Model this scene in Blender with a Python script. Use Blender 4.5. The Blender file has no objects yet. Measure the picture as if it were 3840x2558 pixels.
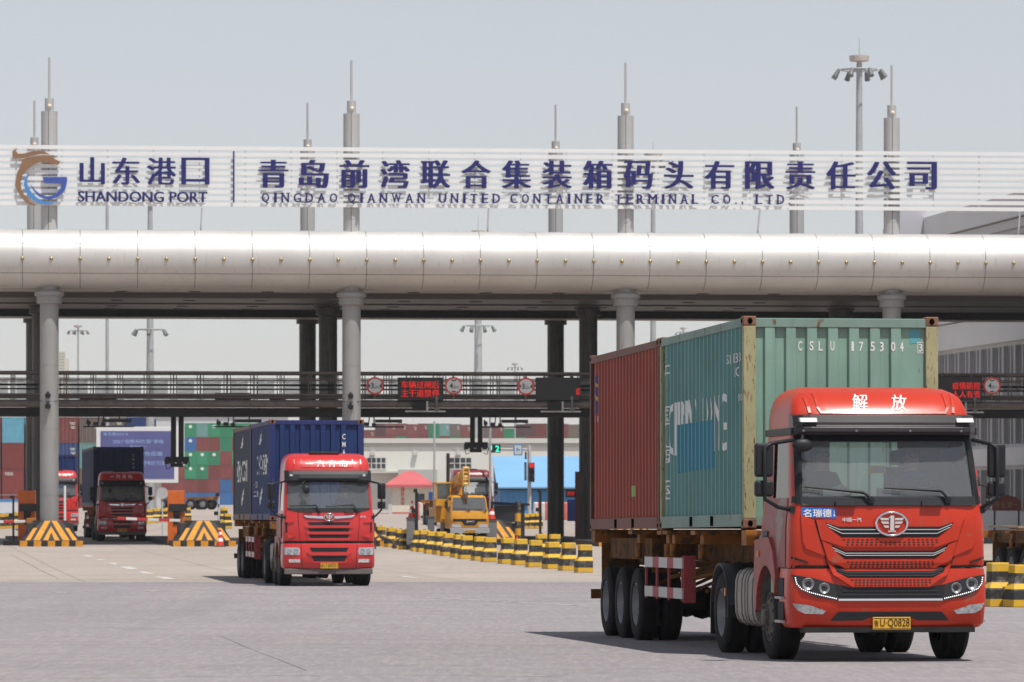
import bpy, bmesh, math, random
from mathutils import Vector, Matrix
from mathutils.geometry import tessellate_polygon
R = math.radians
SC = bpy.context.scene
COL = SC.collection
random.seed(7)
# ------------------------------------------------------------------ camera
F = 17380.0      # focal length in photograph pixels (3840 wide)
CZ = 1.88        # eye height above the road at the red truck
HZ = 1880.0      # horizon row in the photograph
cam = bpy.data.cameras.new("camera")
cam.sensor_width = 36.0
cam.lens = 36.0 * F / 3840
cam.shift_y = (HZ - 1279.0) / 3840
cam.clip_start = 1.0
cam.clip_end = 9000.0
cam.dof.use_dof = True
cam.dof.focus_distance = 56.0
cam.dof.aperture_fstop = 9.0
camo = bpy.data.objects.new("camera", cam)
camo.location = (0, 0, CZ)
camo.rotation_euler = (R(90), 0, 0)
COL.objects.link(camo)
SC.camera = camo
# ------------------------------------------------------------------ sky, sun, exposure
W = bpy.data.worlds.new("World")
SC.world = W
W.use_nodes = True
wn, wl = W.node_tree.nodes, W.node_tree.links
bg = wn["Background"]
sky = wn.new("ShaderNodeTexSky")
sky.sky_type = 'NISHITA'
sky.sun_disc = False
sky.sun_elevation = R(67)
sky.sun_rotation = R(144.5)
sky.air_density = 1.0
sky.dust_density = 0.3
sky.ozone_density = 1.0
hs = wn.new("ShaderNodeHueSaturation")
hs.inputs["Saturation"].default_value = 0.35
wl.new(sky.outputs[0], hs.inputs["Color"])
tint = wn.new("ShaderNodeMix"); tint.data_type = 'RGBA'; tint.blend_type = 'MULTIPLY'; tint.inputs[0].default_value = 1.0
tint.inputs[7].default_value = (1.0, .985, 1.02, 1)
wl.new(hs.outputs[0], tint.inputs[6]); wl.new(tint.outputs[2], bg.inputs[0])
bg.inputs[1].default_value = 0.110
sl = bpy.data.lights.new("sun", 'SUN')
sl.energy = 4.8
sl.angle = R(0.6)
sl.color = (1.0, 0.965, 0.91)
so = bpy.data.objects.new("sun", sl)
so.rotation_euler = Vector((0.226, -0.317, 0.92)).to_track_quat('Z', 'Y').to_euler()
COL.objects.link(so)
SC.view_settings.view_transform = 'Standard'
SC.view_settings.look = 'None'
SC.view_settings.gamma = 1.0
SC.view_settings.exposure = -0.06

# ------------------------------------------------------------------ helpers
def WP(px, py, Y):
    return Vector(((px - 1920) / F * Y, Y, CZ + (HZ - py) / F * Y))
def WX(px, Y):
    return (px - 1920) / F * Y
GT = [(-400, .1), (30, .06), (45, .04), (55, 0), (70, -.09), (92, -.2), (120, -.25), (143, -.24), (192, -.1), (203, -.07),
      (220, -.03), (245, .16), (262, .33), (300, .8), (340, 1.05), (400, 1.12), (6000, 1.12)]
def ZG(y):
    for (a, za), (b, zb) in zip(GT, GT[1:]):
        if y <= b:
            t = (y - a) / (b - a)
            return za + (zb - za) * t
    return GT[-1][1]
def YG(py):            # distance along the ground seen at picture row py
    lo, hi = 40.0, 290.0
    for _ in range(50):
        m = (lo + hi) / 2
        if HZ + F * (CZ - ZG(m)) / m > py: lo = m
        else: hi = m
    return lo

_TX = {}
def text_mesh(s, bold=0.0, res=3):
    k = (s, bold, res)
    if k not in _TX:
        c = bpy.data.curves.new("txt", "FONT")
        c.body = s; c.offset = bold; c.resolution_u = res
        o = bpy.data.objects.new("txt", c)
        COL.objects.link(o)
        bpy.context.view_layer.update()
        m = bpy.data.meshes.new_from_object(o.evaluated_get(bpy.context.evaluated_depsgraph_get()))
        vs = [(v.co.x, v.co.y) for v in m.vertices]
        fs = [tuple(p.vertices) for p in m.polygons]
        bpy.data.objects.remove(o); bpy.data.curves.remove(c); bpy.data.meshes.remove(m)
        x0 = min(v[0] for v in vs); x1 = max(v[0] for v in vs)
        y0 = min(v[1] for v in vs); y1 = max(v[1] for v in vs)
        _TX[k] = (vs, fs, x0, x1, y0, y1)
    return _TX[k]

class MB:
    def __init__(s):
        s.v = []; s.f = []; s.m = []; s.s = []
    def add(s, vs, fs, mi=0, sm=False, M=None):
        b = len(s.v)
        if M is not None: vs = [M @ Vector(v) for v in vs]
        s.v += [tuple(v) for v in vs]
        for f in fs:
            s.f.append(tuple(b + i for i in f)); s.m.append(mi); s.s.append(sm)
        return s
    def box(s, x0, x1, y0, y1, z0, z1, mi=0, M=None):
        vs = [(x0, y0, z0), (x1, y0, z0), (x1, y1, z0), (x0, y1, z0), (x0, y0, z1), (x1, y0, z1), (x1, y1, z1), (x0, y1, z1)]
        return s.add(vs, [(0, 3, 2, 1), (4, 5, 6, 7), (0, 1, 5, 4), (1, 2, 6, 5), (2, 3, 7, 6), (3, 0, 4, 7)], mi, False, M)
    def hexa(s, b, t, mi=0):   # 4 bottom, 4 top points
        return s.add(list(b) + list(t), [(0, 3, 2, 1), (4, 5, 6, 7), (0, 1, 5, 4), (1, 2, 6, 5), (2, 3, 7, 6), (3, 0, 4, 7)], mi)
    def cyl(s, p0, p1, r0, r1=None, n=12, mi=0, caps=True, sm=True):
        p0 = Vector(p0); p1 = Vector(p1); r1 = r0 if r1 is None else r1
        d = (p1 - p0).normalized()
        u = d.orthogonal().normalized(); w = d.cross(u)
        vs = []
        for p, r in ((p0, r0), (p1, r1)):
            for i in range(n):
                a = 2 * math.pi * i / n
                vs.append(p + (u * math.cos(a) + w * math.sin(a)) * r)
        s.add(vs, [(i, (i + 1) % n, n + (i + 1) % n, n + i) for i in range(n)], mi, sm)
        if caps:
            s.add(vs[:n], [tuple(range(n - 1, -1, -1))], mi)
            s.add(vs[n:], [tuple(range(n))], mi)
        return s
    def tube(s, pts, r, n=8, mi=0):
        pts = [Vector(p) for p in pts]
        rings = []; u = None
        for i, p in enumerate(pts):
            d = (pts[min(i + 1, len(pts) - 1)] - pts[max(i - 1, 0)]).normalized()
            u = d.orthogonal().normalized() if u is None else (u - d * u.dot(d)).normalized()
            w = d.cross(u)
            rr = r[i] if isinstance(r, (list, tuple)) else r
            rings.append([p + (u * math.cos(2 * math.pi * k / n) + w * math.sin(2 * math.pi * k / n)) * rr for k in range(n)])
        vs = [v for g in rings for v in g]; fs = []
        for i in range(len(pts) - 1):
            for k in range(n):
                fs.append((i * n + k, i * n + (k + 1) % n, (i + 1) * n + (k + 1) % n, (i + 1) * n + k))
        s.add(vs, fs, mi, True)
        s.add(rings[0], [tuple(range(n - 1, -1, -1))], mi); s.add(rings[-1], [tuple(range(n))], mi)
        return s
    def lathe(s, prof, o, d, n=28, mi=0, sm=True):
        o = Vector(o); d = Vector(d).normalized(); u = d.orthogonal().normalized(); w = d.cross(u)
        runs = [[prof[0], prof[1]]]          # break the smoothing at sharp corners of the profile
        for p in prof[2:]:
            q0, q1 = Vector(runs[-1][-2]), Vector(runs[-1][-1]); e0 = q1 - q0; e1 = Vector(p) - q1
            if e0.length > 1e-7 and e1.length > 1e-7 and e0.angle(e1) > .6: runs.append([tuple(q1), p])
            else: runs[-1].append(p)
        for run in runs:
            vs = []; fs = []
            for r, h in run:
                for i in range(n):
                    a = 2 * math.pi * i / n
                    vs.append(o + d * h + (u * math.cos(a) + w * math.sin(a)) * r)
            for j in range(len(run) - 1):
                for i in range(n):
                    fs.append((j * n + i, j * n + (i + 1) % n, (j + 1) * n + (i + 1) % n, (j + 1) * n + i))
            s.add(vs, fs, mi, sm)
        return s
    def ball(s, c, r, mi=0, n=12, sc=(1, 1, 1)):
        c = Vector(c); vs = []; fs = []; m = n // 2
        for j in range(m + 1):
            t = math.pi * j / m
            for i in range(n):
                a = 2 * math.pi * i / n
                vs.append(c + Vector((r * sc[0] * math.sin(t) * math.cos(a), r * sc[1] * math.sin(t) * math.sin(a), r * sc[2] * math.cos(t))))
        for j in range(m):
            for i in range(n):
                fs.append((j * n + i, (j + 1) * n + i, (j + 1) * n + (i + 1) % n, j * n + (i + 1) % n))
        return s.add(vs, fs, mi, True)
    def prism(s, poly, h0, h1, O=(0, 0, 0), U=(1, 0, 0), V=(0, 0, 1), mi=0, ms=None):
        """poly in (U,V), extruded along N=UxV from h0 to h1"""
        O = Vector(O); U = Vector(U); V = Vector(V); N = U.cross(V)
        n = len(poly)
        a = [O + U * p[0] + V * p[1] + N * h0 for p in poly]
        b = [O + U * p[0] + V * p[1] + N * h1 for p in poly]
        tri = tessellate_polygon([[Vector((p[0], p[1], 0)) for p in poly]])
        ar = sum(poly[i][0] * poly[(i + 1) % n][1] - poly[(i + 1) % n][0] * poly[i][1] for i in range(n))
        s.add(b, [tuple(t) for t in tri], mi); s.add(a, [tuple(t) for t in tri], mi)
        sd = [(i, (i + 1) % n, n + (i + 1) % n, n + i) for i in range(n)]
        s.add(a + b, sd, mi if ms is None else ms)
        return s
    def text(s, t, O, U=(1, 0, 0), V=(0, 0, 1), h=None, w=None, mi=0, d=0.004, bold=0.0, ctr=True, fat=0, fatd=.03, shear=0.0, res=3):
        """flat text on plane O,U,V, offset d along UxV; h = height, w = width of the whole string"""
        vs, fs, x0, x1, y0, y1 = text_mesh(t, bold, res)
        O = Vector(O); U = Vector(U).normalized(); V = Vector(V).normalized(); N = U.cross(V)
        sy = (h / (y1 - y0)) if h else (w / (x1 - x0))
        sx = (w / (x1 - x0)) if w else sy
        cx, cy = ((x0 + x1) / 2, (y0 + y1) / 2) if ctr else (x0, y0)
        for k in range(-fat, fat + 1):
            off = k * fatd / max(fat, 1)
            s.add([O + U * ((x - cx + off + shear * (y - cy)) * sx) + V * ((y - cy) * sy) + N * (d + .0015 * (k + fat)) for x, y in vs], fs, mi)
        return s
    def obj(s, name, mats, parent=None, bevel=0, M=None, seg=2, ang=40, smooth=None):
        me = bpy.data.meshes.new(name)
        me.from_pydata(s.v, [], s.f)
        if not isinstance(mats, (list, tuple)): mats = [mats]
        for m in mats: me.materials.append(m)
        me.polygons.foreach_set("material_index", s.m)
        me.polygons.foreach_set("use_smooth", s.s)
        bm = bmesh.new(); bm.from_mesh(me)
        if bevel: bmesh.ops.remove_doubles(bm, verts=bm.verts, dist=1e-5)
        bmesh.ops.recalc_face_normals(bm, faces=bm.faces)
        bm.to_mesh(me); bm.free()
        me.update()
        o = bpy.data.objects.new(name, me)
        COL.objects.link(o)
        if M is not None: o.matrix_local = M
        if parent is not None: o.parent = parent
        if bevel:
            b = o.modifiers.new("bevel", 'BEVEL'); b.width = bevel; b.segments = seg; b.limit_method = 'ANGLE'; b.angle_limit = R(ang)
            b.harden_normals = False
        return o

def tag(o, label=None, cat=None, group=None, kind=None):
    if label: o["label"] = label
    if cat: o["category"] = cat
    if group: o["group"] = group
    if kind: o["kind"] = kind
    return o
def empty(name, loc=(0, 0, 0), rz=0.0, rx=0.0, label=None, cat=None, group=None):
    o = bpy.data.objects.new(name, None)
    o.empty_display_size = .3
    o.location = loc; o.rotation_euler = (rx, 0, rz)
    COL.objects.link(o)
    return tag(o, label, cat, group)
def kids(o):
    return [c for c in bpy.data.objects if c.parent == o]
def copy_tree(o, parent=None):
    c = o.copy(); COL.objects.link(c); c.parent = parent
    for ch in kids(o): copy_tree(ch, c)
    return c
def base_M(o):
    return Matrix.Translation(o.location) @ o.rotation_euler.to_matrix().to_4x4()
ORD = ["first", "second", "third", "fourth", "fifth", "sixth", "seventh", "eighth", "ninth", "tenth", "eleventh", "twelfth", "thirteenth",
       "fourteenth", "fifteenth", "sixteenth", "seventeenth", "eighteenth", "nineteenth", "twentieth", "twenty-first", "twenty-second"]

# ------------------------------------------------------------------ materials
def mat(name, col, rough=.6, metal=0.0, coat=0.0, emit=None, es=1.0, var=0.0, vs=3.0, spots=None, spot_t=.62, spot_s=(3, 3, 3), bump=0.0, bs=60.0,
        streak=None, streak_t=.6, spec=.5, rnd=0.0):
    m = bpy.data.materials.new(name)
    m.use_nodes = True
    nt = m.node_tree; b = nt.nodes["Principled BSDF"]
    b.inputs["Base Color"].default_value = (*col, 1)
    b.inputs["Roughness"].default_value = rough
    b.inputs["Metallic"].default_value = metal
    b.inputs["Coat Weight"].default_value = coat
    b.inputs["Coat Roughness"].default_value = .2
    b.inputs["Specular IOR Level"].default_value = spec
    if emit:
        b.inputs["Emission Color"].default_value = (*emit, 1); b.inputs["Emission Strength"].default_value = es
    tc = nt.nodes.new("ShaderNodeTexCoord")
    cur = None
    def noise(scale, vec=(1, 1, 1), det=4.0, ro=.55):
        mp = nt.nodes.new("ShaderNodeMapping"); mp.inputs["Scale"].default_value = vec
        nt.links.new(tc.outputs["Object"], mp.inputs[0])
        n = nt.nodes.new("ShaderNodeTexNoise"); n.inputs["Scale"].default_value = scale; n.inputs["Detail"].default_value = det
        n.inputs["Roughness"].default_value = ro
        nt.links.new(mp.outputs[0], n.inputs["Vector"]); return n.outputs["Fac"]
    def ramp(fac, a, c):
        r = nt.nodes.new("ShaderNodeMapRange"); r.inputs[1].default_value = a; r.inputs[2].default_value = c
        nt.links.new(fac, r.inputs[0]); return r.outputs[0]
    def mix(fac, A, B):
        x = nt.nodes.new("ShaderNodeMix"); x.data_type = 'RGBA'
        nt.links.new(fac, x.inputs[0])
        for sock, val in ((x.inputs[6], A), (x.inputs[7], B)):
            if isinstance(val, tuple): sock.default_value = (*val, 1)
            else: nt.links.new(val, sock)
        return x.outputs[2]
    if var:
        lo = tuple(c * (1 - var) for c in col); hi = tuple(min(1, c * (1 + var)) for c in col)
        cur = mix(ramp(noise(vs), .3, .7), lo, hi)
    if streak:
        f = ramp(noise(1.0, (9, 9, .55), 5), streak_t, streak_t + .14)
        cur = mix(f, cur if cur is not None else col, streak)
    if spots:
        f = ramp(noise(1.0, spot_s, 6, .65), spot_t, spot_t + .06)
        cur = mix(f, cur if cur is not None else col, spots)
    if rnd:
        if cur is None: cur = mix(ramp(noise(vs), 0, 1), col, col)
        oi = nt.nodes.new("ShaderNodeObjectInfo"); mr = nt.nodes.new("ShaderNodeMapRange"); mr.inputs[3].default_value = 1 - rnd; mr.inputs[4].default_value = 1 + rnd
        nt.links.new(oi.outputs["Random"], mr.inputs[0]); hv = nt.nodes.new("ShaderNodeHueSaturation"); nt.links.new(mr.outputs[0], hv.inputs["Value"]); nt.links.new(cur, hv.inputs["Color"]); cur = hv.outputs[0]
    if cur is not None: nt.links.new(cur, b.inputs["Base Color"])
    if bump:
        bp = nt.nodes.new("ShaderNodeBump"); bp.inputs["Strength"].default_value = bump; bp.inputs["Distance"].default_value = .02
        nt.links.new(noise(bs), bp.inputs["Height"]); nt.links.new(bp.outputs[0], b.inputs["Normal"])
    return m
def glass(name, tint, refl=.05, dirt=.05, dcol=(.5, .5, .48)):
    m = bpy.data.materials.new(name); m.use_nodes = True
    nt = m.node_tree; nt.nodes.clear()
    out = nt.nodes.new("ShaderNodeOutputMaterial")
    tr = nt.nodes.new("ShaderNodeBsdfTransparent"); tr.inputs[0].default_value = (*tint, 1)
    gl = nt.nodes.new("ShaderNodeBsdfGlossy"); gl.inputs["Roughness"].default_value = .03
    df = nt.nodes.new("ShaderNodeBsdfDiffuse"); df.inputs[0].default_value = (*dcol, 1)
    fr = nt.nodes.new("ShaderNodeFresnel"); fr.inputs[0].default_value = 1.5
    ad = nt.nodes.new("ShaderNodeMath"); ad.operation = 'ADD'; ad.inputs[1].default_value = refl
    nt.links.new(fr.outputs[0], ad.inputs[0])
    m1 = nt.nodes.new("ShaderNodeMixShader"); m1.inputs[0].default_value = dirt
    nt.links.new(tr.outputs[0], m1.inputs[1]); nt.links.new(df.outputs[0], m1.inputs[2])
    m2 = nt.nodes.new("ShaderNodeMixShader")
    nt.links.new(ad.outputs[0], m2.inputs[0]); nt.links.new(m1.outputs[0], m2.inputs[1]); nt.links.new(gl.outputs[0], m2.inputs[2])
    nt.links.new(m2.outputs[0], out.inputs[0])
    return m
def bands_mat(name, bands, cols, rough=.7, axis=2, dirt=(.3, .26, .2)):
    """horizontal painted bands by height on the object; bands = list of upper limits"""
    m = bpy.data.materials.new(name); m.use_nodes = True
    nt = m.node_tree; b = nt.nodes["Principled BSDF"]; b.inputs["Roughness"].default_value = rough
    tc = nt.nodes.new("ShaderNodeTexCoord"); sp = nt.nodes.new("ShaderNodeSeparateXYZ")
    nt.links.new(tc.outputs["Object"], sp.inputs[0])
    mr = nt.nodes.new("ShaderNodeMath"); mr.operation = 'DIVIDE'; mr.inputs[1].default_value = bands[-1]
    nt.links.new(sp.outputs[axis], mr.inputs[0])
    cr = nt.nodes.new("ShaderNodeValToRGB"); cr.color_ramp.interpolation = 'CONSTANT'
    e = cr.color_ramp.elements
    pos = [0.0] + [x / bands[-1] for x in bands[:-1]]
    while len(e) < len(cols): e.new(.5)
    for i, p in enumerate(pos):
        e[i].position = p
    for i in range(len(cols)): e[i].color = (*cols[i], 1)
    nt.links.new(mr.outputs[0], cr.inputs[0])
    n = nt.nodes.new("ShaderNodeTexNoise"); n.inputs["Scale"].default_value = 9; n.inputs["Detail"].default_value = 6
    
    oi = nt.nodes.new("ShaderNodeObjectInfo"); va = nt.nodes.new("ShaderNodeVectorMath"); va.operation = 'MULTIPLY_ADD'; va.inputs[1].default_value = (.37, .53, .29)
    nt.links.new(oi.outputs["Location"], va.inputs[0]); nt.links.new(tc.outputs["Object"], va.inputs[2]); nt.links.new(va.outputs[0], n.inputs["Vector"])
    n.inputs["Scale"].default_value = 5; n.inputs["Roughness"].default_value = .7
    r = nt.nodes.new("ShaderNodeMapRange"); r.inputs[1].default_value = .50; r.inputs[2].default_value = .72; r.inputs[4].default_value = .7
    nt.links.new(n.outputs["Fac"], r.inputs[0])
    x = nt.nodes.new("ShaderNodeMix"); x.data_type = 'RGBA'
    nt.links.new(r.outputs[0], x.inputs[0]); nt.links.new(cr.outputs[0], x.inputs[6]); x.inputs[7].default_value = (*dirt, 1)
    nt.links.new(x.outputs[2], b.inputs["Base Color"])
    return m
M_ = {}
def mm(k, *a, **kw):
    if k not in M_: M_[k] = mat(k, *a, **kw)
    return M_[k]
BLACK = mm("black plastic", (.014, .015, .018), .5, var=.2, spec=.35)
DARK = mm("dark steel", (.018, .017, .017), .7, var=.3, spec=.3)
RUBBER = mm("tyre rubber", (.015, .015, .016), .85, var=.4, vs=6, spec=.25)
CHROME = mm("chrome", (.75, .76, .78), .12, metal=1.0)
WHITE = mm("white paint", (.78, .78, .76), .5)
WORN = mm("worn white lettering", (.72, .73, .7), .7)
STEELR = mm("wheel steel", (.30, .30, .31), .5, metal=.4, var=.25, spots=(.12, .1, .08), spot_s=(14, 14, 14))
DIRTR = mm("dusty wheel", (.13, .115, .1), .8, var=.3, vs=8)
REDT = mm("truck red paint", (.50, .030, .007), .40, spec=.35, coat=.22, spots=(.33, .085, .045), spot_t=.60, spot_s=(2.2, 2.2, 3.5), var=.09, vs=1.5, streak=(.40, .06, .03), streak_t=.62)
REDB = mm("truck bright red paint", (.56, .018, .016), .35, coat=.6, var=.06, vs=1.5)
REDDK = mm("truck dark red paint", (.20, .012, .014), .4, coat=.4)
REDUST = mm("dusty red side", (.27, .055, .045), .55, coat=.1, var=.2, vs=2, spots=(.26, .19, .17), spot_t=.55, spot_s=(2, 2, 2.5))
YEL = mm("crane yellow paint", (.60, .27, .012), .4, coat=.3, var=.12, spots=(.3, .16, .03), spot_t=.62)
ORG = mm("trailer orange paint", (.30, .11, .012), .7, var=.3, spots=(.12, .06, .025), spot_t=.52, spot_s=(5, 5, 5))
ORGB = mm("orange cabinet paint", (.62, .13, .012), .55, var=.12)
GREYP = mm("grey plastic", (.16, .16, .165), .6)
LGREY = mm("light grey paint", (.52, .52, .52), .55, var=.08)
SKIN = mm("skin", (.50, .30, .22), .6)
HAIR = mm("black hair", (.012, .01, .01), .6)
NAVYC = mm("navy jacket", (.02, .025, .04), .9)
BLUEC = mm("blue work jacket", (.04, .09, .30), .9)
INT = mm("cab interior grey", (.16, .16, .16), .8)
INTL = mm("dashboard grey", (.42, .42, .41), .75)
GLASS = glass("cab glass", (.90, .93, .93), .03, .13, (.58, .60, .59))
GLASSD = glass("dark glass", (.25, .3, .3), .05, .06)
LENS = glass("lamp lens", (.85, .87, .88), .06, .06)
LED = mat("white led", (.9, .9, .9), .4, emit=(1, 1, 1), es=1.4)
PLATEY = mm("yellow plate", (.68, .36, .012), .5, var=.08, vs=12)
BLUES = mm("blue sticker", (.015, .13, .50), .5)
WINGL = mm("window dark glass", (.05, .06, .07), .12, spec=.8)

def split_obj(lst, name, mats, parent, bevel=0, **k):
    return [m.obj(name, mats, parent, bevel, **k) for m in lst]

VOID = mm("void black", (.003, .003, .003), 1.0, spec=0.0)
ORGD = mm("trailer brown with grime and shade", (.13, .055, .012), .8, var=.35, spots=(.05, .03, .016), spot_t=.52, spot_s=(5, 5, 5), spec=.2)  # grimy copy of the trailer orange with underbody shade put into the colour
# ------------------------------------------------------------------ ground
def wobj(mb, name, mats, parent=None, bevel=0, **k):
    return mb.obj(name, mats, parent, bevel, M=base_M(parent).inverted() if parent else None, **k)
def ground_strip(name, y0, y1, m, x=1400, dz=0.0, xs=None):
    ys = sorted({y0, y1} | {a for a, _ in GT if y0 < a < y1} | {y0 + (y1 - y0) * i / 24 for i in range(25) if y1 - y0 < 400})
    mb = MB(); xl = xs or [-x, x]
    vs = [(xx, y, ZG(y) + dz) for y in ys for xx in xl]
    n = len(xl)
    mb.add(vs, [(j * n + i, j * n + i + 1, (j + 1) * n + i + 1, (j + 1) * n + i) for j in range(len(ys) - 1) for i in range(n - 1)])
    return tag(mb.obj(name, m), kind="structure")
def ground_mat(name, base, patch, speck, warm, joints=False):
    m = bpy.data.materials.new(name); m.use_nodes = True
    nt = m.node_tree; L = nt.links; b = nt.nodes["Principled BSDF"]; b.inputs["Roughness"].default_value = .9
    b.inputs["Specular IOR Level"].default_value = .25
    tc = nt.nodes.new("ShaderNodeTexCoord")
    def noise(sc, vec, det=5, ro=.6):
        mp = nt.nodes.new("ShaderNodeMapping"); mp.inputs["Scale"].default_value = vec; L.new(tc.outputs["Object"], mp.inputs[0])
        n = nt.nodes.new("ShaderNodeTexNoise"); n.inputs["Scale"].default_value = sc; n.inputs["Detail"].default_value = det
        n.inputs["Roughness"].default_value = ro; L.new(mp.outputs[0], n.inputs["Vector"]); return n.outputs["Fac"]
    def mrange(f, a, c, d=0.0, e=1.0):
        r = nt.nodes.new("ShaderNodeMapRange"); r.inputs[1].default_value = a; r.inputs[2].default_value = c
        r.inputs[3].default_value = d; r.inputs[4].default_value = e; L.new(f, r.inputs[0]); return r.outputs[0]
    def mix(f, A, B, bt='MIX'):
        x = nt.nodes.new("ShaderNodeMix"); x.data_type = 'RGBA'; x.blend_type = bt
        if isinstance(f, float): x.inputs[0].default_value = f
        else: L.new(f, x.inputs[0])
        for s, v in ((x.inputs[6], A), (x.inputs[7], B)):
            if isinstance(v, tuple): s.default_value = (*v, 1)
            else: L.new(v, s)
        return x.outputs[2]
    c = mix(mrange(noise(.09, (1, .35, 1)), .35, .68), base, patch)
    c = mix(mrange(noise(.5, (1, .25, 1), 6), .5, .75, 0, .5), c, warm)
    c = mix(mrange(noise(1.0, (.10, 1.1, 1), 4), .52, .74, 0, .45), c, tuple(x * .78 for x in base))   # wheel tracks across
    c = mix(mrange(noise(1.0, (.35, .05, 1), 4), .55, .75, 0, .35), c, tuple(x * 1.15 for x in base))
    c = mix(mrange(noise(1.0, (.07, .40, 1), 7, .7), .45, .64, 0, .75), c, tuple(x * .80 for x in base))
    s = noise(1.0, (9, .9, 1), 4, .8)
    c = mix(mrange(s, .50, .66, 0, speck), c, tuple(min(1, x * 1.5) for x in base))
    c = mix(mrange(s, .50, .34, 0, speck), c, tuple(x * .55 for x in base))
    st = noise(.45, (1, .35, 1), 7, .7); c = mix(mrange(st, .60, .68, 0, .45), c, tuple(x * .62 for x in base))           # oil stains
    c = mix(mrange(noise(1.0, (.8, .018, 1), 3), .56, .66, 0, .30), c, tuple(x * .72 for x in base))      # tyre tracks
    if joints:
        mp = nt.nodes.new("ShaderNodeMapping"); mp.inputs["Rotation"].default_value = (0, 0, -R(7.6)); L.new(tc.outputs["Object"], mp.inputs[0])
        bk = nt.nodes.new("ShaderNodeTexBrick"); bk.offset = 0; bk.inputs["Scale"].default_value = 1; bk.inputs["Brick Width"].default_value = 5.0; bk.inputs["Row Height"].default_value = 6.0
        bk.inputs["Mortar Size"].default_value = .045; bk.inputs["Color1"].default_value = (0, 0, 0, 1); bk.inputs["Color2"].default_value = (.12, .12, .12, 1); bk.inputs["Mortar"].default_value = (.75, .75, .75, 1)
        L.new(mp.outputs[0], bk.inputs["Vector"]); c = mix(bk.outputs["Color"], c, tuple(x * .62 for x in base))
    L.new(c, b.inputs["Base Color"])
    bp = nt.nodes.new("ShaderNodeBump"); bp.inputs["Strength"].default_value = .25; bp.inputs["Distance"].default_value = .01
    L.new(s, bp.inputs["Height"]); L.new(bp.outputs[0], b.inputs["Normal"])
    return m
ASPH = ground_mat("worn asphalt", (.292, .266, .272), (.235, .216, .224), .26, (.315, .285, .272))
CONC = ground_mat("concrete paving", (.40, .345, .305), (.34, .295, .262), .13, (.47, .40, .34), True)
EDGE = 122.3
ground_strip("road", -60, EDGE, ASPH, 660)
ground_strip("ground", EDGE, 1900, CONC, 660)
# joint between road and concrete, cracks, worn markings
def decal(name, m, pts_w, dz=.005):
    """ribbons on the ground: list of (polyline in picture px, width m)"""
    mb = MB()
    for pts, w in pts_w:
        P = []
        for px, py in pts:
            y = YG(py); P.append(Vector((WX(px, y), y, 0)))
        L_ = []
        for i in range(len(P) - 1):
            k = max(1, int((P[i + 1] - P[i]).length / 2.5))
            L_ += [P[i].lerp(P[i + 1], j / k) for j in range(k)]
        L_.append(P[-1]); vs = []
        for i, p in enumerate(L_):
            d = (L_[min(i + 1, len(L_) - 1)] - L_[max(i - 1, 0)]).normalized(); n = Vector((-d.y, d.x, 0))
            ww = w * (.6 + .8 * random.random()) / 2
            for s in (-1, 1):
                q = p + n * ww * s; vs.append((q.x, q.y, ZG(q.y) + dz))
        mb.add(vs, [(2 * i, 2 * i + 1, 2 * i + 3, 2 * i + 2) for i in range(len(L_) - 1)])
    return tag(mb.obj(name, m), kind="structure")
CRACK = mat("crack tar", (.165, .15, .15), .9, var=.2)
PAINTW = mat("worn road paint", (.56, .54, .52), .85, var=.2, vs=2, spots=(.30, .27, .26), spot_t=.53, spot_s=(3, 3, 3))
SEALM = mat("pale joint filler", (.36, .335, .31), .9, var=.15)
decal("road_cracks", CRACK, [([(830, 2386), (905, 2420), (985, 2452), (1060, 2480), (1150, 2516)], .010), ([(40, 2080), (110, 2115), (220, 2172)], .018),
      ([(0, 2180), (120, 2177), (700, 2175), (1000, 2179), (1500, 2184), (2300, 2190)], .07), ([(800, 2458), (1300, 2456), (2000, 2450)], .012)])
decal("road_markings", PAINTW, [([(320, 2083), (345, 2088)], .28), ([(370, 2098), (388, 2101)], .28), ([(408, 2111), (438, 2117)], .28), ([(468, 2126), (498, 2134)], .28),
      ([(530, 2144), (560, 2152)], .28), ([(600, 2163), (635, 2172)], .28), ([(1500, 2160), (1560, 2168)], .22), ([(1560, 2240), (2000, 2262), (2180, 2272)], .1),
      ([(200, 2222), (240, 2221)], .35), ([(545, 2216), (600, 2217)], .4), ([(660, 2217), (790, 2214)], .18), ([(960, 2225), (1400, 2230)], .09)])
decal("road_joint", SEALM, [([(-100, 2546), (300, 2544), (800, 2536), (1400, 2530), (2100, 2538)], .05), ([(2100, 2510), (3000, 2502), (3900, 2498)], .03)])

# ------------------------------------------------------------------ entrance canopy
GK = .096
AX = Vector((1, GK, 0)).normalized(); UD = Vector((-.133, 1, 0)).normalized()
def GY(px, Y0): return Y0 / (1 - GK * (px - 1920) / F)
def GP(px, py, Y0): return WP(px, py, GY(px, Y0))
ALU = mat("brushed aluminium cladding", (.60, .58, .555), .55, metal=.5, var=.08, vs=.45, streak=(.50, .46, .43), streak_t=.60)
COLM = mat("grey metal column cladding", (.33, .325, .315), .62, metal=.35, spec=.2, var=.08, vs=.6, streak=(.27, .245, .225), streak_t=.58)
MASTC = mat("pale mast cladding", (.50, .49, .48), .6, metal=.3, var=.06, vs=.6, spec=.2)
COLB = mat("dark column cladding", (.055, .052, .05), .5, metal=.3, var=.2, streak=(.10, .085, .075), streak_t=.5)  # darker cladding colour for the middle and rear columns
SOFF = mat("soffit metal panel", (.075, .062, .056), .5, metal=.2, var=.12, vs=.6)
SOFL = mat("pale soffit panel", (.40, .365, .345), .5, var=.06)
JOINT = mat("dark joint", (.05, .045, .04), .8)
BRASS = mat("brass bolt cap", (.45, .36, .17), .35, metal=.8)
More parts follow.
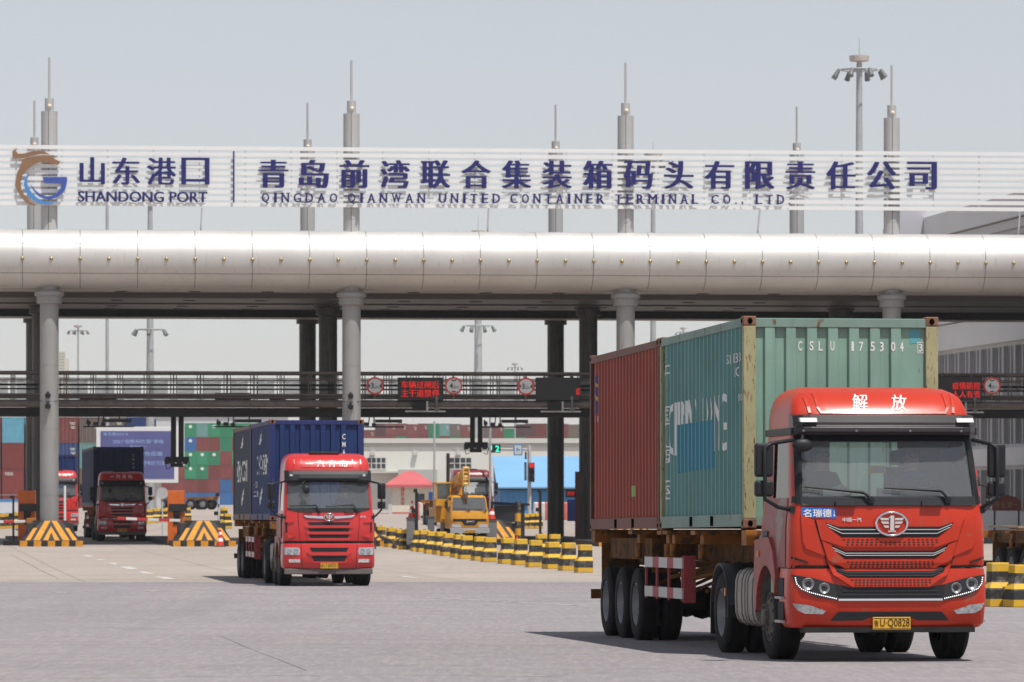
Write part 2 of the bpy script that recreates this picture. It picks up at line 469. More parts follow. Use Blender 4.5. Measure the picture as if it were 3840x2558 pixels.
can = empty("entrance_canopy", (0, 205.3, 0), 0, 0, "wide toll gate canopy with a silver tube front edge on grey columns", "gate canopy")
T0, T1, TZ, TR = -150, 4600, 12.52, 1.29
pa = GP(T0, 0, 205.3); pb = GP(T1, 0, 205.3); pa.z = pb.z = TZ
s0 = GP(85, 0, 205.3); s1 = GP(3675, 0, 205.3)
step = (s1 - s0).length / 17
tl = MB(); tj = MB(); BOL = []
org = Vector((s0.x, s0.y, TZ))
for k in range(-1, 22):
    a = org + AX * (step * k + .012); b = org + AX * (step * (k + 1) - .012)
    tl.cyl(a, b, TR, n=64)
    for q in (0, .5):
        c = org + AX * (step * (k + q)); n_ = Vector((GK, -1, 0)).normalized()
        BOL.append(c + n_ * (TR + .0) + Vector((0, 0, -.05)))
tj.cyl(org - AX * step, org + AX * step * 22, TR - .015, n=48)
for zz in (.62, -.68):
    yy = math.sqrt(TR ** 2 - zz ** 2) + .002
    n_ = Vector((GK, -1, 0)).normalized()
    tj.cyl(org - AX * step + n_ * yy + Vector((0, 0, zz)), org + AX * step * 22 + n_ * yy + Vector((0, 0, zz)), .009, n=6)
wobj(tl, "tube_cladding", ALU, can); wobj(tj, "tube_core", JOINT, can); 
def repeat(mb, name, m, parent, pts):
    f0 = None
    for p in pts:
        if f0 is None: o = f0 = mb.obj(name, m, parent)
        else: o = f0.copy(); COL.objects.link(o); o.parent = parent
        o.location = Vector(p) - parent.location
repeat(MB().ball((0, 0, 0), .085, n=10), "bolt_cap", BRASS, can, BOL)
# deck behind the tube: stepped soffit, extruded along the axis
def slab(y0, y1, z0, z1, m, name):
    mb = MB(); A = GP(T0, 0, 205.3); B = GP(T1, 0, 205.3)
    pts = [(A + UD * y0, z0), (B + UD * y0, z0), (B + UD * y1, z0), (A + UD * y1, z0)]
    mb.hexa([(p.x, p.y, z0) for p, _ in pts], [(p.x, p.y, z1) for p, _ in pts])
    return wobj(mb, name, m, can)
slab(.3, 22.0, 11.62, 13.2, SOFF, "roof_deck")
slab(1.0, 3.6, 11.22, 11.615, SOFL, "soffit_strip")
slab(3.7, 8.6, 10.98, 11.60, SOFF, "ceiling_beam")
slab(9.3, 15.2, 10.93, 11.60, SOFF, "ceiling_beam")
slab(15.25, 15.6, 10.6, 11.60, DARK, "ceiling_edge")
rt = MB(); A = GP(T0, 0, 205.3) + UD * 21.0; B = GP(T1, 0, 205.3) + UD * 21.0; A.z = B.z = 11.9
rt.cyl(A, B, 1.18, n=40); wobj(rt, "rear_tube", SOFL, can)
DL = []
for k in range(17):
    for yy, z in ((2.3, 11.217), (6.0, 10.977), (11, 10.927), (14, 10.927)):
        c = org + AX * (step * (k * 1.3 - 1) + .4) + UD * yy; c.z = z
        DL.append(c)
repeat(MB().cyl((0, 0, 0), (0, 0, -.03), .28, n=14), "downlight", BLACK, can, [p for p in DL[:48]])
def column(px, off, m, mast, dia=.82):
    p = GP(px, 0, 205.3) + UD * off; g = ZG(p.y); r = dia / 2
    c = empty("column", (p.x, p.y, g)); c.parent = can; c.matrix_parent_inverse = base_M(can).inverted()
    mb = MB(); H = 11.3 - g
    mb.lathe([(r, 0), (r, 2.2), (r - .006, 2.2), (r - .006, 2.22), (r, 2.22), (r, 5.1), (r - .006, 5.1), (r - .006, 5.12), (r, 5.12),
              (r, 7.9), (r - .006, 7.9), (r - .006, 7.92), (r, 7.92), (r, H)], (0, 0, 0), (0, 0, 1), 40)
    o = mb.obj("column", m); o.parent = can; o.location = (p.x, p.y - 205.3, g)
    bpy.data.objects.remove(c)
    kp = MB().lathe([(r, -.02), (r + .14, 0), (r + .14, .30), (r + .24, .34), (r + .24, .5), (r + .1, .6)], (0, 0, 10.55 - g), (0, 0, 1), 32)
    k = kp.obj("capital", m, o)
    if off == 0:
        cm = MB()
        for z in (5.75, 6.6 - .35):
            pass
        for z in (6.05, 6.52):
            cm.cyl((-.02, -r - .02, z - g), (-.02, -r - .25, z - g - .03), .13, .11, n=14); cm.box(-.06, .02, -r - .1, -r, z - g - .05, z - g + .16)
        cm.tube([(-.4, -r * .6, 6.28 - g), (0, -r - .03, 6.25 - g), (.4, -r * .6, 6.28 - g)], .012)
        cm.obj("security_camera", BLACK, o)
    if mast:
        q = MB(); z0, z1, z2, z3 = 13.3 - g, 18.98 - g, 19.55 - g, 21.35 - g
        rr = .36
        q.lathe([(rr, z0), (rr, z0 + 1.0), (rr - .008, z0 + 1.0), (rr - .008, z0 + 1.03), (rr, z0 + 1.03), (rr, z1), (.2, z1), (.2, z2), (.055, z2), (.05, z3), (0, z3)], (0, 0, 0), (0, 0, 1), 32)
        ms = q.obj("mast", MASTC, o)
        MB().ball((.03, -.2, z1 + .22), .1).obj("beacon", mm("cream lamp", (.7, .62, .5), .4), ms)
        MB().box(-.011, .011, -rr - .004, -rr + .05, z0, z1).obj("seam", JOINT, ms)
    return o
FCOL = [185, 1318, 2346, 3344]
for i, px in enumerate(FCOL):
    column(px, 0, COLM, True)
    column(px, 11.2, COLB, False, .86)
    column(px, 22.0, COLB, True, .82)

# ------------------------------------------------------------------ company name sign
SIGNW = mat("white sign slat", (.80, .80, .79), .45, var=.03, vs=.8, spots=(.62, .45, .22), spot_t=.70, spot_s=(.35, .35, 2))
SBLUE = mat("navy blue sign letter", (.012, .012, .135), .5, var=.06)
SEDGE = mat("grey letter return", (.35, .34, .34), .5)
S0 = 204.8
sg = empty("name_sign", (0, S0, 14.6), 0, 0, "long white slatted sign with navy company lettering above the gate canopy", "sign")
sl_ = MB(); n_ = Vector((GK, -1, 0)).normalized()
A = GP(-150, 0, S0); B = GP(4000, 0, S0)
zt = CZ + (HZ - 557) / F * S0; zb = CZ + (HZ - 781) / F * S0
for k in range(10):
    z = zb + (zt - zb - .17) * k / 9
    a = [(A.x, A.y, z), (B.x, B.y, z), (B.x, B.y + .06, z), (A.x, A.y + .06, z)]
    sl_.hexa(a, [(x, y, z_ + .17) for x, y, z_ in a])
wobj(sl_, "slats", SIGNW, sg)
for px in range(60, 3900, 172):
    p = GP(px, 0, S0 + .09); wobj(MB().box(p.x - .03, p.x + .03, p.y - .02, p.y + .04, zb, zt), "support_post", SIGNW, sg)
for px0, px1 in ((757, 750), (1832, 1826), (2850, 2835), (3826, 3815)):
    a = GP(px0, 781, S0 + .12); b = GP(px1, 860, S0 + .9); wobj(MB().cyl(a, (b.x, b.y, 13.2), .04, n=8), "support_strut", SIGNW, sg)
ZN = Vector((0, 0, 1))
def sletter(mb, t, pxc, pyc, hpx, wpx, fat, fatd, bold=0.0, dep=.12):
    Y = GY(pxc, S0); c = GP(pxc, pyc, S0) + n_ * .05
    sc = Y / F
    mb.text(t, c, AX, ZN, hpx * sc, wpx * sc, 0, dep, bold, True, fat, fatd)
    mb.text(t, c, AX, ZN, hpx * sc, wpx * sc, 1, .03, bold, True, fat, fatd)
D = 1.6313
big = MB()
for i, ch in enumerate("青岛前湾联合集装箱码头有限责任公司"):
    t = i / 16
    sletter(big, ch, (628 + (2118 - 628) * t) * D, (400 + 4.5 * t) * D, 64 * D, 63 * D, 3, .042, 0.0)
wobj(big, "chinese_lettering", [SBLUE, SEDGE], sg)
port = MB()
for ch, x, w in (("山", 212, 54), ("东", 290, 60), ("港", 371, 64), ("口", 449, 60)):
    sletter(port, ch, x * D, (394 if ch != "山" else 393) * D, 62 * D, w * D, 2, .03, 0.0)
sletter(port, "SHANDONG PORT", 328 * D, 453 * D, 24 * D, 295 * D, 1, .03, 0.0)
wobj(port, "port_lettering", [SBLUE, SEDGE], sg)
SER = {'I': [(.5, 0), (.5, 1)], 'N': [(.08, 0), (.08, 1), (.92, 1)], 'A': [(.04, 0), (.96, 0)], 'W': [(.03, 1), (.97, 1)], 'U': [(.08, 1), (.92, 1)],
       'T': [(.5, 0)], 'E': [(.06, 0), (.06, 1)], 'R': [(.06, 0), (.95, 0), (.06, 1)], 'M': [(.06, 0), (.94, 0), (.04, 1), (.96, 1)], 'L': [(.08, 0), (.08, 1)],
       'D': [(.06, 0), (.06, 1)]}
CW = {'I': .45, 'M': 1.25, 'W': 1.25, '.': .3, ',': .3, 'L': .85, 'E': .85, 'T': .95}
for wd, x0, x1 in (("QINGDAO", 601, 775), ("QIANWAN", 799, 977), ("UNITED", 1008, 1149), ("CONTAINER", 1172, 1388), ("TERMINAL", 1413, 1604), ("CO.,", 1634, 1708), ("LTD.", 1736, 1816)):
    eng = MB(); ws = [CW.get(c, 1.0) for c in wd]; gap = .55
    u = (x1 - x0) / (sum(ws) + gap * (len(wd) - 1)); x = x0
    for c, w in zip(wd, ws):
        cx = (x + w * u / 2) * D; t = (x - 600) / 1215
        cy = (455 + 4.5 * t) * D; hh = 21 * D
        if c in ".,": cy += 9 * D; hh = (4 if c == '.' else 8) * D
        if c == 'Q': hh *= 1.12; cy += 1.5 * D
        sletter(eng, c, cx, cy, hh, w * u * D * (.9 if c not in 'I.,' else .5), 1, .03, 0.0)
        sc = GY(cx, S0) / F
        for fx, fy in SER.get(c, []):
            ww = w * u * D * .9 if c != 'I' else w * u * D * .5
            p = GP(cx, cy, S0) + AX * ((fx - .5) * ww * sc) + ZN * ((fy - .5) * hh * sc) + n_ * .173
            eng.prism([(-4.2 * D * sc, -.9 * D * sc), (4.2 * D * sc, -.9 * D * sc), (4.2 * D * sc, .9 * D * sc), (-4.2 * D * sc, .9 * D * sc)], 0, .01, p, AX, ZN, 0)
        x += (w + gap) * u
    wobj(eng, "english_word", [SBLUE, SEDGE], sg)
bar = MB(); c = GP(537 * D, 407 * D, S0) + n_ * .1; sc = GY(537 * D, S0) / F
bar.prism([(-3 * sc, -96 * sc), (3 * sc, -96 * sc), (3 * sc, 96 * sc), (-3 * sc, 96 * sc)], 0, .07, c, AX, ZN); wobj(bar, "divider_bar", SBLUE, sg)
BRZ = mat("bronze emblem", (.30, .17, .095), .4, metal=.3, var=.15, vs=.8)
CYB = mat("light blue emblem", (.055, .25, .62), .4); GBL = mat("violet blue emblem", (.05, .09, .36), .4, var=.2, vs=.7)
LG = [("emblem_mane", BRZ, [(200, 222), (196, 120), (272, 70), (252, 118), (285, 160), (380, 158), (500, 120), (610, 105), (700, 120), (780, 168), (650, 160), (520, 185), (380, 225), (300, 238)]),
      ("emblem_body", BRZ, [(350, 245), (420, 232), (520, 202), (680, 182), (795, 180), (870, 245), (955, 282), (910, 335), (800, 305), (640, 290), (520, 325), (420, 410), (350, 510), (325, 620), (340, 720), (390, 820), (470, 910), (575, 980), (480, 965), (380, 900), (300, 790), (258, 680), (250, 570), (275, 450), (330, 350)]),
      ("emblem_wave", CYB, [(450, 460), (405, 530), (378, 620), (395, 720), (440, 800), (510, 870), (600, 925), (700, 955), (800, 950), (880, 915), (790, 925), (680, 905), (570, 850), (490, 760), (445, 680), (425, 590)]),
      ("emblem_hook", GBL, [(665, 522), (1055, 522), (1055, 600), (1030, 700), (970, 790), (890, 845), (800, 875), (690, 865), (600, 820), (530, 740), (470, 630), (560, 740), (640, 800), (740, 830), (830, 815), (900, 775), (950, 700), (980, 620), (705, 620)])]
for nm, m, P in LG:
    mb = MB(); c = GP(140, 660, S0) + n_ * .08; sc = GY(140, S0) / F
    mb.prism([((x / 4.204 - 140) * sc, (660 - 540 - y / 4.204) * sc) for x, y in P], 0, .09, c, AX, ZN, 0)
    wobj(mb, nm, m, sg)

# ------------------------------------------------------------------ footbridge across the lanes
WALK = mat("brown grey painted steel", (.125, .105, .092), .55, var=.25, vs=3, metal=.2)
MESH = mat("perforated grey panel", (.33, .33, .33), .6)
K0 = 207.2
wk = empty("footbridge", (0, K0, 5.6), 0, 0, "dark steel footbridge with railings spanning the lanes under the canopy", "footbridge")
def run(mb, zc, r, off, box=None):
    A = GP(-150, 0, K0) + UD * off; B = GP(4000, 0, K0) + UD * off; A.z = B.z = zc
    if box is None: mb.cyl(A, B, r, n=14)
    else:
        w, h = box; q = UD * w
        mb.hexa([(A.x, A.y, zc - h), (B.x, B.y, zc - h), (B.x + q.x, B.y + q.y, zc - h), (A.x + q.x, A.y + q.y, zc - h)],
                [(A.x, A.y, zc), (B.x, B.y, zc), (B.x + q.x, B.y + q.y, zc), (A.x + q.x, A.y + q.y, zc)])
m1 = MB(); run(m1, 6.22, .175, 0); wobj(m1, "tube_beam", WALK, wk)
m1 = MB(); run(m1, 6.04, 0, .25, (2.0, .38)); wobj(m1, "deck_girder", DARK, wk)
for nm, off in (("front_rail", 0), ("rear_rail", 2.3)):
    m1 = MB(); run(m1, 7.60, .06, off); run(m1, 7.33, .022, off); run(m1, 6.62, .045, off); run(m1, 6.5, .03, off); wobj(m1, nm, WALK, wk)
m1 = MB(); run(m1, 7.1, .05, 2.2); run(m1, 6.95, 0, 2.15, (.12, .07)); wobj(m1, "cable_pipes", DARK, wk)
gb = MB()
for j in range(16): gb.box(-.38 + .76 * j / 15 - .014, -.38 + .76 * j / 15 + .014, -.01, .01, -.34, .32)
gb.box(-.4, .4, -.012, .012, .3, .33); gb.box(-.4, .4, -.012, .012, -.35, -.32)
repeat(gb, "bar_panel", MESH, wk, [(lambda p: (p.x, p.y, 6.98))(GP(x0 + 50, 0, K0) + UD * 2.28) for x0 in range(-50, 3950, 101)])
pst = MB()
for s in (-.06, .06): pst.box(s - .02, s + .02, -.03, .03, 0, 1.28)
pst.box(-.5, .5, -.012, .012, .9, .93)
first = None
for off in (0.05, 2.35):
    for x0 in range(-50, 3950, 101):
        p = GP(x0, 0, K0) + UD * off
        if first is None:
            first = pst.obj("railing_post", WALK, wk); o = first
        else:
            o = first.copy(); COL.objects.link(o); o.parent = wk
        o.location = (p.x, p.y - K0, 6.32 - 5.6); o.rotation_euler = (0, 0, math.atan(GK))
BR = mat("brown toolbox", (.10, .065, .045), .7)
for k, (px, w, h) in enumerate(((395, 90, .3), (880, 130, .42), (1050, 60, .3), (330, 50, .35))):
    p = GP(px, 0, K0) + UD * 1.2; ww = w / F * p.y / 2
    o = MB().box(-ww, ww, -.3, .3, 0, h).box(-ww * .8, ww * .8, -.32, -.3, h * .3, h * .7).obj("equipment_cabinet", BR, None, .02)
    o.location = (p.x, p.y, 6.3); tag(o, ["low brown cabinet on the footbridge over the cab of the shaded truck", "long brown cabinet on the footbridge left of the second column",
                                         "short brown cabinet on the footbridge just right of the longest cabinet", "small brown cabinet at the left end of the footbridge by the first column"][k], "cabinet", "cabinets on the footbridge")
# signs and displays hung on the footbridge
SRED = mat("sign red", (.60, .05, .03), .5); SWH = mat("sign face white", (.62, .62, .62), .5); SBK = mat("sign black", (.02, .02, .02), .5)
LEDR = mat("red led", (.1, .0, .0), .5, emit=(1.0, .02, .01), es=.75); LEDB = mat("led panel face", (.016, .014, .015), .5)
def limit_sign(px, py, t1, t2, vert, label):
    p = GP(px, py, K0 - .28)
    e = empty("speed_limit_sign" if 0 else "limit_sign", p, math.atan(GK), 0, label, "road sign", "round limit signs on the footbridge")
    r = .395
    MB().cyl((0, 0, 0), (0, -.03, 0), r, n=40).obj("rim", SRED, e)
    MB().cyl((0, -.031, 0), (0, -.036, 0), r * .8, n=40).obj("sign_face", SWH, e)
    mb = MB()
    mb.text(t1, (-.075 if len(t1) < 3 else -.04, -.04, 0), h=.25, bold=.02)
    mb.text(t2, (.12 if len(t1) < 3 else .15, -.04, -.045), h=.13)
    for s in (-1, 1):
        if vert: mb.prism([(-.13, s * .24), (.13, s * .24), (.06, s * .24 - s * -.05), (0, s * .19), (-.06, s * .29)], 0.037, .04)
        else: mb.prism([(s * .3, -.13), (s * .3, .13), (s * .2, 0)], .037, .04)
    mb.obj("symbol", SBK, e)
    MB().box(-.03, .03, 0, .25, -.6, .45).obj("bracket", WALK, e)
limit_sign(1406, 1447, "3.", "2m", False, "red rimmed 3.2m width sign right of the column, left of the lit display")
limit_sign(1701, 1447, "4.", "5m", True, "round red rimmed 4.5m height sign directly right of the lit red two-line display")
limit_sign(1972, 1449, "3.", "2m", False, "round red rimmed 3.2m width sign left of the mostly dark display panel")
limit_sign(3720, 1447, "4.", "5m", True, "round red rimmed 4.5m height sign at the far right above the truck mirror")
def display(px, py, w, h, lines, label):
    p = GP(px, py, K0 - .2); sc = p.y / F
    e = empty("message_display", p, math.atan(GK), 0, label, "display", "electronic message displays on the footbridge")
    MB().box(-w * sc / 2, w * sc / 2, -.12, .06, -h * sc / 2, h * sc / 2).obj("housing", LEDB, e, .02)
    mb = MB()
    for t, x, z, ww, hh in lines: mb.text(t, (x * sc, -.122, z * sc), h=hh * sc, w=ww * sc, res=2, fat=1, fatd=.012)
    mb.obj("lit_text", LEDR, e)
    b2 = MB()
    for s in (-.3, .3): b2.box(w * sc * s - .03, w * sc * s + .03, -.02, .1, h * sc / 2, h * sc / 2 + .12)
    b2.obj("bracket", WALK, e)
display(1575, 1459, 169, 86, [("车辆过闸后", 0, 16, 142, 28), ("主干道禁停", 0, -16, 142, 28)], "black display panel showing two lines of red characters over the crane truck lane")
display(2093, 1459, 170, 86, [("疫", 74, -9, 16, 26)], "black display panel, dark except for its right edge, beside the rusty red container")
display(3588, 1459, 190, 90, [("疫情防控", 34, 12, 106, 27), ("人人有责", 34, -20, 106, 27)], "black display panel with red characters behind the roof of the front truck")
# camera brackets under the bridge
def lane_rig(px, label):
    p = GP(px, 1600, K0 - .3)
    e = empty("lane_scanner", (p.x, p.y, 5.66), 0, 0, label, "camera rig", "scanner rigs hanging below the footbridge")
    b = MB(); b.box(-1.25, 1.0, -.04, .04, -.5, -.44); b.box(-.3, .9, -.15, .15, -.28, -.14)
    for x in (-.35, .35): b.box(x - .03, x + .03, -.03, .03, -.3, 0)
    b.tube([(-1.0, 0, -.46), (-1.05, -.1, -.15)], .04); b.tube([(-.6, -.05, -.44), (-.55, -.05, 0)], .025)
    b.obj("frame", BLACK, e)
    c = MB()
    for x, z in ((-1.0, -.3), (-.7, -.35), (-.35, -.38), (.8, -.22)): c.box(x - .09, x + .09, -.28, .1, z - .08, z + .08)
    c.obj("camera_heads", BLACK, e, .01)
    return e
lane_rig(418, "black camera bar hanging below the footbridge above the shaded truck lane")
lane_rig(905, "black camera bar hanging below the footbridge just above the navy container truck")
lane_rig(1432, "black camera bar hanging below the footbridge right of the second column")
lane_rig(1905, "black camera bar hanging below the footbridge near the pair of black columns")
def hang(px, ybot, label):
    p = GP(px, 1600, K0 + 1.1); zb_ = CZ + (HZ - ybot) / F * p.y
    e = empty("hanging_scanner", (p.x, p.y, 5.66), 0, 0, label, "camera rig", "post mounted scanner rigs below the footbridge")
    b = MB(); L = 5.66 - zb_
    for x in (-.17, .17): b.box(x - .11, x + .11, -.12, .12, -L + .35, 0)
    b.obj("hanging_posts", DARK, e)
    c = MB()
    c.box(-.52, .52, -.2, .2, -L + .12, -L + .38)
    for x in (-.45, -.2, .1, .38): c.box(x - .1, x + .1, -.42, -.1, -L + .05, -L + .3); c.cyl((x, -.45, -L + .18), (x, -.42, -L + .18), .07, n=10)
    for x in (-.4, .42): c.tube([(x, 0, -L + .3), (x * 1.3, -.1, -L + .1), (x * 1.15, -.1, -L - .18), (x * .8, 0, -L - .1)], .02)
    c.box(-.3, .25, -.1, .1, -L - .08, -L + .1)
    c.obj("camera_cluster", BLACK, e, .01)
hang(665, 1745, "twin black posts with a cluster of cameras hanging before the blue billboard")
hang(1786, 1690, "twin brown posts with a cluster of cameras hanging above the yellow crane truck")

# lamps and camera boxes clamped to the tube beam
def beam_light(px, label):
    p = GP(px, 0, K0 - .25); e = empty("beam_floodlight", (p.x, p.y, 6.22), math.atan(GK), 0, label, "floodlight", "floodlights on the footbridge beam")
    MB().box(-.26, .26, -.18, .12, -.26, .06).box(-.3, .3, -.22, -.18, -.30, .10).obj("lamp_box", DARK, e, .02)
    MB().box(.34, .42, -.05, .05, -.3, .12).box(-.6, 1.2, -.03, .03, -.36, -.30).obj("bracket_bar", LGREY, e)
    MB().ball((.8, -.05, .28), .1).cyl((.8, -.05, .2), (.8, -.05, -.2), .05).ball((.8, -.1, -.22), .12).obj("dome_camera", GREYP, e)
beam_light(1570, "floodlight and dome camera on the beam below the lit red display")
beam_light(2078, "floodlight and dome camera on the beam below the dark display panel")
beam_light(3590, "floodlight and dome camera on the beam behind the front truck's roof")
# ------------------------------------------------------------------ freight containers
def corr_profile(L, y0, pitch, depth, flat, slope):
    """(t, depth) pairs along a wall from 0..L; depth 0 = outer face"""
    pts = []; t = y0
    pts.append((0.0, depth)); pts.append((y0, depth))
    while t + pitch < L - y0 * .4:
        pts += [(t + slope, 0.0), (t + slope + flat, 0.0), (t + 2 * slope + flat, depth), (t + pitch, depth)]
        t += pitch
    pts.append((L, depth))
    out = [pts[0]]
    for p in pts[1:]:
        if p[0] > out[-1][0] + 1e-4: out.append(p)
    return out
def corr_at(prof, t):
    for a, b in zip(prof, prof[1:]):
        if t <= b[0]:
            k = (t - a[0]) / max(1e-6, b[0] - a[0]); return a[1] + (b[1] - a[1]) * k
    return prof[-1][1]
def conform(mb, kinks, axis, fn):
    """cut flat faces at kinks along axis and push each vertex by fn(v)"""
    me = bpy.data.meshes.new("t"); me.from_pydata(mb.v, [], mb.f)
    bm = bmesh.new(); bm.from_mesh(me)
    vals = [v.co[axis] for v in bm.verts]; lo, hi = min(vals), max(vals)
    for k in kinks:
        if lo < k < hi:
            no = [0, 0, 0]; no[axis] = 1; co = [0, 0, 0]; co[axis] = k
            bmesh.ops.bisect_plane(bm, geom=bm.verts[:] + bm.edges[:] + bm.faces[:], plane_co=co, plane_no=no)
    for v in bm.verts: v.co = fn(v.co)
    r = MB(); bm.verts.index_update()
    r.add([tuple(v.co) for v in bm.verts], [tuple(v.index for v in f.verts) for f in bm.faces])
    bm.free(); bpy.data.meshes.remove(me)
    return r
CW2, CH = 1.219, 2.591
def paint(name, col, rust=(.16, .065, .03), var=.1, t=.60, st=.60, post=False, rough=.55):
    return mm(name, col, rough, var=var, vs=1.3, spots=rust, spot_t=t, spot_s=(5, 5, 1.7) if not post else (38, 38, 7), streak=tuple(c * .72 for c in col), streak_t=st, spec=.28)
def container(name, label, M, wall, frame, post=None, L=6.058, group=None, doors=True, cat="container"):
    e = empty(name); e.matrix_world = M
    e.location, e.rotation_euler = M.to_translation(), M.to_euler()
    tag(e, label, cat, group)
    post = post or frame
    sp = corr_profile(L - .30, .05, .276, .036, .072, .066)
    for s, nm in ((-1, "side_panel"), (1, "side_panel")):
        mb = MB(); vs = []
        for t, d in sp:
            for z in (.17, 2.475): vs.append((s * (CW2 - .012 - d), .15 + t, z))
        mb.add(vs, [(2 * i, 2 * i + 2, 2 * i + 3, 2 * i + 1) for i in range(len(sp) - 1)])
        mb.obj(nm, wall, e)
    fp = corr_profile(2.438 - .32, .10, .262, .046, .118, .016)
    mb = MB(); vs = []
    for t, d in fp:
        for z in (.16, 2.46): vs.append((-CW2 + .16 + t, .015 + d, z))
    mb.add(vs, [(2 * i, 2 * i + 2, 2 * i + 3, 2 * i + 1) for i in range(len(fp) - 1)])
    mb.obj("front_panel", wall, e)
    MB().box(-CW2 + .04, CW2 - .04, .1, L - .1, 2.52, 2.572).box(-CW2 + .05, CW2 - .05, .1, L - .1, .13, .17).obj("roof", wall, e)
    fr = MB()
    for s in (-1, 1):
        fr.box(s * CW2 - (.075 if s > 0 else 0), s * CW2 + (.075 if s < 0 else 0), .12, L - .12, 2.465, 2.568)
        fr.box(s * CW2 - (.06 if s > 0 else 0), s * CW2 + (.06 if s < 0 else 0), .12, L - .12, .02, .175)
    for y in (0.008, L - .098):
        fr.box(-CW2 + .12, CW2 - .12, y, y + .09, 2.455, 2.565); fr.box(-CW2 + .12, CW2 - .12, y, y + .09, .03, .155)
    fr.obj("frame_rails", frame, e, .006)
    for s in (-1, 1):
        for y in (.005, L - .105):
            x = s * (CW2 - .004); MB().box(min(x, x - s * .155), max(x, x - s * .155), y, y + .10, .115, 2.475).obj("corner_post", post, e, .012)
    for s in (-1, 1):
        for y in (0, L - .178):
            for z in (0, CH - .118):
                cast = MB(); hole = MB(); x = s * CW2; cast.box(min(x, x - s * .165), max(x, x - s * .165), y, y + .178, z, z + .118)
                cx = x - s * .085; yy = -.0025 if y == 0 else L + .0025
                hole.prism([(cx + .032 * math.cos(a), z + .059 + .038 * math.sin(a)) for a in [k * math.pi / 6 for k in range(12)]], -yy - .001 if y == 0 else -yy, -yy + .001)
                hole.prism([(y + .089 + .04 * math.cos(a), z + .059 + .03 * math.sin(a)) for a in [k * math.pi / 6 for k in range(12)]], s * (CW2 + .002) - .001, s * (CW2 + .002) + .001, (0, 0, 0), (0, 1, 0), (0, 0, 1))
                c = cast.obj("corner_casting", mm("rusty casting", (.20, .095, .055), .8, var=.35, vs=6), e, .014)
                hole.obj("lock_holes", VOID, c)
    for s in (-1, 1):
        for y in (2.05, 3.55):
            x = s * (CW2 + .002); MB().box(x - .002, x + .002, y, y + .2, .035, .16).obj("forklift_pocket", VOID, e)
    if doors:
        dr = MB(); dr.box(-CW2 + .15, CW2 - .15, L - .05, L - .03, .15, 2.46)
        for x in (-.75, -.3, .3, .75): dr.cyl((x, L - .01, .12), (x, L - .01, 2.48), .018, n=8)
        dr.obj("doors", wall, e)
    e["L"] = L
    return e, sp, fp
def side_text(e, sp, t, y_c, z_c, h, w, m, name="side_lettering", vertical=False, fat=0, fatd=.02):
    """flat lettering painted on the left (-x) wall; reads from rear to front"""
    mb = MB(); X = -(CW2 - .012)
    mb.text(t, (X, y_c, z_c), (0, -1, 0), ZN, h, w, 0, 0.0, 0, True)
    ks = [.15 + p[0] for p in sp]
    r = conform(mb, ks, 1, lambda v: Vector((X + corr_at(sp, v.y - .15) - .004, v.y, v.z)))
    return r.obj(name, m, e)
def side_poly(e, sp, poly, m, name):
    mb = MB(); X = -(CW2 - .012)
    mb.add([(X, y, z) for y, z in poly], [tuple(t) for t in tessellate_polygon([[Vector((y, z, 0)) for y, z in poly]])])
    ks = [.15 + p[0] for p in sp]
    r = conform(mb, ks, 1, lambda v: Vector((X + corr_at(sp, v.y - .15) - .0055, v.y, v.z)))
    return r.obj(name, m, e)
def front_conf(e, fp, mb, m, name, off=.004):
    x0 = -CW2 + .16
    r = conform(mb, [x0 + p[0] for p in fp], 0, lambda v: Vector((v.x, .015 + corr_at(fp, v.x - x0) - off, v.z)))
    return r.obj(name, m, e)

# ------------------------------------------------------------------ lorry building blocks
def wheel(e, x, y, r, w, side, rim=STEELR, dual=False, hub=True, name="wheel"):
    """side -1: outer face towards -x"""
    def one(xc, dish):
        mb = MB(); hw = w / 2
        pr = [(r * .56, -hw * .8), (r * .62, -hw), (r * .86, -hw * 1.02), (r * .965, -hw * .86), (r, -hw * .7)]
        n = 7
        for i in range(n):
            a = -hw * .7 + hw * 1.4 * i / n; b = a + hw * 1.4 / n
            if i: pr += [(r - .014, a - .001), (r - .014, a + .012), (r, a + .013)]
            pr += [(r, b - .006)]
        pr += [(r * .965, hw * .86), (r * .86, hw * 1.02), (r * .62, hw), (r * .56, hw * .8)]
        mb.lathe(pr, (0, 0, 0), (1, 0, 0), 40)
        t = mb.obj(name, RUBBER, e); t.location = (xc, y, r - .012)
        rm = MB(); s = side
        if dish: q = [(r * .585, s * hw * .9), (r * .56, s * hw * .95), (r * .53, s * hw * .5), (r * .5, s * hw * .1), (r * .46, -s * hw * .2), (r * .30, -s * hw * .25), (r * .27, s * hw * .05), (r * .15, s * hw * .1), (r * .14, s * hw * .25), (0, s * hw * .25)]
        else: q = [(r * .585, s * hw * .9), (r * .56, s * hw * .98), (r * .53, s * hw * .7), (r * .47, s * hw * .8), (r * .33, s * hw * 1.12), (r * .20, s * hw * 1.14), (r * .19, s * hw * 1.45), (r * .13, s * hw * 1.55), (0, s * hw * 1.55)]
        rm.lathe(q, (0, 0, 0), (1, 0, 0), 32)
        for i in range(10):
            a = 2 * math.pi * i / 10; rr = r * (.25 if dish else .285); xx = s * hw * (-.2 if dish else 1.1)
            rm.cyl((xx, rr * math.cos(a), rr * math.sin(a)), (xx + s * .05, rr * math.cos(a), rr * math.sin(a)), .02, n=6)
        rm.obj("rim", rim, t)
        if not dish:
            hl = MB()
            for i in range(8):
                a = 2 * math.pi * (i + .5) / 8; hl.ball((s * hw * .93, r * .42 * math.cos(a), r * .42 * math.sin(a)), r * .06, n=8, sc=(.3, 1, 1))
            hl.obj("vent_holes", BLACK, t)
        return t
    one(x, dual)
    if dual: one(x - side * (w + .06), True)
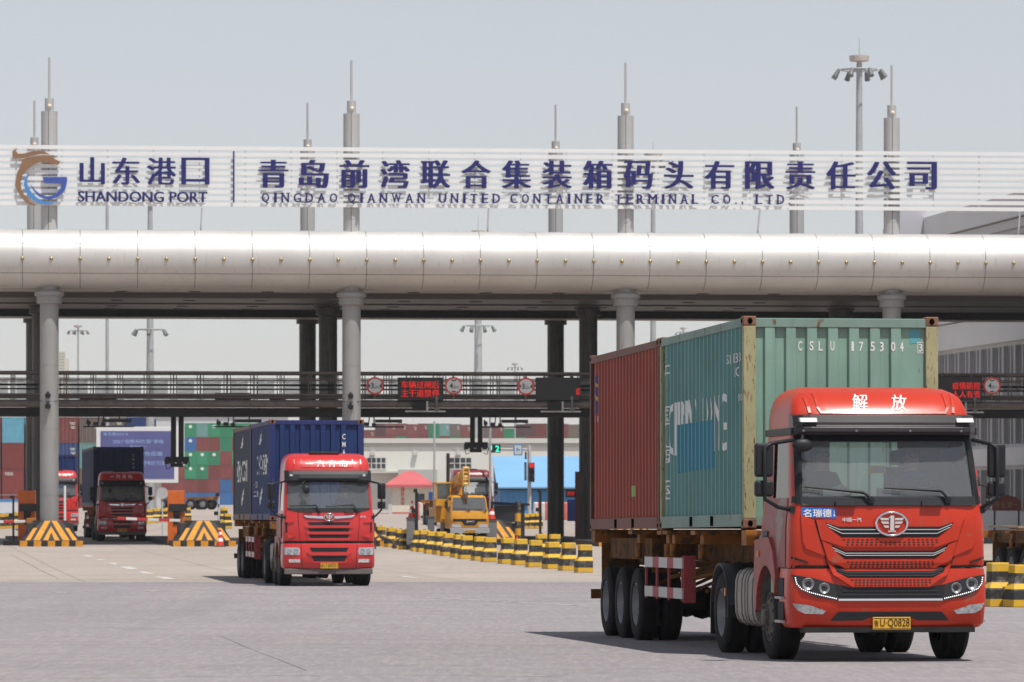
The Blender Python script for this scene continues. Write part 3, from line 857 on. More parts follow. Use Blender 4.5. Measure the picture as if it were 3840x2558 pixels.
class Cab:
    """shell lofted from (z, half width, front y, rear y) levels"""
    T = [-1, -.985, -.96, -.925, -.62, -.31, 0, .31, .62, .925, .96, .985, 1]
    def __init__(s, levels, bow=.05, rc=.14): s.lv = levels; s.bow = bow; s.rc = rc
    def at(s, z):
        lv = s.lv
        if z <= lv[0][0]: return lv[0][1:]
        for a, b in zip(lv, lv[1:]):
            if z <= b[0]:
                t = (z - a[0]) / (b[0] - a[0]); return tuple(a[i] + (b[i] - a[i]) * t for i in (1, 2, 3))
        return lv[-1][1:]
    def yf(s, x, z):
        hw, f, r = s.at(z); ax = min(abs(x), hw); y = f + s.bow * (ax / hw) ** 2; d = ax - (hw - s.rc)
        if d > 0: y += s.rc - math.sqrt(max(0, s.rc ** 2 - d * d))
        return y
    def loft(s, zs, hole, inset=0.0, S=(.08, .2, .62, .72, .9), RR=(.96, .5, .1, -.3, -.96), yr=None):
        rings = []
        for z in zs:
            hw, f, r = s.at(z); r = yr or r; hw -= inset
            ring = [(t * hw, s.yf(t * (hw + inset), z) + inset, z) for t in s.T]
            y0 = ring[-1][1]
            side = [y0 + (r - .07 - y0) * q for q in S]
            ring += [(hw, y, z) for y in side] + [(hw - .02, r - .02, z)]
            ring += [(hw * q, r - inset, z) for q in RR]
            ring += [(-hw + .02, r - .02, z)] + [(-hw, y, z) for y in reversed(side)]
            rings.append(ring)
        n = len(rings[0]); mb = MB(); vs = [p for g in rings for p in g]; fs = []
        for j in range(len(rings) - 1):
            for i in range(n):
                if not hole(j, i, n): fs.append((j * n + i, j * n + (i + 1) % n, (j + 1) * n + (i + 1) % n, (j + 1) * n + i))
        mb.add(vs, fs, 0, True)
        return mb, rings
    def panel(s, polys, off, thick, mi=0, mb=None, grid=.12):
        """polygons in (x,z) bent onto the front surface, proud by off"""
        mb = mb or MB()
        for P in polys:
            q = MB(); q.prism(P, -off, -off - thick * 0 + 0) if False else None
            me = bpy.data.meshes.new("p"); bm = bmesh.new()
            vs = [bm.verts.new((x, 0, z)) for x, z in P]
            tri = tessellate_polygon([[Vector((x, z, 0)) for x, z in P]])
            fs = []
            for t in tri:
                try: fs.append(bm.faces.new([vs[i] for i in t]))
                except ValueError: pass
            xs = [p[0] for p in P]; zs = [p[1] for p in P]
            cuts = [(0, g * grid) for g in range(-20, 21) if min(xs) < g * grid < max(xs)] + [(0, k) for k in (-1.04, 1.04, -1.1, 1.1) if min(xs) < k < max(xs)]
            cuts += [(2, l[0]) for l in s.lv if min(zs) < l[0] < max(zs)]
            for ax, k in cuts:
                co = [0, 0, 0]; co[ax] = k; no = [0, 0, 0]; no[ax] = 1
                bmesh.ops.bisect_plane(bm, geom=bm.verts[:] + bm.edges[:] + bm.faces[:], plane_co=co, plane_no=no)
            front = bm.faces[:]
            r = bmesh.ops.extrude_face_region(bm, geom=front)
            ex = [v for v in r['geom'] if isinstance(v, bmesh.types.BMVert)]
            exs = set(ex)
            for v in bm.verts: v.co.y = s.yf(v.co.x, v.co.z) + (thick if v not in exs else 0) - off
            bm.verts.index_update()
            mb.add([tuple(v.co) for v in bm.verts], [tuple(v.index for v in f.verts) for f in bm.faces], mi)
            bm.free(); bpy.data.meshes.remove(me)
        return mb
    def line(s, pts, w, off=.004, thick=.006, mb=None, mi=0):
        """strip of width w along a polyline on the front surface"""
        P = [Vector((x, z)) for x, z in pts]; a = []; b = []
        for i, p in enumerate(P):
            d0 = (P[i] - P[i - 1]).normalized() if i else (P[1] - P[0]).normalized()
            d1 = (P[i + 1] - P[i]).normalized() if i < len(P) - 1 else d0
            d = (d0 + d1).normalized(); n = Vector((-d.y, d.x)); a.append(p + n * w / 2); b.append(p - n * w / 2)
        for i in range(len(P) - 1):
            mb = s.panel([[tuple(b[i]), tuple(b[i + 1]), tuple(a[i + 1]), tuple(a[i])]], off, thick, mi, mb)
        return mb
    def text(s, t, x, z, h=None, w=None, off=.004, mb=None, mi=0, bold=0.0, fat=0, fatd=.03, shear=0.0):
        q = MB(); q.text(t, (x, 0, z), h=h, w=w, bold=bold, fat=fat, fatd=fatd, shear=shear, d=0)
        mb = mb or MB()
        mb.add([(v[0], s.yf(v[0], v[2]) - off + v[1] * .2, v[2]) for v in q.v], q.f, mi)
        return mb
def mir(P): return [(-x, z) for x, z in reversed(P)]
def full(P):   # left half polygon whose first/last points are on or left of centre -> symmetric polygon
    return P + [(-x, z) for x, z in reversed(P)]

def cab_interior(e, cab, zs, hole, rz=1.9, wheel_x=.55, y0=.25):
    mb, _ = cab.loft(zs, hole, inset=.045)
    mb.obj("inner_lining", INT, e)
    d = MB(); n = 10
    pr = [(cab.at(rz)[1] + .06, rz - .12), (cab.at(rz)[1] + .10, rz - .02), (cab.at(rz)[1] + .35, rz + .04), (cab.at(rz)[1] + .62, rz - .03), (cab.at(rz)[1] + .7, rz - .35)]
    vs = [(x, y, z) for x in (-1.03, -.3, .2, .95) for y, z in pr]
    d.add(vs, [(i * 5 + j, (i + 1) * 5 + j, (i + 1) * 5 + j + 1, i * 5 + j + 1) for i in range(3) for j in range(4)], 0, True)
    d.ball((wheel_x, cab.at(rz)[1] + .42, rz + .0), .26, n=14, sc=(1.3, .8, .55))
    d.box(-.1, .06, cab.at(rz)[1] + .15, cab.at(rz)[1] + .22, rz + .02, rz + .13)
    d.obj("dashboard", INTL, e)
    w = MB(); c = Vector((wheel_x, y0 + .62, rz + .06)); pts = []
    for i in range(25):
        a = 2 * math.pi * i / 24; pts.append(c + Vector((.22 * math.cos(a), .12 * math.sin(a), .19 * math.sin(a))))
    w.tube(pts, .016); w.cyl(c, c + Vector((0, .1, -.3)), .03); w.box(c.x - .2, c.x + .2, c.y - .01, c.y + .01, c.z - .02, c.z + .02)
    w.obj("steering_wheel", BLACK, e)
    st = MB()
    for x in (-.55, wheel_x):
        st.box(x - .25, x + .25, y0 + .95, y0 + 1.45, 1.45, 1.6); st.hexa([(x - .23, y0 + 1.38, 1.6), (x + .23, y0 + 1.38, 1.6), (x + .23, y0 + 1.5, 1.6), (x - .23, y0 + 1.5, 1.6)], [(x - .2, y0 + 1.5, 2.3), (x + .2, y0 + 1.5, 2.3), (x + .2, y0 + 1.6, 2.3), (x - .2, y0 + 1.6, 2.3)])
        st.box(x - .13, x + .13, y0 + 1.5, y0 + 1.58, 2.32, 2.5)
    st.obj("seats", INT, e, .04)
def person(name, label, M, jacket, lean=0.0, hands=True, face=-1):
    """seated figure, origin at the hips, facing -y"""
    me = bpy.data.meshes.new(name)
    J = {}; E = []; Rr = []
    V = []
    def v(k, p, r): J[k] = len(V); V.append(p); Rr.append(r); return k
    def ed(a, b): E.append((J[a], J[b]))
    v('pel', (0, 0, .10), .17); v('wst', (0, -.01, .28), .155); v('chs', (0, -.02, .47), .18); v('nck', (0, -.02, .60), .075); v('hd0', (0, -.04, .68), .085); v('hd1', (0, -.045, .78), .105); v('hd2', (0, -.04, .86), .075)
    for a, b in (('pel', 'wst'), ('wst', 'chs'), ('chs', 'nck'), ('nck', 'hd0'), ('hd0', 'hd1'), ('hd1', 'hd2')): ed(a, b)
    for s, n in ((-1, 'l'), (1, 'r')):
        v('sh' + n, (s * .19, -.02, .53), .085); v('el' + n, (s * .27, -.10, .27), .055); v('wr' + n, (s * .19, -.36, .34), .034); v('pm' + n, (s * .18, -.42, .36), .036)
        ed('chs', 'sh' + n); ed('sh' + n, 'el' + n); ed('el' + n, 'wr' + n); ed('wr' + n, 'pm' + n)
        for k in range(4):
            bx = s * .18 + (k - 1.5) * .02
            v('f%s%d' % (n, k), (bx, -.465, .372 - abs(k - 1.3) * .004), .0095); v('g%s%d' % (n, k), (bx, -.495 + .004 * abs(k - 1), .35), .0085); ed('pm' + n, 'f%s%d' % (n, k)); ed('f%s%d' % (n, k), 'g%s%d' % (n, k))
        v('t' + n, (s * .18 - s * .045, -.43, .375), .011); v('u' + n, (s * .18 - s * .055, -.465, .37), .009); ed('pm' + n, 't' + n); ed('t' + n, 'u' + n)
        v('kn' + n, (s * .16, -.46, .06), .075); v('hp' + n, (s * .10, -.03, .06), .105); v('an' + n, (s * .15, -.48, -.36), .05); v('to' + n, (s * .15, -.66, -.42), .04)
        ed('pel', 'hp' + n); ed('hp' + n, 'kn' + n); ed('kn' + n, 'an' + n); ed('an' + n, 'to' + n)
    me.from_pydata(V, E, [])
    o = bpy.data.objects.new(name, me); COL.objects.link(o)
    md = o.modifiers.new("s", 'SKIN'); sv = me.skin_vertices[0].data
    for i, r in enumerate(Rr): sv[i].radius = (r, r)
    sv[0].use_root = True
    o.modifiers.new("d", 'SUBSURF').levels = 1
    bpy.context.view_layer.update()
    m2 = bpy.data.meshes.new_from_object(o.evaluated_get(bpy.context.evaluated_depsgraph_get()))
    bpy.data.objects.remove(o)
    m2.name = name
    for m in (SKIN, jacket, mm("dark trousers", (.02, .02, .025), .9)): m2.materials.append(m)
    for p in m2.polygons:
        c = p.center; p.use_smooth = True
        p.material_index = 0 if (c.z > .605 or (c.y < -.37 and c.z > .28)) else (2 if c.z < .13 else 1)
    o = bpy.data.objects.new(name, m2); COL.objects.link(o)
    o.location, o.rotation_euler = M.to_translation(), M.to_euler()
    tag(o, label, "person")
    f = MB(); f.ball((0, -.145, .755), .018, n=8, sc=(.8, 1, 1.5))
    for s in (-1, 1): f.ball((s * .104, -.035, .76), .028, n=8, sc=(.4, .8, 1.2))
    f.obj("nose_and_ears", SKIN, o)
    g = MB()
    for s in (-1, 1): g.ball((s * .037, -.132, .785), .013, n=8, sc=(1.3, .6, .7)); g.box(s * .037 - .02, s * .037 + .02, -.142, -.13, .803, .809)
    g.box(-.025, .025, -.142, -.125, .711, .718)
    g.obj("eyes_and_mouth", HAIR, o)
    h = MB(); h.ball((0, -.025, .80), .122, n=14, sc=(.93, 1.0, .95))
    hb = MB(); keep = [i for i, v_ in enumerate(h.v) if v_[2] > .79 + (.03 if v_[1] < -.08 else -.04)]
    ks = set(keep); hb.add(h.v, [fc for fc in h.f if all(i in ks for i in fc)], 0, True)
    hb.obj("hair", HAIR, o)
    return o
# ------------------------------------------------------------------ chassis and trailer
def rail_frame(e, y0, y1, name="chassis_frame", z0=.72, z1=.98):
    mb = MB()
    for s in (-.42, .42): mb.box(s - .05, s + .05, y0, y1, z0, z1)
    k = y0 + .3
    while k < y1: mb.box(-.42, .42, k, k + .12, z0 + .04, z1 - .04); k += 1.1
    mb.cyl((0, y0 + .3, .62), (0, y0 + 1.4, .66), .3, n=14)
    mb.box(-.5, .5, y0 - .2, y0 + .6, .42, .8)
    mb.obj(name, DARK, e)
def axle(e, y, r=.5):
    mb = MB(); mb.cyl((-1.0, y, r), (1.0, y, r), .075, n=12); mb.ball((0, y, r), .24, n=12)
    for s in (-.55, .55): mb.box(s - .05, s + .05, y - .5, y + .5, r + .1, r + .2)
    mb.obj("axle", DARK, e)
def fender(e, x0, x1, yc, r, name="mudguard", m=BLACK, z=.5, a0=10, a1=170, flap=True):
    mb = MB(); n = 14; vs = []
    for i in range(n + 1):
        a = R(a0 + (a1 - a0) * i / n)
        for rr in (r, r + .025):
            for x in (x0, x1): vs.append((x, yc - rr * math.cos(a), z + rr * math.sin(a)))
    fs = []
    for i in range(n):
        b = i * 4; c = b + 4
        fs += [(b, b + 1, c + 1, c), (b + 2, c + 2, c + 3, b + 3), (b, c, c + 2, b + 2), (b + 1, b + 3, c + 3, c + 1)]
    mb.add(vs, fs, 0, True)
    if flap:
        mb.box(x0, x1, yc + r - .02, yc + r + .01, .22, z + r * .2)
        mb.box(x0, x1, yc - r - .01, yc - r + .02, .45, z + r * .2)
    mb.obj(name, m, e)
RWM = bpy.data.materials.new("red and white guard stripes")
def stripes_mat(m, axis, period, ca, cb, off=0.0, duty=.5):
    m.use_nodes = True; nt = m.node_tree; b = nt.nodes["Principled BSDF"]; b.inputs["Roughness"].default_value = .6
    tc = nt.nodes.new("ShaderNodeTexCoord"); sp = nt.nodes.new("ShaderNodeSeparateXYZ"); nt.links.new(tc.outputs["Object"], sp.inputs[0])
    a = nt.nodes.new("ShaderNodeMath"); a.operation = 'ADD'; a.inputs[1].default_value = off + 100 * period
    d = nt.nodes.new("ShaderNodeMath"); d.operation = 'DIVIDE'; d.inputs[1].default_value = period
    fr = nt.nodes.new("ShaderNodeMath"); fr.operation = 'FRACT'
    lt = nt.nodes.new("ShaderNodeMath"); lt.operation = 'LESS_THAN'; lt.inputs[1].default_value = duty
    nt.links.new(sp.outputs[axis], a.inputs[0]); nt.links.new(a.outputs[0], d.inputs[0]); nt.links.new(d.outputs[0], fr.inputs[0]); nt.links.new(fr.outputs[0], lt.inputs[0])
    x = nt.nodes.new("ShaderNodeMix"); x.data_type = 'RGBA'; nt.links.new(lt.outputs[0], x.inputs[0]); x.inputs[6].default_value = (*ca, 1); x.inputs[7].default_value = (*cb, 1)
    nt.links.new(x.outputs[2], b.inputs["Base Color"]); return m
stripes_mat(RWM, 1, 1.15, (.55, .54, .52), (.36, .045, .05), .3, .42)
GUARDR = mm("guard red", (.33, .045, .05), .6, var=.15)
REFL = mm("reflector strip", (.62, .60, .56), .4)
def trailer(e, yf, axles, guard, zdeck=1.55):
    """skeleton semi-trailer: two beams, bolsters with twist locks, braces, wheels, side guards"""
    L = yf + 12.25
    mb = MB()
    for s in (-.5, .5):
        mb.box(s - .07, s + .07, yf + .05, L, zdeck - .11, zdeck - .08); mb.box(s - .012, s + .012, yf + .05, L, zdeck - .5, zdeck - .1); mb.box(s - .07, s + .07, yf + 2.4, L, zdeck - .53, zdeck - .5)
    for y in (yf + 1.4, yf + 2.6, yf + 4.4, yf + 7.6, yf + 9.2, yf + 10.6): mb.box(-.5, .5, y, y + .1, zdeck - .45, zdeck - .12)
    for y in (yf + 3.1, yf + 3.9, yf + 4.8, yf + 7.4):
        for s in (-1, 1):
            mb.cyl((s * .55, y, zdeck - .45), (s * 1.1, y + 1.2, .9), .03, n=6)
            mb.cyl((s * .55, y + .6, zdeck - .6), (s * 1.12, y + .1, .75), .025, n=6)
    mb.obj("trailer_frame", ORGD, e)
    for y in (yf, L - .35): MB().box(-1.215, 1.215, y, y + .3, zdeck - .20, zdeck - .012).obj("bolster", ORG, e, .006)
    for y in (yf + 5.75, yf + 6.2, yf + 3.6, yf + 8.6):
        b = MB(); b.box(-1.2, 1.2, y, y + .34, zdeck - .075, zdeck - .02); b.box(-1.08, 1.08, y + .06, y + .28, zdeck - .2, zdeck - .075)
        for s in (-1, 1): b.cyl((s * 1.08, y + .17, zdeck - .2), (s * 1.08, y + .17, zdeck - .40), .05, n=10); b.cyl((s * 1.08, y + .17, zdeck - .42), (s * 1.08, y + .17, zdeck - .40), .1, n=10)
        b.obj("bolster", ORG, e, .006)
    lm = MB()
    lm.cyl((-1.0, yf - .004, zdeck - .11), (-1.0, yf - .02, zdeck - .11), .05, n=16); lm.cyl((1.0, yf - .004, zdeck - .11), (1.0, yf - .02, zdeck - .11), .05, n=16)
    lm.obj("marker_lamps", REFL, e)
    rs = MB()
    for y in (yf + 4.4, yf + 6.9):
        for s in (-1, 1): rs.box(s * 1.221 - .002, s * 1.221 + .002, y, y + .45, zdeck - .16, zdeck - .09)
    pl = MB()
    for s in (-1, 1):
        pl.box(s * .85 - .28, s * .85 + .28, guard[1] - .1, guard[1] - .06, .95, 1.42)
        pl.box(s * .85 - .28, s * .85 + .28, axles[-1] + .72, axles[-1] + .75, .3, 1.35)
        pl.box(s * 1.0 - .02, s * 1.0 + .02, guard[1] - .1, axles[-1] + .7, 1.12, 1.42)
    pl.box(-1.22, 1.22, L - .12, L - .02, .52, .66)
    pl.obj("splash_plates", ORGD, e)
    MB().box(-.38, -.26, yf + 2.5, yf + 2.7, .35, 1.1).box(.26, .38, yf + 2.5, yf + 2.7, .35, 1.1).box(-.45, -.2, yf + 2.4, yf + 2.8, .3, .35).box(.2, .45, yf + 2.4, yf + 2.8, .3, .35).obj("landing_legs", DARK, e)
    for y in axles:
        axle(e, y)
        for s in (-1, 1): wheel(e, s * 1.06, y, .51, .27, s, STEELR, True)
    g0, g1 = guard
    for s in (-1, 1):
        x = s * 1.2; gd = MB()
        for z in (.63, 1.03): gd.box(x - .02, x + .02, g0, g1, z, z + .14)
        q = gd.obj("side_guard", RWM, e)
        for y in (g0 + .02, g0 + (g1 - g0) * .36, g0 + (g1 - g0) * .68, g1 - .06): MB().box(x - .015, x + .015, y, y + .05, .60, 1.19).obj("guard_post", GUARDR, q)
        MB().box(min(x, x - s * .16), max(x, x - s * .16), g0 - .045, g0 - .004, .58, 1.2).obj("guard_end", GUARDR, q)
def mirrors(e, cab, side, z0, z1, z2, z3, xo, w, y=.06, top=(1.06, 2.6), bot=(1.16, 1.78)):
    s = side
    a = MB()
    xm = s * (xo + w * (.45 if s > 0 else .5))
    a.tube([(s * top[0], .34, top[1]), (s * (xo + .03), y + .02, top[1] - .05), (xm, y - .02, top[1] - .10), (xm, y - .03, z1 + .1), (xm, y - .03, z2), (xm, y - .02, z3 - .03), (s * (xo - .06), y + .05, bot[1] + .03), (s * bot[0], .2, bot[1])], .024)
    a.box(min(s * bot[0], s * (bot[0] - .1)), max(s * bot[0], s * (bot[0] - .1)), .14, .26, bot[1] - .04, bot[1] + .04)
    o = a.obj("mirror_arm", BLACK, e)
    for za, zb, n in ((z0, z1, "main_mirror"), (z2, z3, "wide_mirror")):
        m = MB(); x0, x1 = s * xo, s * (xo + w)
        m.box(min(x0, x1), max(x0, x1), y, y + .12, zb, za)
        q = m.obj(n, BLACK, o, .035, seg=3)
        MB().box(min(x0, x1) + .02, max(x0, x1) - .02, y + .12, y + .124, zb + .02, za - .02).obj("mirror_glass", CHROME, q)
def wipers(e, cab, pts):
    for (bx, bz), (ex, ez), (tx, tz) in pts:
        mb = MB(); f = lambda x, z, o: (x, cab.yf(x, z) - o, z)
        mb.cyl(f(bx, bz, .0), f(bx, bz, .05), .04, n=12)
        mb.tube([f(bx, bz, .045), f((bx + ex) / 2, bz + (ez - bz) * .6, .06), f(ex, ez, .05)], .017)
        mb.tube([f(ex, ez, .05), f((ex + tx) / 2, (ez + tz) / 2, .045), f(tx, tz, .03)], [.02, .013, .009])
        mb.obj("wiper", BLACK, e)
def plate(e, cab, x, z, w, h, t1, t2, y=-.03):
    p = MB().box(x - w / 2, x + w / 2, y - .012, y, z - h / 2, z + h / 2).obj("license_plate", PLATEY, e, .006)
    mb = MB()
    mb.text(t1, (x - w * .41, y - .013, z), h=h * .55, w=w * .12); mb.text(t2, (x + w * .08, y - .013, z), h=h * .72, w=w * .78, bold=.005)
    for a, b in ((0, 1), (1, 0)): pass
    fr = .006
    for q in ((x - w / 2 + .008, x + w / 2 - .008, z + h / 2 - .016, z + h / 2 - .01), (x - w / 2 + .008, x + w / 2 - .008, z - h / 2 + .01, z - h / 2 + .016)): mb.box(q[0], q[1], y - .0145, y - .0125, q[2], q[3])
    mb.obj("plate_characters", mm("plate black", (.04, .02, .01), .6), p)
def emblem(e, cab, x, z, rx, rz, y_off=.04):
    y = cab.yf(x, z) - y_off; mb = MB(); pts = []
    for i in range(41):
        a = 2 * math.pi * i / 40; pts.append((x + rx * math.cos(a), y, z + rz * math.sin(a)))
    mb.tube(pts, rx * .085, 8)
    k = rx / .19
    P = lambda poly: mb.prism([(px * k, pz * k) for px, pz in poly], .0, .012, (x, y, z), (1, 0, 0), (0, 0, 1))
    P([(-.022, -.09), (.028, -.09), (.028, .1), (-.012, .1), (-.04, .068), (-.018, .072)]); P([(-.045, -.098), (.05, -.098), (.05, -.082), (-.045, -.082)])
    for s in (-1, 1):
        for j, (zz, x1) in enumerate(((.055, .15), (.012, .135), (-.035, .105))):
            q = [(s * .038, zz - .012), (s * (x1 - .02), zz - .012), (s * x1, zz + .018), (s * .038, zz + .014)]
            P(q if s > 0 else q[::-1])
    bk = MB(); bk.prism([(rx * .95 * math.cos(2 * math.pi * i / 32), rz * .95 * math.sin(2 * math.pi * i / 32)) for i in range(32)], -.05, -.008, (x, y, z), (1, 0, 0), (0, 0, 1))
    o = mb.obj("emblem", CHROME, e); bk.obj("emblem_back", REDT, o)

# ------------------------------------------------------------------ front red truck
def truck_a(loc, rz, rx):
    e = empty("container_truck", loc, rz, rx, "large red container truck in front, with two containers and a blue sticker below its windscreen", "truck", "trucks leaving the terminal")
    F3 = lambda x, y: ((x - 1292) / 742.5 * 1.024, (1462 - y) / 742.5)
    F2 = lambda x, y: ((x - 1292) / 742.5 * 1.024, (2499.7 - y) / 742.5)
    P3 = lambda L: [F3(*p) for p in L]
    P2 = lambda L: [F2(*p) for p in L]
    lv = [(1.10, 1.165, .06, 2.0), (1.16, 1.172, .045, 2.0), (1.60, 1.165, .045, 2.0), (1.83, 1.14, .055, 2.0), (1.92, 1.13, .08, 2.0), (2.25, 1.11, .20, 2.0), (2.60, 1.085, .33, 2.0),
          (2.68, 1.08, .36, 2.0), (2.88, 1.07, .42, 2.0), (2.99, 1.05, .49, 2.0), (3.09, 1.015, .60, 2.0), (3.16, .96, .74, 1.98), (3.215, .88, .95, 1.95), (3.245, .76, 1.3, 1.9)]
    cab = Cab(lv); zs = [l[0] for l in lv]
    def hole(j, i, n):
        if 4 <= j <= 5 and (3 <= i <= 8): return True
        if 4 <= j <= 5 and i in (13, 14, 27, 28): return True
        if 4 <= j <= 5 and i in (20, 21): return True
        return False
    mb, rings = cab.loft(zs, hole)
    top = rings[-1]; mb.add(top, [tuple(range(len(top)))], 0, True)
    body = mb.obj("cab_body", REDT, e)
    for sg_ in ((25, 26, 27, 28), (13, 14, 15, 16)):
        d = MB(); s = -1 if sg_[0] == 25 else 1; n = len(rings[0])
        for j in range(0, 6):
            for i in sg_:
                if hole(j, i, n): continue
                q = [rings[j][i], rings[j][(i + 1) % n], rings[j + 1][(i + 1) % n], rings[j + 1][i]]
                d.add([(x + s * .008, y, z) for x, y, z in q], [(0, 1, 2, 3)])
        dr = d.obj("door", REDUST, e)
        MB().box(min(s * 1.165, s * 1.2), max(s * 1.165, s * 1.2), 1.45, 1.65, 1.42, 1.47).box(min(s * 1.18, s * 1.19), max(s * 1.18, s * 1.19), 1.4, 1.7, 1.36, 1.53).obj("handle", BLACK, dr)
    # fairing side in dusty paint
    cab_interior(e, cab, [z for z in zs if z <= 2.7], hole, 1.90, .52)
    g = cab.panel([[(-1.05, 1.915), (1.05, 1.915), (1.005, 2.61), (-1.005, 2.61)]], -.012, .004); g.obj("windscreen", GLASS, e)
    for s in (-1, 1):
        w = MB(); w.add([(s * 1.12, .3, 1.92), (s * 1.12, 1.42, 1.92), (s * 1.075, 1.5, 2.6), (s * 1.075, .52, 2.6)], [(0, 1, 2, 3)]); w.obj("side_window", GLASSD, e)
    MB().add([(-.33, 1.985, 1.9), (.56, 1.985, 1.9), (.56, 1.985, 2.62), (-.33, 1.985, 2.62)], [(0, 1, 2, 3)]).obj("rear_window", glass("clear glass", (.9, .92, .92), .01, .02), e)
    # black surround of the windscreen
    sr = cab.panel([[(-1.135, 1.86), (-.98, 1.82), (.98, 1.82), (1.135, 1.86), (1.125, 1.935), (-1.125, 1.935)]], .012, .02)
    for s in (-1, 1):
        q = [(s * 1.022, 1.92), (s * 1.10, 1.90), (s * 1.062, 2.66), (s * .985, 2.63)]
        cab.panel([q if s > 0 else q[::-1]], .010, .016, 0, sr)
    cab.panel([[(-1.02, 2.585), (1.02, 2.585), (1.05, 2.68), (-1.05, 2.68)]], .012, .02, 0, sr)
    sr.obj("windscreen_surround", BLACK, e)
    for x0, x1 in ((820, 1000), (1565, 1745)):
        a = F2(x0, 1105); b = F2(x1, 1150)
        cab.panel([[(a[0], b[1]), (b[0], b[1]), (b[0], a[1]), (a[0], a[1])]], .05, .05).obj("wash_nozzle_grip", BLACK, e, .01)
    # sun visor
    v = MB(); xs = [-1.085 + 2.17 * i / 24 for i in range(25)]
    pr = [(.36, 2.66), (.14, 2.655), (.10, 2.69), (.115, 2.745), (.15, 2.76), (.16, 2.80), (.20, 2.885), (.42, 2.90)]
    vs = []
    for x in xs:
        dy = .06 * (x / 1.08) ** 2 + max(0, abs(x) - .96) ** 2 * 9
        vs += [(x, y + dy, z) for y, z in pr]
    m = len(pr); v.add(vs, [(i * m + j, i * m + j + 1, (i + 1) * m + j + 1, (i + 1) * m + j) for i in range(24) for j in range(m - 1)], 0, False)
    v.add(vs[:m], [tuple(range(m))]); v.add(vs[-m:], [tuple(range(m))])
    vz = v.obj("sun_visor", mm("visor dark plastic", (.022, .017, .019), .38, coat=.12, spec=.35), e, .008)
    for s in (-1, 1):
        l = MB(); x0, x1 = s * .83, s * 1.04
        l.hexa([(min(x0, x1), .155, 2.80), (max(x0, x1), .155, 2.80), (max(x0, x1), .24, 2.80), (min(x0, x1), .24, 2.80)], [(min(x0, x1), .20, 2.855), (max(x0, x1), .20, 2.855), (max(x0, x1), .28, 2.855), (min(x0, x1), .28, 2.855)])
        l.obj("marker_light", mm("clear marker lens", (.45, .45, .44), .25), vz, .01)
    bt = MB()
    for x in (-1.0, -.38, .26, .88):
        bt.cyl((x, .09 + .06 * x * x, 2.70), (x, .12 + .06 * x * x, 2.70), .014, n=8)
    bt.obj("visor_bolts", GREYP, vz)
    MB().box(-1.115, -1.06, .35, 1.9, 2.66, 2.74).obj("roof_gutter", BLACK, e); MB().box(1.06, 1.115, .35, 1.9, 2.66, 2.74).obj("roof_gutter", BLACK, e)
    # raised fairing badge field and grooves
    fr = MB()
    rect = P2([(735, 150), (765, 330), (1295, 330)]); x0 = rect[0][0]; x1 = rect[1][0]
    cab.line([(x0, 3.16), (x0 + .01, 2.98), (x1, 2.925), (0, 2.92), (-x1 + .04, 2.925), (-x0 + .03, 2.98), (-x0 + .03, 3.16)], .03, .012, .02, fr)
    for s in (-1, 1): cab.line([(s * .9, 3.17), (s * .86, 2.92)], .035, .01, .02, fr)
    fr.obj("fairing_ridges", REDT, e, .006)
    tx = MB(); cab.text("解", (1050 - 1292) / 742.5 * 1.02 + .09, 3.045, .205, .18, .006, tx, shear=.3, fat=1, fatd=.014); cab.text("放", (1390 - 1292) / 742.5 * 1.02 + .09, 3.045, .19, .18, .006, tx, shear=.3, fat=1, fatd=.014)
    tx.obj("roof_lettering", WHITE, e)
    # bumper
    bl = [(.40, 1.12, .09, .78), (.45, 1.165, .035, .8), (.72, 1.185, .0, .82), (1.0, 1.182, .012, .82), (1.09, 1.172, .035, .8)]
    bc = Cab(bl, .05, .16); bz = [l[0] for l in bl]
    mb, rg = bc.loft(bz, lambda j, i, n: 17 < i < 25)
    mb.add(rg[0], [tuple(range(len(rg[0])))], 0); mb.add(rg[-1], [tuple(range(len(rg[0])))], 0)
    bump = mb.obj("bumper", REDT, e)
    q = MB(); q.box(-1.02, 1.02, .05, .3, .345, .41); q.obj("bumper_skirt", DARK, bump)
    for s in (-1, 1):
        st = MB(); x = s * 1.178; a, b = min(x, x + s * .012), max(x, x + s * .012)
        st.box(a, b, .42, .74, .47, .70); st.box(a, b, .42, .74, .75, .98); st.obj("step_recess", DARK, bump)
        MB().box(min(x, x + s * .05), max(x, x + s * .05), .40, .76, .455, .485).box(min(x, x + s * .05), max(x, x + s * .05), .40, .76, .735, .762).obj("step_tread", mm("step aluminium", (.4, .4, .4), .5, metal=.5), bump)
    # dark grille openings and raised lips
    gr = MB()
    for P in ([(735, 250), (775, 300), (878, 380), (1292, 380)], [(788, 446), (815, 490), (905, 566), (1292, 566)], [(808, 638), (835, 680), (930, 730), (1292, 730)]):
        ups = {250: [(1292, 291), (850, 288)], 446: [(1292, 502), (905, 498)], 638: [(1292, 674), (920, 672)]}[P[0][1]]
        low = P3(P); upp = P3(ups)
        poly = low[:-1] + mir(low[:-1]) + mir(upp[1:]) + upp[1:]
        (bc if P[0][1] > 600 else cab).panel([poly], .006, .01, 0, gr)
    low = P3([(812, 785), (845, 912), (1292, 912)]); upp = P3([(1292, 818), (960, 815)])
    bc.panel([low[:-1] + mir(low[:-1]) + mir(upp[1:]) + upp[1:]], .006, .01, 0, gr)
    low = P3([(780, 1104), (1055, 1101), (1130, 1070)]); upp = P3([(845, 1026)])
    bc.panel([low + mir(low) + mir(upp) + upp], .006, .01, 0, gr)
    grill = gr.obj("grille", BLACK, e)
    lips = MB()
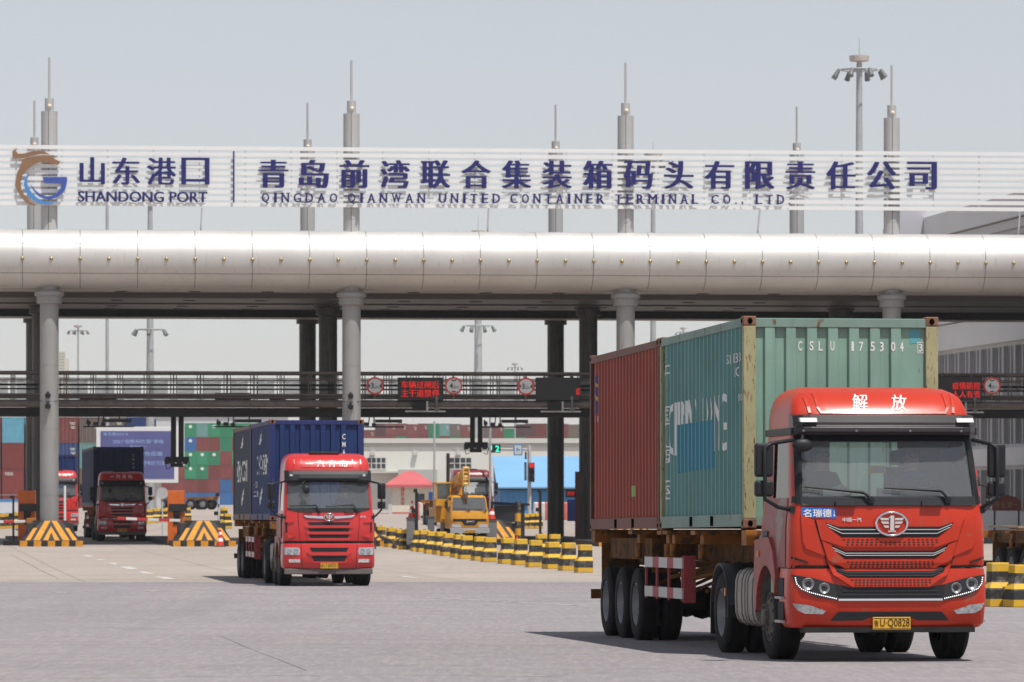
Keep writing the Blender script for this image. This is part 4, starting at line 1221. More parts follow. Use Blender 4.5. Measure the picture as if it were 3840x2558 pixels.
    for lo, up in (([(655, 226), (700, 402), (890, 462), (1292, 462)], [(1292, 386), (872, 386), (770, 306), (735, 253)]),
                   ([(705, 410), (757, 575), (905, 648), (1292, 648)], [(1292, 572), (900, 572), (810, 494), (788, 449)]),
                   ([(760, 612), (800, 705), (960, 808), (1292, 808)], [(1292, 735), (928, 735), (832, 684), (812, 640)])):
        L = P3(lo)[:-1]; U = P3(up)[1:]
        (bc if lo[0][1] > 600 else cab).panel([L + mir(L) + mir(U) + U], .034, .034, 0, lips)
    lips.obj("grille_lips", REDT, e, .010)
    for s in (-1, 1):
        q = P3([(530, 182), (548, 420), (575, 478), (742, 545), (640, 230)])
        cab.panel([q if s < 0 else mir(q)], .016, .016).obj("corner_panel", REDT, e, .008)
    chs = MB()
    for L in ([(752, 268), (862, 314), (1292, 314)], [(768, 292), (882, 347), (1292, 347)], [(800, 470), (905, 518), (1292, 518)], [(815, 492), (912, 537), (1292, 537)]):
        q = P3(L); cab.line(q[:-1] + mir(q[:-1]), .009, .02, .012, chs)
    q = P3([(842, 921), (1292, 921)]); bc.line([q[0], (-q[0][0], q[0][1])], .024, .02, .02, chs)
    chs.obj("chrome_strips", CHROME, grill)
    bs = MB()
    for L in ([(835, 660), (925, 690), (1292, 690)], [(850, 684), (930, 712), (1292, 712)], [(880, 845), (1292, 845)], [(850, 878), (1292, 878)]):
        q = P3(L); (cab if L[0][1] < 600 else bc).line(q[:-1] + mir(q[:-1]), .010, .014, .01, bs)
    bs.obj("black_slats", mm("slat black", (.035, .035, .037), .35), grill)
    for y0, xa, xb in ((396, 880, 1720), (588, 915, 1682), (745, 945, 1648)):
        hx = MB()
        for r_ in range(3):
            yy = y0 + r_ * 22; n = 21 - r_; x_a = xa + r_ * 15; x_b = xb - r_ * 15
            for i in range(n):
                x = x_a + (x_b - x_a) * (i + .5 * (r_ % 2)) / n
                if y0 == 396 and r_ == 0 and 1180 < x < 1410: continue
                a = F3(x, yy + 13); b = F3(x + 26, yy)
                hx.add([(p, (bc if y0 > 700 else cab).yf(p, z) - .0355, z) for p, z in ((a[0], (a[1] + b[1]) / 2), (a[0] + .006, a[1]), (b[0] - .006, a[1]), (b[0], (a[1] + b[1]) / 2), (b[0] - .006, b[1]), (a[0] + .006, b[1]))], [(0, 1, 2, 3, 4, 5)])
        hx.obj("mesh_vent", mm("vent dark red", (.06, .008, .006), .7), e)
    sm = MB()
    for L in ([(655, 228), (752, 605), (785, 690), (802, 782)],):
        q = P3(L); (cab).line(q[:3], .014, .003, .006, sm); cab.line(mir(q[:3]), .014, .003, .006, sm)
    cab.line([(-1.15, 1.113), (1.15, 1.113)], .03, .004, .006, sm)
    for s in (-1, 1):
        q = P3([(457, 556), (590, 600)]); cab.line(q if s < 0 else mir(q), .022, .006, .008, sm)
    sm.obj("panel_gaps", DARK, e)
    # lamps
    for s in (-1, 1):
        hl = P3([(455, 703), (640, 735), (808, 783), (850, 930), (640, 892), (525, 835), (480, 775)]); hl = hl if s < 0 else mir(hl)
        h = bc.panel([hl[::-1] if s < 0 else hl[::-1]], .012, .012).obj("headlight", mm("lamp housing", (.018, .018, .02), .2), e)
        rf = MB()
        for cx, cy, r in ((585, 785, .074), (722, 822, .066)):
            x, z = F3(cx, cy); x *= -s * -1 if False else 1
            x = x if s < 0 else -x
            y = bc.yf(x, z) - .02
            rf.lathe([(r, 0), (r * .9, -.012), (r * .45, .012), (0, .008)], (x, y, z), (0, 1, 0), 20)
        rf.obj("reflector", mm("lamp reflector", (.24, .24, .25), .35, metal=.2, var=.5, vs=30), h)
        ld = MB(); q = P3([(481, 722), (492, 782), (530, 826), (600, 856), (690, 880), (832, 913)]); q = q if s < 0 else [(-x, z) for x, z in q]
        tot = [0]
        for a, b in zip(q, q[1:]): tot.append(tot[-1] + math.hypot(b[0] - a[0], b[1] - a[1]))
        n = 24
        for i in range(n):
            t = tot[-1] * (i + .5) / n
            for k in range(len(q) - 1):
                if tot[k] <= t <= tot[k + 1]:
                    f = (t - tot[k]) / (tot[k + 1] - tot[k]); x = q[k][0] + (q[k + 1][0] - q[k][0]) * f; z = q[k][1] + (q[k + 1][1] - q[k][1]) * f
                    ld.ball((x, bc.yf(x, z) - .016, z), .0072, n=8)
        ld.obj("led_strip", LED, h)
        fg = P3([(460, 952), (600, 967), (740, 1018), (712, 1046), (560, 1040), (497, 1010)]); fg = fg if s < 0 else mir(fg)
        f = bc.panel([fg], .01, .01).obj("fog_light", mm("fog lens", (.35, .35, .36), .2, var=.4, vs=25), e)
    plate(e, cab, *F3(1298, 1126), .45, .148, "鲁", "U·Q0828", -.012)
    emblem(e, cab, F2(1300, 1302)[0], F2(1300, 1302)[1], .185, .135, .06)
    bd = MB(); cab.text("中国一汽", *F2(967, 1266), .05, .225, .012, bd, bold=.02); bd.obj("chrome_name", CHROME, e)
    a = F2(538, 1250); b = F2(836, 1165)
    sk = cab.panel([[(a[0], a[1] + .01), (b[0], a[1] - .006), (b[0], b[1] - .006), (a[0], b[1] + .01)]], .006, .004).obj("blue_sticker", BLUES, e)
    st = MB(); cab.text("名瑞德1", *F2(687, 1208), .095, .37, .009, st, bold=.012); st.obj("sticker_lettering", WHITE, sk)
    mirrors(e, cab, -1, 2.555, 2.16, 2.12, 1.93, 1.375, .215, .06)
    mirrors(e, cab, 1, 2.555, 2.155, 2.11, 1.93, 1.195, .21, .08)
    rm = MB(); rm.ball((-1.03, .06, 2.53), .125, n=14, sc=(1, .45, .62)); rm.tube([(-1.03, .1, 2.58), (-1.0, .2, 2.66)], .018); rm.obj("kerb_mirror", BLACK, e)
    wipers(e, cab, [(F2(1130, 1095), F2(1068, 1030), F2(565, 980)), (F2(1800, 1095), F2(1740, 1015), F2(1250, 990))])
    # side pieces
    for s in (-1, 1):
        x = s * 1.16
        pts = [(.78, 1.0)] + [(1.38 - .60 * math.cos(R(a)), .52 + .60 * math.sin(R(a))) for a in range(25, 176, 15)] + [(2.06, .55), (2.10, 1.0), (2.05, 1.42), (1.2, 1.46), (.95, 1.3)]
        f = MB(); f.prism(pts, min(x, x + s * .06), max(x, x + s * .06), (0, 0, 0), (0, 1, 0), (0, 0, 1)); fo = f.obj("wheel_arch", mm("dusty red arch", (.33, .06, .05), .5, var=.2), e, .02)
        MB().box(min(x + s * .06, x + s * .075), max(x + s * .06, x + s * .075), 1.75, 1.83, 1.22, 1.29).obj("side_repeater", mm("amber lens", (.6, .13, .01), .3), fo)
    dc = MB(); x = -1.181
    dc.text("红德祥", (x, 1.0, 1.02), (0, -1, 0), ZN, .09, .3, 0, .004); dc.text("辖区", (x, 1.0, .90), (0, -1, 0), ZN, .1, .3, 0, .004)
    MB().box(x - .003, x, .82, 1.2, .8, 1.12).obj("door_notice", mm("green notice", (.28, .36, .16), .6), e)
    rail_frame(e, .5, 5.3)
    wheel(e, -1.02, 1.38, .515, .31, -1, DIRTR); wheel(e, 1.02, 1.38, .515, .31, 1, DIRTR)
    axle(e, 1.38); axle(e, 4.4)
    for s in (-1, 1):
        wheel(e, s * 1.06, 4.4, .515, .28, s, STEELR, True)
        fender(e, *sorted((s * .72, s * 1.22)), 4.4, .60)
        MB().box(min(s * 1.225, s * 1.24), max(s * 1.225, s * 1.24), 3.88, 3.95, .72, .82).obj("amber_marker", mm("amber lens", (.6, .13, .01), .3), e)
    tk = MB(); tb = MB(); TANK = mm("dusty beige tank", (.30, .265, .24), .55, var=.2, metal=.2)
    for y0, y1 in ((2.25, 2.85), (2.95, 3.55)):
        n = 20; ring = [(-.88 + .30 * math.copysign(abs(math.cos(2 * math.pi * i / n)) ** .5, math.cos(2 * math.pi * i / n)), .72 + .36 * math.copysign(abs(math.sin(2 * math.pi * i / n)) ** .5, math.sin(2 * math.pi * i / n))) for i in range(n)]
        tk.prism(ring, -y1, -y0, (0, 0, 0), (1, 0, 0), (0, 0, 1))
        for yy in (y0 + .12, y1 - .16):
            tb.prism([(-.88 + (x + .88) * 1.02, .72 + (z - .72) * 1.02) for x, z in ring], -yy - .05, -yy, (0, 0, 0), (1, 0, 0), (0, 0, 1))
    t = tk.obj("fuel_tank", TANK, e, .03); tb.obj("tank_strap", mm("dark tank strap", (.07, .07, .065), .6), t)
    MB().cyl((-.75, 2.5, 1.08), (-.75, 2.5, 1.16), .07).obj("filler_cap", BLACK, t)
    MB().box(.6, 1.15, 2.4, 3.4, .45, 1.05).obj("battery_box", DARK, e, .02)
    hs_ = MB()
    for k in range(3):
        hs_.tube([(-.3 + .15 * k, 2.05, 1.5), (-.3 + .15 * k, 2.3, 1.0 + .1 * k), (-.2 + .1 * k, 2.75, 1.35)], .02)
    hs_.obj("air_hoses", BLACK, e)
    for x in (-.95, .95): MB().tube([(x * .6, 2.3, 1.0), (x * .8, 2.3, .5)], .03).obj("mud_flap_stay", DARK, e)
    # items behind the windscreen belonging to the cab
    yw = cab.at(1.95)[1]
    MB().add([(-.77, yw + .05, 1.925), (-.55, yw + .05, 1.925), (-.55, yw + .08, 2.03), (-.77, yw + .08, 2.03)], [(0, 1, 2, 3)]).obj("paper_slip", WHITE, e)
    trailer(e, 2.62, (11.0, 12.32, 13.64), (7.1, 10.05))
    return e, cab
A_RZ = R(7.9)
lo = WP(3340, 0, 54.05); lo.z = ZG(54.05)
TA, CABA = truck_a(lo, A_RZ, -.0055)
MA = base_M(TA)
TEAL = paint("teal container paint", (.105, .245, .23), (.11, .055, .03), .12, .66, .62); TEALF = paint("teal container frame", (.185, .28, .235), (.15, .075, .04), .12, .60)
TPOST = paint("faded corner post", (.36, .34, .19), (.18, .075, .03), .18, .57, post=True)
RUST = paint("rust red container paint", (.265, .042, .024), (.13, .05, .035), .12, .68, .64); RUSTF = paint("rust red container frame", (.15, .045, .03), (.11, .05, .035), .12)
cM = MA @ Matrix.Translation((-.02, 2.65, 1.562)) @ Matrix.Rotation(-.0035, 4, 'X')
ct, sp, fp = container("shipping_container", "teal container with rust streaked corners and white lettering, first behind the red cab", cM, TEAL, TEALF, TPOST, group="containers on the front truck")
for o_ in kids(ct):
    if o_.name.startswith("front_panel"): o_.data.materials[0] = mat("pale teal front", (.205, .345, .275), .6, var=.12, vs=1.6, spots=(.17, .085, .04), spot_t=.655, spot_s=(9, 9, 2.2), streak=(.19, .31, .26), streak_t=.56)  # front panel paler and yellower than the side walls
fl = MB()
for ch, x in zip("CSLU", (-.500, -.367, -.246, -.108)): fl.text(ch, (x, 0, 2.23), h=.118, w=.05, bold=.02)
for ch, x in zip("175304", (.145, .262, .395, .517, .652, .765)): fl.text(ch, (x, 0, 2.225), h=.118, w=.055 if ch != '1' else .03, bold=.02)
fl.text("3", (1.005, 0, 2.215), h=.1, w=.05, bold=.02)
for x0, x1, z0, z1 in ((.965, 1.045, 2.275, 2.285), (.965, 1.045, 2.145, 2.155), (.965, .973, 2.155, 2.275), (1.037, 1.045, 2.155, 2.275)): fl.add([(x0, 0, z0), (x1, 0, z0), (x1, 0, z1), (x0, 0, z1)], [(0, 1, 2, 3)])
front_conf(ct, fp, fl, WORN, "container_number")
bp_ = MB(); bp_.add([(-.89, 0, .9), (-.6, 0, .9), (-.6, 0, 1.3), (-.89, 0, 1.3)], [(0, 1, 2, 3)]); front_conf(ct, fp, bp_, mm("blue overpaint", (.008, .19, .27), .5), "blue_patch", .003)
bp_ = MB(); bp_.add([(.87, 0, 2.2 + .06), (1.0, 0, 2.28), (1.0, 0, 2.44), (.87, 0, 2.44)], [(0, 1, 2, 3)]); front_conf(ct, fp, bp_, mm("pale blue scrape", (.10, .36, .40), .6), "blue_scrape", .003)
side_text(ct, sp, "CHINA SHIPPING", 3.3, 1.33, .72, 4.1, WORN, fat=1, fatd=.03)
side_poly(ct, sp, [(2.1, .77), (4.8, .74), (4.8, 1.38), (2.1, 1.38)], mm("blue overpaint", (.008, .19, .27), .5), "blue_patch")
for ch, z in zip("中国海运", (2.12, 1.52, 1.02, .53)): side_text(ct, sp, ch, 5.62, z, .26, .45, WORN, "side_character")
side_text(ct, sp, "CSLU 1753043", .75, 2.1, .12, 1.0, WORN, "side_number"); side_text(ct, sp, "22G1", .55, 1.93, .12, .35, WORN, "side_code")
side_text(ct, sp, "MGW 24,000", .35, 1.6, .1, .3, WORN, "side_weights")
cM2 = MA @ Matrix.Translation((-.02, 2.65 + 6.134, 1.54)) @ Matrix.Rotation(-.0035, 4, 'X')
cr_, sp2, fp2 = container("shipping_container", "rust red container, the rear one on the front truck, beside the teal one", cM2, RUST, RUSTF, paint("rust red post", (.14, .06, .04), (.08, .04, .03), .2, .5, post=True), group="containers on the front truck")
side_poly(cr_, sp2, [(5.42, 1.72), (5.72, 1.72), (5.72, 2.28), (5.42, 2.28)], mm("navy label", (.015, .03, .16), .5), "label")
side_poly(cr_, sp2, [(5.46, 1.9), (5.68, 2.0), (5.68, 2.06), (5.46, 1.96)], mm("yellow label stripe", (.55, .42, .06), .5), "label_stripe"); side_poly(cr_, sp2, [(5.46, 2.1), (5.68, 2.2), (5.68, 2.25), (5.46, 2.15)], mm("yellow label stripe", (.55, .42, .06), .5), "label_stripe")
side_text(cr_, sp2, "EI", 5.57, 1.64, .09, .3, WORN); side_poly(cr_, sp2, [(2.1, .47), (2.3, .47), (2.3, .62), (2.1, .62)], mm("green tag", (.25, .42, .12), .5), "tag")
# people in the front cab
def seat_M(M, x, y, z, rz=0.0): return M @ Matrix.Translation((x, y, z)) @ Matrix.Rotation(rz, 4, 'Z')
person("person", "person in dark jacket on the passenger side, holding papers behind the windscreen", seat_M(MA, -.62, 1.1, 1.63, .35), NAVYC)
person("person", "person in blue work jacket behind the steering wheel of the front truck", seat_M(MA, .52, 1.22, 1.63), BLUEC)
pp = MB().hexa([(-.13, -.1, -.003), (.13, -.1, -.003), (.13, .1, -.003), (-.13, .1, -.003)], [(-.13, -.1, 0), (.13, -.1, 0), (.13, .1, 0), (-.13, .1, 0)]).obj("paper_sheet", WHITE)
pp.matrix_world = MA @ Matrix.Translation((-.48, .62, 2.0)) @ Matrix.Rotation(.6, 4, 'X') @ Matrix.Rotation(.5, 4, 'Z'); tag(pp, "white paper sheet held by the passenger of the front truck", "paper")
pn = MB().prism([(-.12, -.04), (.1, -.04), (.1, .05), (-.07, .05)], 0, .005).obj("pennant", mm("yellow pennant", (.62, .36, .03), .6))
MB().box(-.03, .08, -.009, -.006, -.02, .035).obj("print", mm("pennant print", (.25, .4, .6), .6), pn)
MB().cyl((.11, 0, .05), (.11, 0, .36), .004, n=6).obj("cord", BLACK, pn)
pn.matrix_world = MA @ Matrix.Translation((-.03, .58, 2.25)); tag(pn, "small yellow pennant hanging behind the middle of the front truck's windscreen", "pennant")
# ------------------------------------------------------------------ the other lorries
G5 = lambda x, y: ((x - 897) / 341.4, (1498 - y) / 341.4)
def truck_b(loc, rz, paint, label, full_detail=True, rx=0.0):
    e = empty("container_truck", loc, rz, rx, label, "truck", "trucks leaving the terminal")
    PG = lambda L: [G5(*p) for p in L]
    lv = [(1.09, 1.135, .06, 2.1), (1.15, 1.15, .04, 2.1), (1.5, 1.15, .05, 2.1), (1.83, 1.13, .08, 2.1), (1.90, 1.12, .10, 2.1), (2.25, 1.105, .20, 2.1), (2.62, 1.085, .31, 2.1),
          (2.70, 1.08, .33, 2.1), (2.89, 1.07, .37, 2.1), (3.06, 1.055, .43, 2.1), (3.18, 1.02, .52, 2.1), (3.27, .96, .70, 2.1), (3.32, .86, .98, 2.05), (3.335, .72, 1.3, 2.0)]
    cab = Cab(lv, .05, .15); zs = [l[0] for l in lv]
    def hole(j, i, n):
        if 4 <= j <= 5 and (3 <= i <= 8 or i in (13, 14, 27, 28) or i in (20, 21)): return True
        return False
    mb, rings = cab.loft(zs, hole); mb.add(rings[-1], [tuple(range(len(rings[-1])))], 0, True)
    mb.obj("cab_body", paint, e)
    cab_interior(e, cab, [z for z in zs if z <= 2.7], hole, 1.88, .52)
    cab.panel([[(-1.05, 1.895), (1.05, 1.895), (1.0, 2.63), (-1.0, 2.63)]], -.012, .004).obj("windscreen", GLASS, e)
    for s in (-1, 1):
        w = MB(); w.add([(s * 1.112, .32, 1.9), (s * 1.112, 1.45, 1.9), (s * 1.075, 1.5, 2.62), (s * 1.075, .5, 2.62)], [(0, 1, 2, 3)]); w.obj("side_window", GLASSD, e)
    sr = cab.panel([[(-1.04, 1.93), (-.74, 1.845), (.74, 1.845), (1.04, 1.93), (1.035, 1.955), (-1.035, 1.955)]], .008, .014)
    cab.panel([[(-1.02, 2.6), (1.02, 2.6), (1.04, 2.66), (-1.04, 2.66)]], .01, .014, 0, sr)
    for x0, x1 in ((680, 757), (1030, 1110)):
        a = G5(x0, 848); b = G5(x1, 868); cab.panel([[(a[0], b[1]), (b[0], b[1]), (b[0], a[1]), (a[0], a[1])]], .04, .04, 0, sr)
    sr.obj("windscreen_surround", BLACK, e)
    v = MB(); pr = [(.34, 2.63), (.13, 2.645), (.10, 2.70), (.14, 2.80), (.22, 2.895), (.40, 2.90)]; vs = []
    for i in range(25):
        x = -1.085 + 2.17 * i / 24; dy = .06 * (x / 1.08) ** 2 + max(0, abs(x) - .96) ** 2 * 9; dz = -.05 * (abs(x) > .8)
        vs += [(x, y + dy, z + (dz if k in (1, 2) else 0)) for k, (y, z) in enumerate(pr)]
    m = len(pr); v.add(vs, [(i * m + j, i * m + j + 1, (i + 1) * m + j + 1, (i + 1) * m + j) for i in range(24) for j in range(m - 1)]); v.add(vs[:m], [tuple(range(m))]); v.add(vs[-m:], [tuple(range(m))])
    vz = v.obj("sun_visor", BLACK, e, .008)
    ml = MB()
    for x in (-.94, .89): ml.ball((x, .17, 2.765), .05, n=10, sc=(1, .5, .65))
    ml.obj("marker_lights", mm("clear marker lens", (.75, .75, .73), .2), vz)
    MB().box(-.42, .33, .85, 1.5, 3.30, 3.37).obj("roof_hatch", BLACK, e, .02)
    fr = MB(); cab.line([(-.66, 3.25), (-.66, 2.98), (.63, 2.98), (.63, 3.25)], .022, .010, .016, fr)
    for s in (-1, 1): cab.line([(s * .83, 3.26), (s * .84, 2.91)], .025, .010, .016, fr)
    fr.obj("fairing_ridges", paint, e, .005)
    tx = MB()
    for ch, x in zip("一汽青岛", (738, 833, 930, 1030)): cab.text(ch, (x - 897) / 341.4 + .01, 3.07, .17 if ch != "一" else .03, .185, .006, tx, fat=1, fatd=.025)
    tx.obj("roof_lettering", WHITE, e)
    bl = [(.45, 1.13, .06, .8), (.50, 1.155, .01, .8), (.75, 1.16, .0, .8), (1.02, 1.155, .01, .8), (1.07, 1.145, .03, .8)]
    bc = Cab(bl, .05, .16)
    mb, rg = bc.loft([l[0] for l in bl], lambda j, i, n: 17 < i < 25)
    mb.add(rg[0], [tuple(range(len(rg[0])))]); mb.add(rg[-1], [tuple(range(len(rg[0])))])
    bump = mb.obj("bumper", paint, e)
    MB().box(-1.11, 1.1, .06, .3, .30, .445).obj("bumper_skirt", mm("grey brown skirt", (.13, .11, .10), .7, var=.15), bump, .02)
    gr = MB()
    for y0, y1, xa, xb in ((950, 980, 712, 1082), (1002, 1034, 718, 1076), (1056, 1088, 724, 1070)):
        cab.panel([PG([(xa + 14, y1), (xb - 14, y1), (xb, y0), (xa, y0)])], .004, .008, 0, gr)
    for y0, y1, xa, xb in ((1168, 1204, 728, 1066), (1236, 1284, 745, 1050)):
        bc.panel([PG([(xa + 22, y1), (xb - 22, y1), (xb, y0), (xa, y0)])], .004, .008, 0, gr)
    for s in (-1, 1):
        q = PG([(528, 1040), (541, 1036), (541, 955), (526, 950)]); cab.panel([q if s < 0 else mir(q)], .004, .008, 0, gr)
    grill = gr.obj("grille", BLACK, e)
    lp = MB()
    for y0, y1, xa, xb in ((978, 1000, 690, 1104), (1032, 1054, 700, 1094), (1087, 1106, 712, 1082)):
        cab.panel([PG([(xa + 8, y1), (xb - 8, y1), (xb, y0), (xa, y0)])], .03, .03, 0, lp)
    bc.panel([PG([(735, 1234), (1060, 1234), (1090, 1206), (705, 1206)])], .03, .03, 0, lp); bc.panel([PG([(760, 1298), (1035, 1298), (1052, 1286), (745, 1286)])], .03, .03, 0, lp)
    for s in (-1, 1):
        for L in ([(545, 1090), (610, 1068), (540, 1050)], [(500, 945), (600, 948), (545, 952)]):
            q = PG(L); cab.panel([q if s < 0 else mir(q)], .03, .03, 0, lp)
    lp.obj("grille_lips", paint, e, .008)
    sm = MB()
    for s in (-1, 1):
        q = PG([(632, 865), (640, 1000), (648, 1108)]); cab.line(q if s < 0 else mir(q), .012, .003, .006, sm)
        q = PG([(658, 1134), (668, 1345)]); bc.line(q if s < 0 else mir(q), .012, .003, .006, sm)
    cab.line([(-1.13, 1.105), (1.13, 1.105)], .05, .006, .01, sm)
    sm.obj("panel_gaps", DARK, e)
    wg = MB()
    for s in (-1, 1):
        q = PG([(675, 893), (700, 912), (850, 922), (850, 900)]); cab.panel([q if s < 0 else mir(q)], .03, .03, 0, wg)
    wg.obj("chrome_wing", CHROME, e, .006)
    emblem(e, cab, 0, G5(0, 908)[1], .125, .09, .055)
    bd = MB(); cab.text("解放", G5(1190, 0)[0], G5(0, 905)[1], .06, .15, .012, bd, shear=.2); bd.obj("chrome_name", CHROME, e)
    for s in (-1, 1):
        q = PG([(498, 1228), (640, 1230), (648, 1200), (640, 1168), (500, 1165)]); q = q if s < 0 else mir(q)
        h = bc.panel([q], .012, .012).obj("headlight", mm("headlamp silver", (.42, .43, .44), .2), e)
        rf = MB()
        for cx, r in ((612, .06), (560, .055)):
            x, z = G5(cx, 1197); x = x if s < 0 else -x; rf.lathe([(r, 0), (r * .8, -.012), (r * .4, .012), (0, .01)], (x, bc.yf(x, z) - .02, z), (0, 1, 0), 18)
        rf.obj("reflector", CHROME, h)
        q = PG([(553, 1294), (648, 1294), (648, 1266), (553, 1266)]); q = q if s < 0 else mir(q)
        bc.panel([q], .008, .008).obj("fog_light", mm("fog lens pale", (.5, .5, .5), .3, var=.4, vs=25), e)
    plate(e, cab, 0, .515, .44, .145, "鲁", "U·J6551", -.02)
    mirrors(e, cab, -1, 2.58, 2.18, 2.12, 1.94, 1.335, .21, .10, (1.08, 2.62), (1.13, 1.72)); mirrors(e, cab, 1, 2.58, 2.18, 2.12, 1.94, 1.23, .20, .10, (1.08, 2.62), (1.13, 1.72))
    rm = MB(); rm.ball((-.57, .06, 2.41), .10, n=12, sc=(.9, .4, 1)); rm.tube([(-.57, .08, 2.45), (-.66, .12, 2.58), (-.55, .2, 2.66)], .018); rm.obj("kerb_mirror", BLACK, e)
    wipers(e, cab, [(G5(812, 862), G5(785, 806), G5(555, 812)), (G5(1140, 862), G5(1105, 803), G5(870, 818))])
    for s in (-1, 1):
        x = s * 1.165; MB().box(min(x, x + s * .012), max(x, x + s * .012), .4, 1.7, 1.2, 1.82).obj("door", REDUST, e, .006)
    for s in (-1, 1):
        x = s * 1.13
        pts = [(.78, 1.0)] + [(1.40 - .58 * math.cos(R(a)), .52 + .58 * math.sin(R(a))) for a in range(25, 176, 15)] + [(2.06, .55), (2.12, 1.0), (2.08, 1.25), (1.2, 1.25), (.9, 1.2)]
        MB().prism(pts, min(x, x + s * .06), max(x, x + s * .06), (0, 0, 0), (0, 1, 0), (0, 0, 1)).obj("wheel_arch", REDUST, e, .02)
    rail_frame(e, .5, 6.0)
    for y in (1.40, 2.75): axle(e, y); wheel(e, -1.0, y, .515, .30, -1, DIRTR); wheel(e, 1.0, y, .515, .30, 1, DIRTR)
    axle(e, 5.1)
    for s in (-1, 1):
        wheel(e, s * 1.06, 5.1, .515, .28, s, STEELR, True); fender(e, *sorted((s * .72, s * 1.2)), 5.1, .60)
    tk = MB(); tk.box(-1.12, -.6, 3.4, 4.3, .5, 1.05).box(.6, 1.12, 3.4, 4.3, .5, 1.05); tk.obj("fuel_tank", mm("dull tank", (.22, .21, .2), .5, var=.2), e, .08)
    trailer(e, 2.97, (12.6, 13.95), (8.2, 11.0), 1.62)
    return e, cab
lo = WP(1234.7, 0, 115.7); lo.z = ZG(117)
RZ = R(7.8)
TB, CABB = truck_b(lo, RZ, REDB, "bright red container truck in the middle distance with navy containers, driving left of the barriers")
def place_b(px, Y, label):
    t = copy_tree(TB); p = WP(px, 0, Y); t.location = (p.x, p.y, ZG(Y + 2)); t["label"] = label; return t
T3 = place_b(459, 220.0, "red truck with a dark navy container in the canopy's shade behind a lowered barrier arm")
T4 = place_b(215, 252.0, "sunlit red truck mostly hidden behind the first canopy column")
T5 = place_b(1775, 262.0, "dark red truck without containers standing behind the yellow crane truck")
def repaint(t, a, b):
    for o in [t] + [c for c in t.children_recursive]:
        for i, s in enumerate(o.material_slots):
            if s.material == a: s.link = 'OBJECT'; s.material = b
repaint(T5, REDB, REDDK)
for o in kids(T5):
    if o.name.startswith("roof_lettering"): bpy.data.objects.remove(o)
NAVY = paint("navy container paint", (.014, .036, .125), (.05, .05, .09), .12, .70, .66); NAVYF = paint("navy container frame", (.022, .035, .13), (.12, .07, .05), .12, .66)
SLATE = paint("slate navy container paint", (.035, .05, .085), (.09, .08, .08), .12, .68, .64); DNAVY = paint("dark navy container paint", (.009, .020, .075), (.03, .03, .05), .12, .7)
MBm = base_M(TB)
c2, s2, f2 = container("shipping_container", "navy container with white vertical lettering on its front, directly behind the bright red cab", MBm @ Matrix.Translation((-.03, 3.0, 1.632)) @ Matrix.Rotation(-.004, 4, 'X'), NAVY, NAVYF, group="containers on the middle truck")
q = MB()
for ch, z in zip("CMAU3", (2.15, 1.95, 1.75, 1.55, 1.35)): q.text(ch, (.70, 0, z), h=.135, w=.085, bold=.02)
front_conf(c2, f2, q, WORN, "container_number")
side_text(c2, s2, "CMA CGM", 2.35, 1.45, .52, 3.4, WORN, fat=1, fatd=.03); side_text(c2, s2, "+ 30 117", 4.3, .95, .16, 1.3, WORN, "side_number"); side_text(c2, s2, "22 G1", 4.4, .7, .14, 1.2, WORN, "side_code")
side_poly(c2, s2, [(3.4, 2.0), (2.9, 2.2), (2.5, 2.36), (2.55, 2.1), (3.1, 1.98)], WORN, "swoosh"); side_poly(c2, s2, [(2.2, .9), (2.6, .6), (3.2, .35), (3.1, .6), (2.6, .8)], WORN, "swoosh")
c2b, s2b, f2b = container("shipping_container", "slate navy container with white lettering, the rear one on the middle truck", MBm @ Matrix.Translation((-.03, 9.13, 1.61)) @ Matrix.Rotation(-.004, 4, 'X'), SLATE, paint("rusty slate frame", (.08, .07, .07), (.18, .08, .05), .2, .5), group="containers on the middle truck")
side_text(c2b, s2b, "CMA CGM", 3.0, 1.35, .6, 3.4, WORN, fat=1, fatd=.03); side_poly(c2b, s2b, [(3.4, 2.0), (2.9, 2.2), (2.5, 2.36), (2.55, 2.1), (3.1, 1.98)], WORN, "swoosh"); side_poly(c2b, s2b, [(2.2, .9), (2.6, .6), (3.2, .35), (3.1, .6), (2.6, .8)], WORN, "swoosh")
person("person", "person in blue jacket driving the bright red truck in the middle distance", seat_M(MBm, .52, 1.25, 1.62), BLUEC)
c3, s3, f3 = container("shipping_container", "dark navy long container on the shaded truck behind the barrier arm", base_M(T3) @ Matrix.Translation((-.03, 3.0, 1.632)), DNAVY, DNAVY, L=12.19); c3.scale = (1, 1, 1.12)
q = MB()
for i, ch in enumerate("CMAU 30117"): q.text(ch, (.72, 0, 2.2 - i * .17), h=.1, w=.06) if ch != " " else None
front_conf(c3, f3, q, WORN, "container_number")
c4, _, _ = container("shipping_container", "blue container on the sunlit truck behind the first canopy column", base_M(T4) @ Matrix.Translation((-.03, 3.0, 1.632)), NAVY, NAVYF)
# ------------------------------------------------------------------ concrete barriers
BARM = bands_mat("yellow and black barrier paint", [.15, .36, .47, .68, .86], [(.62, .36, .012), (.022, .022, .022), (.62, .36, .012), (.022, .022, .022), (.66, .39, .012)])
def barrier_mesh():
    mb = MB(); h = .85
    pf = lambda x0, x1, y, z: (x0, x1, y, z)
    lv = [(-.31, .17, -.34, 0), (-.30, .17, -.33, .34), (-.19, .20, -.14, .49), (-.185, .195, -.13, h)]
    vs = []
    for x0, x1, y, z in lv: vs += [(x0, y, z), (x1, y, z), (x1, .16, z), (x0, .16, z)]
    fs = []
    for j in range(3):
        for i in range(4): fs.append((j * 4 + i, j * 4 + (i + 1) % 4, (j + 1) * 4 + (i + 1) % 4, (j + 1) * 4 + i))
    mb.add(vs, fs + [(12, 13, 14, 15), (3, 2, 1, 0)])
    return mb
BAR0 = barrier_mesh().obj("concrete_barrier", BARM, None, .02)
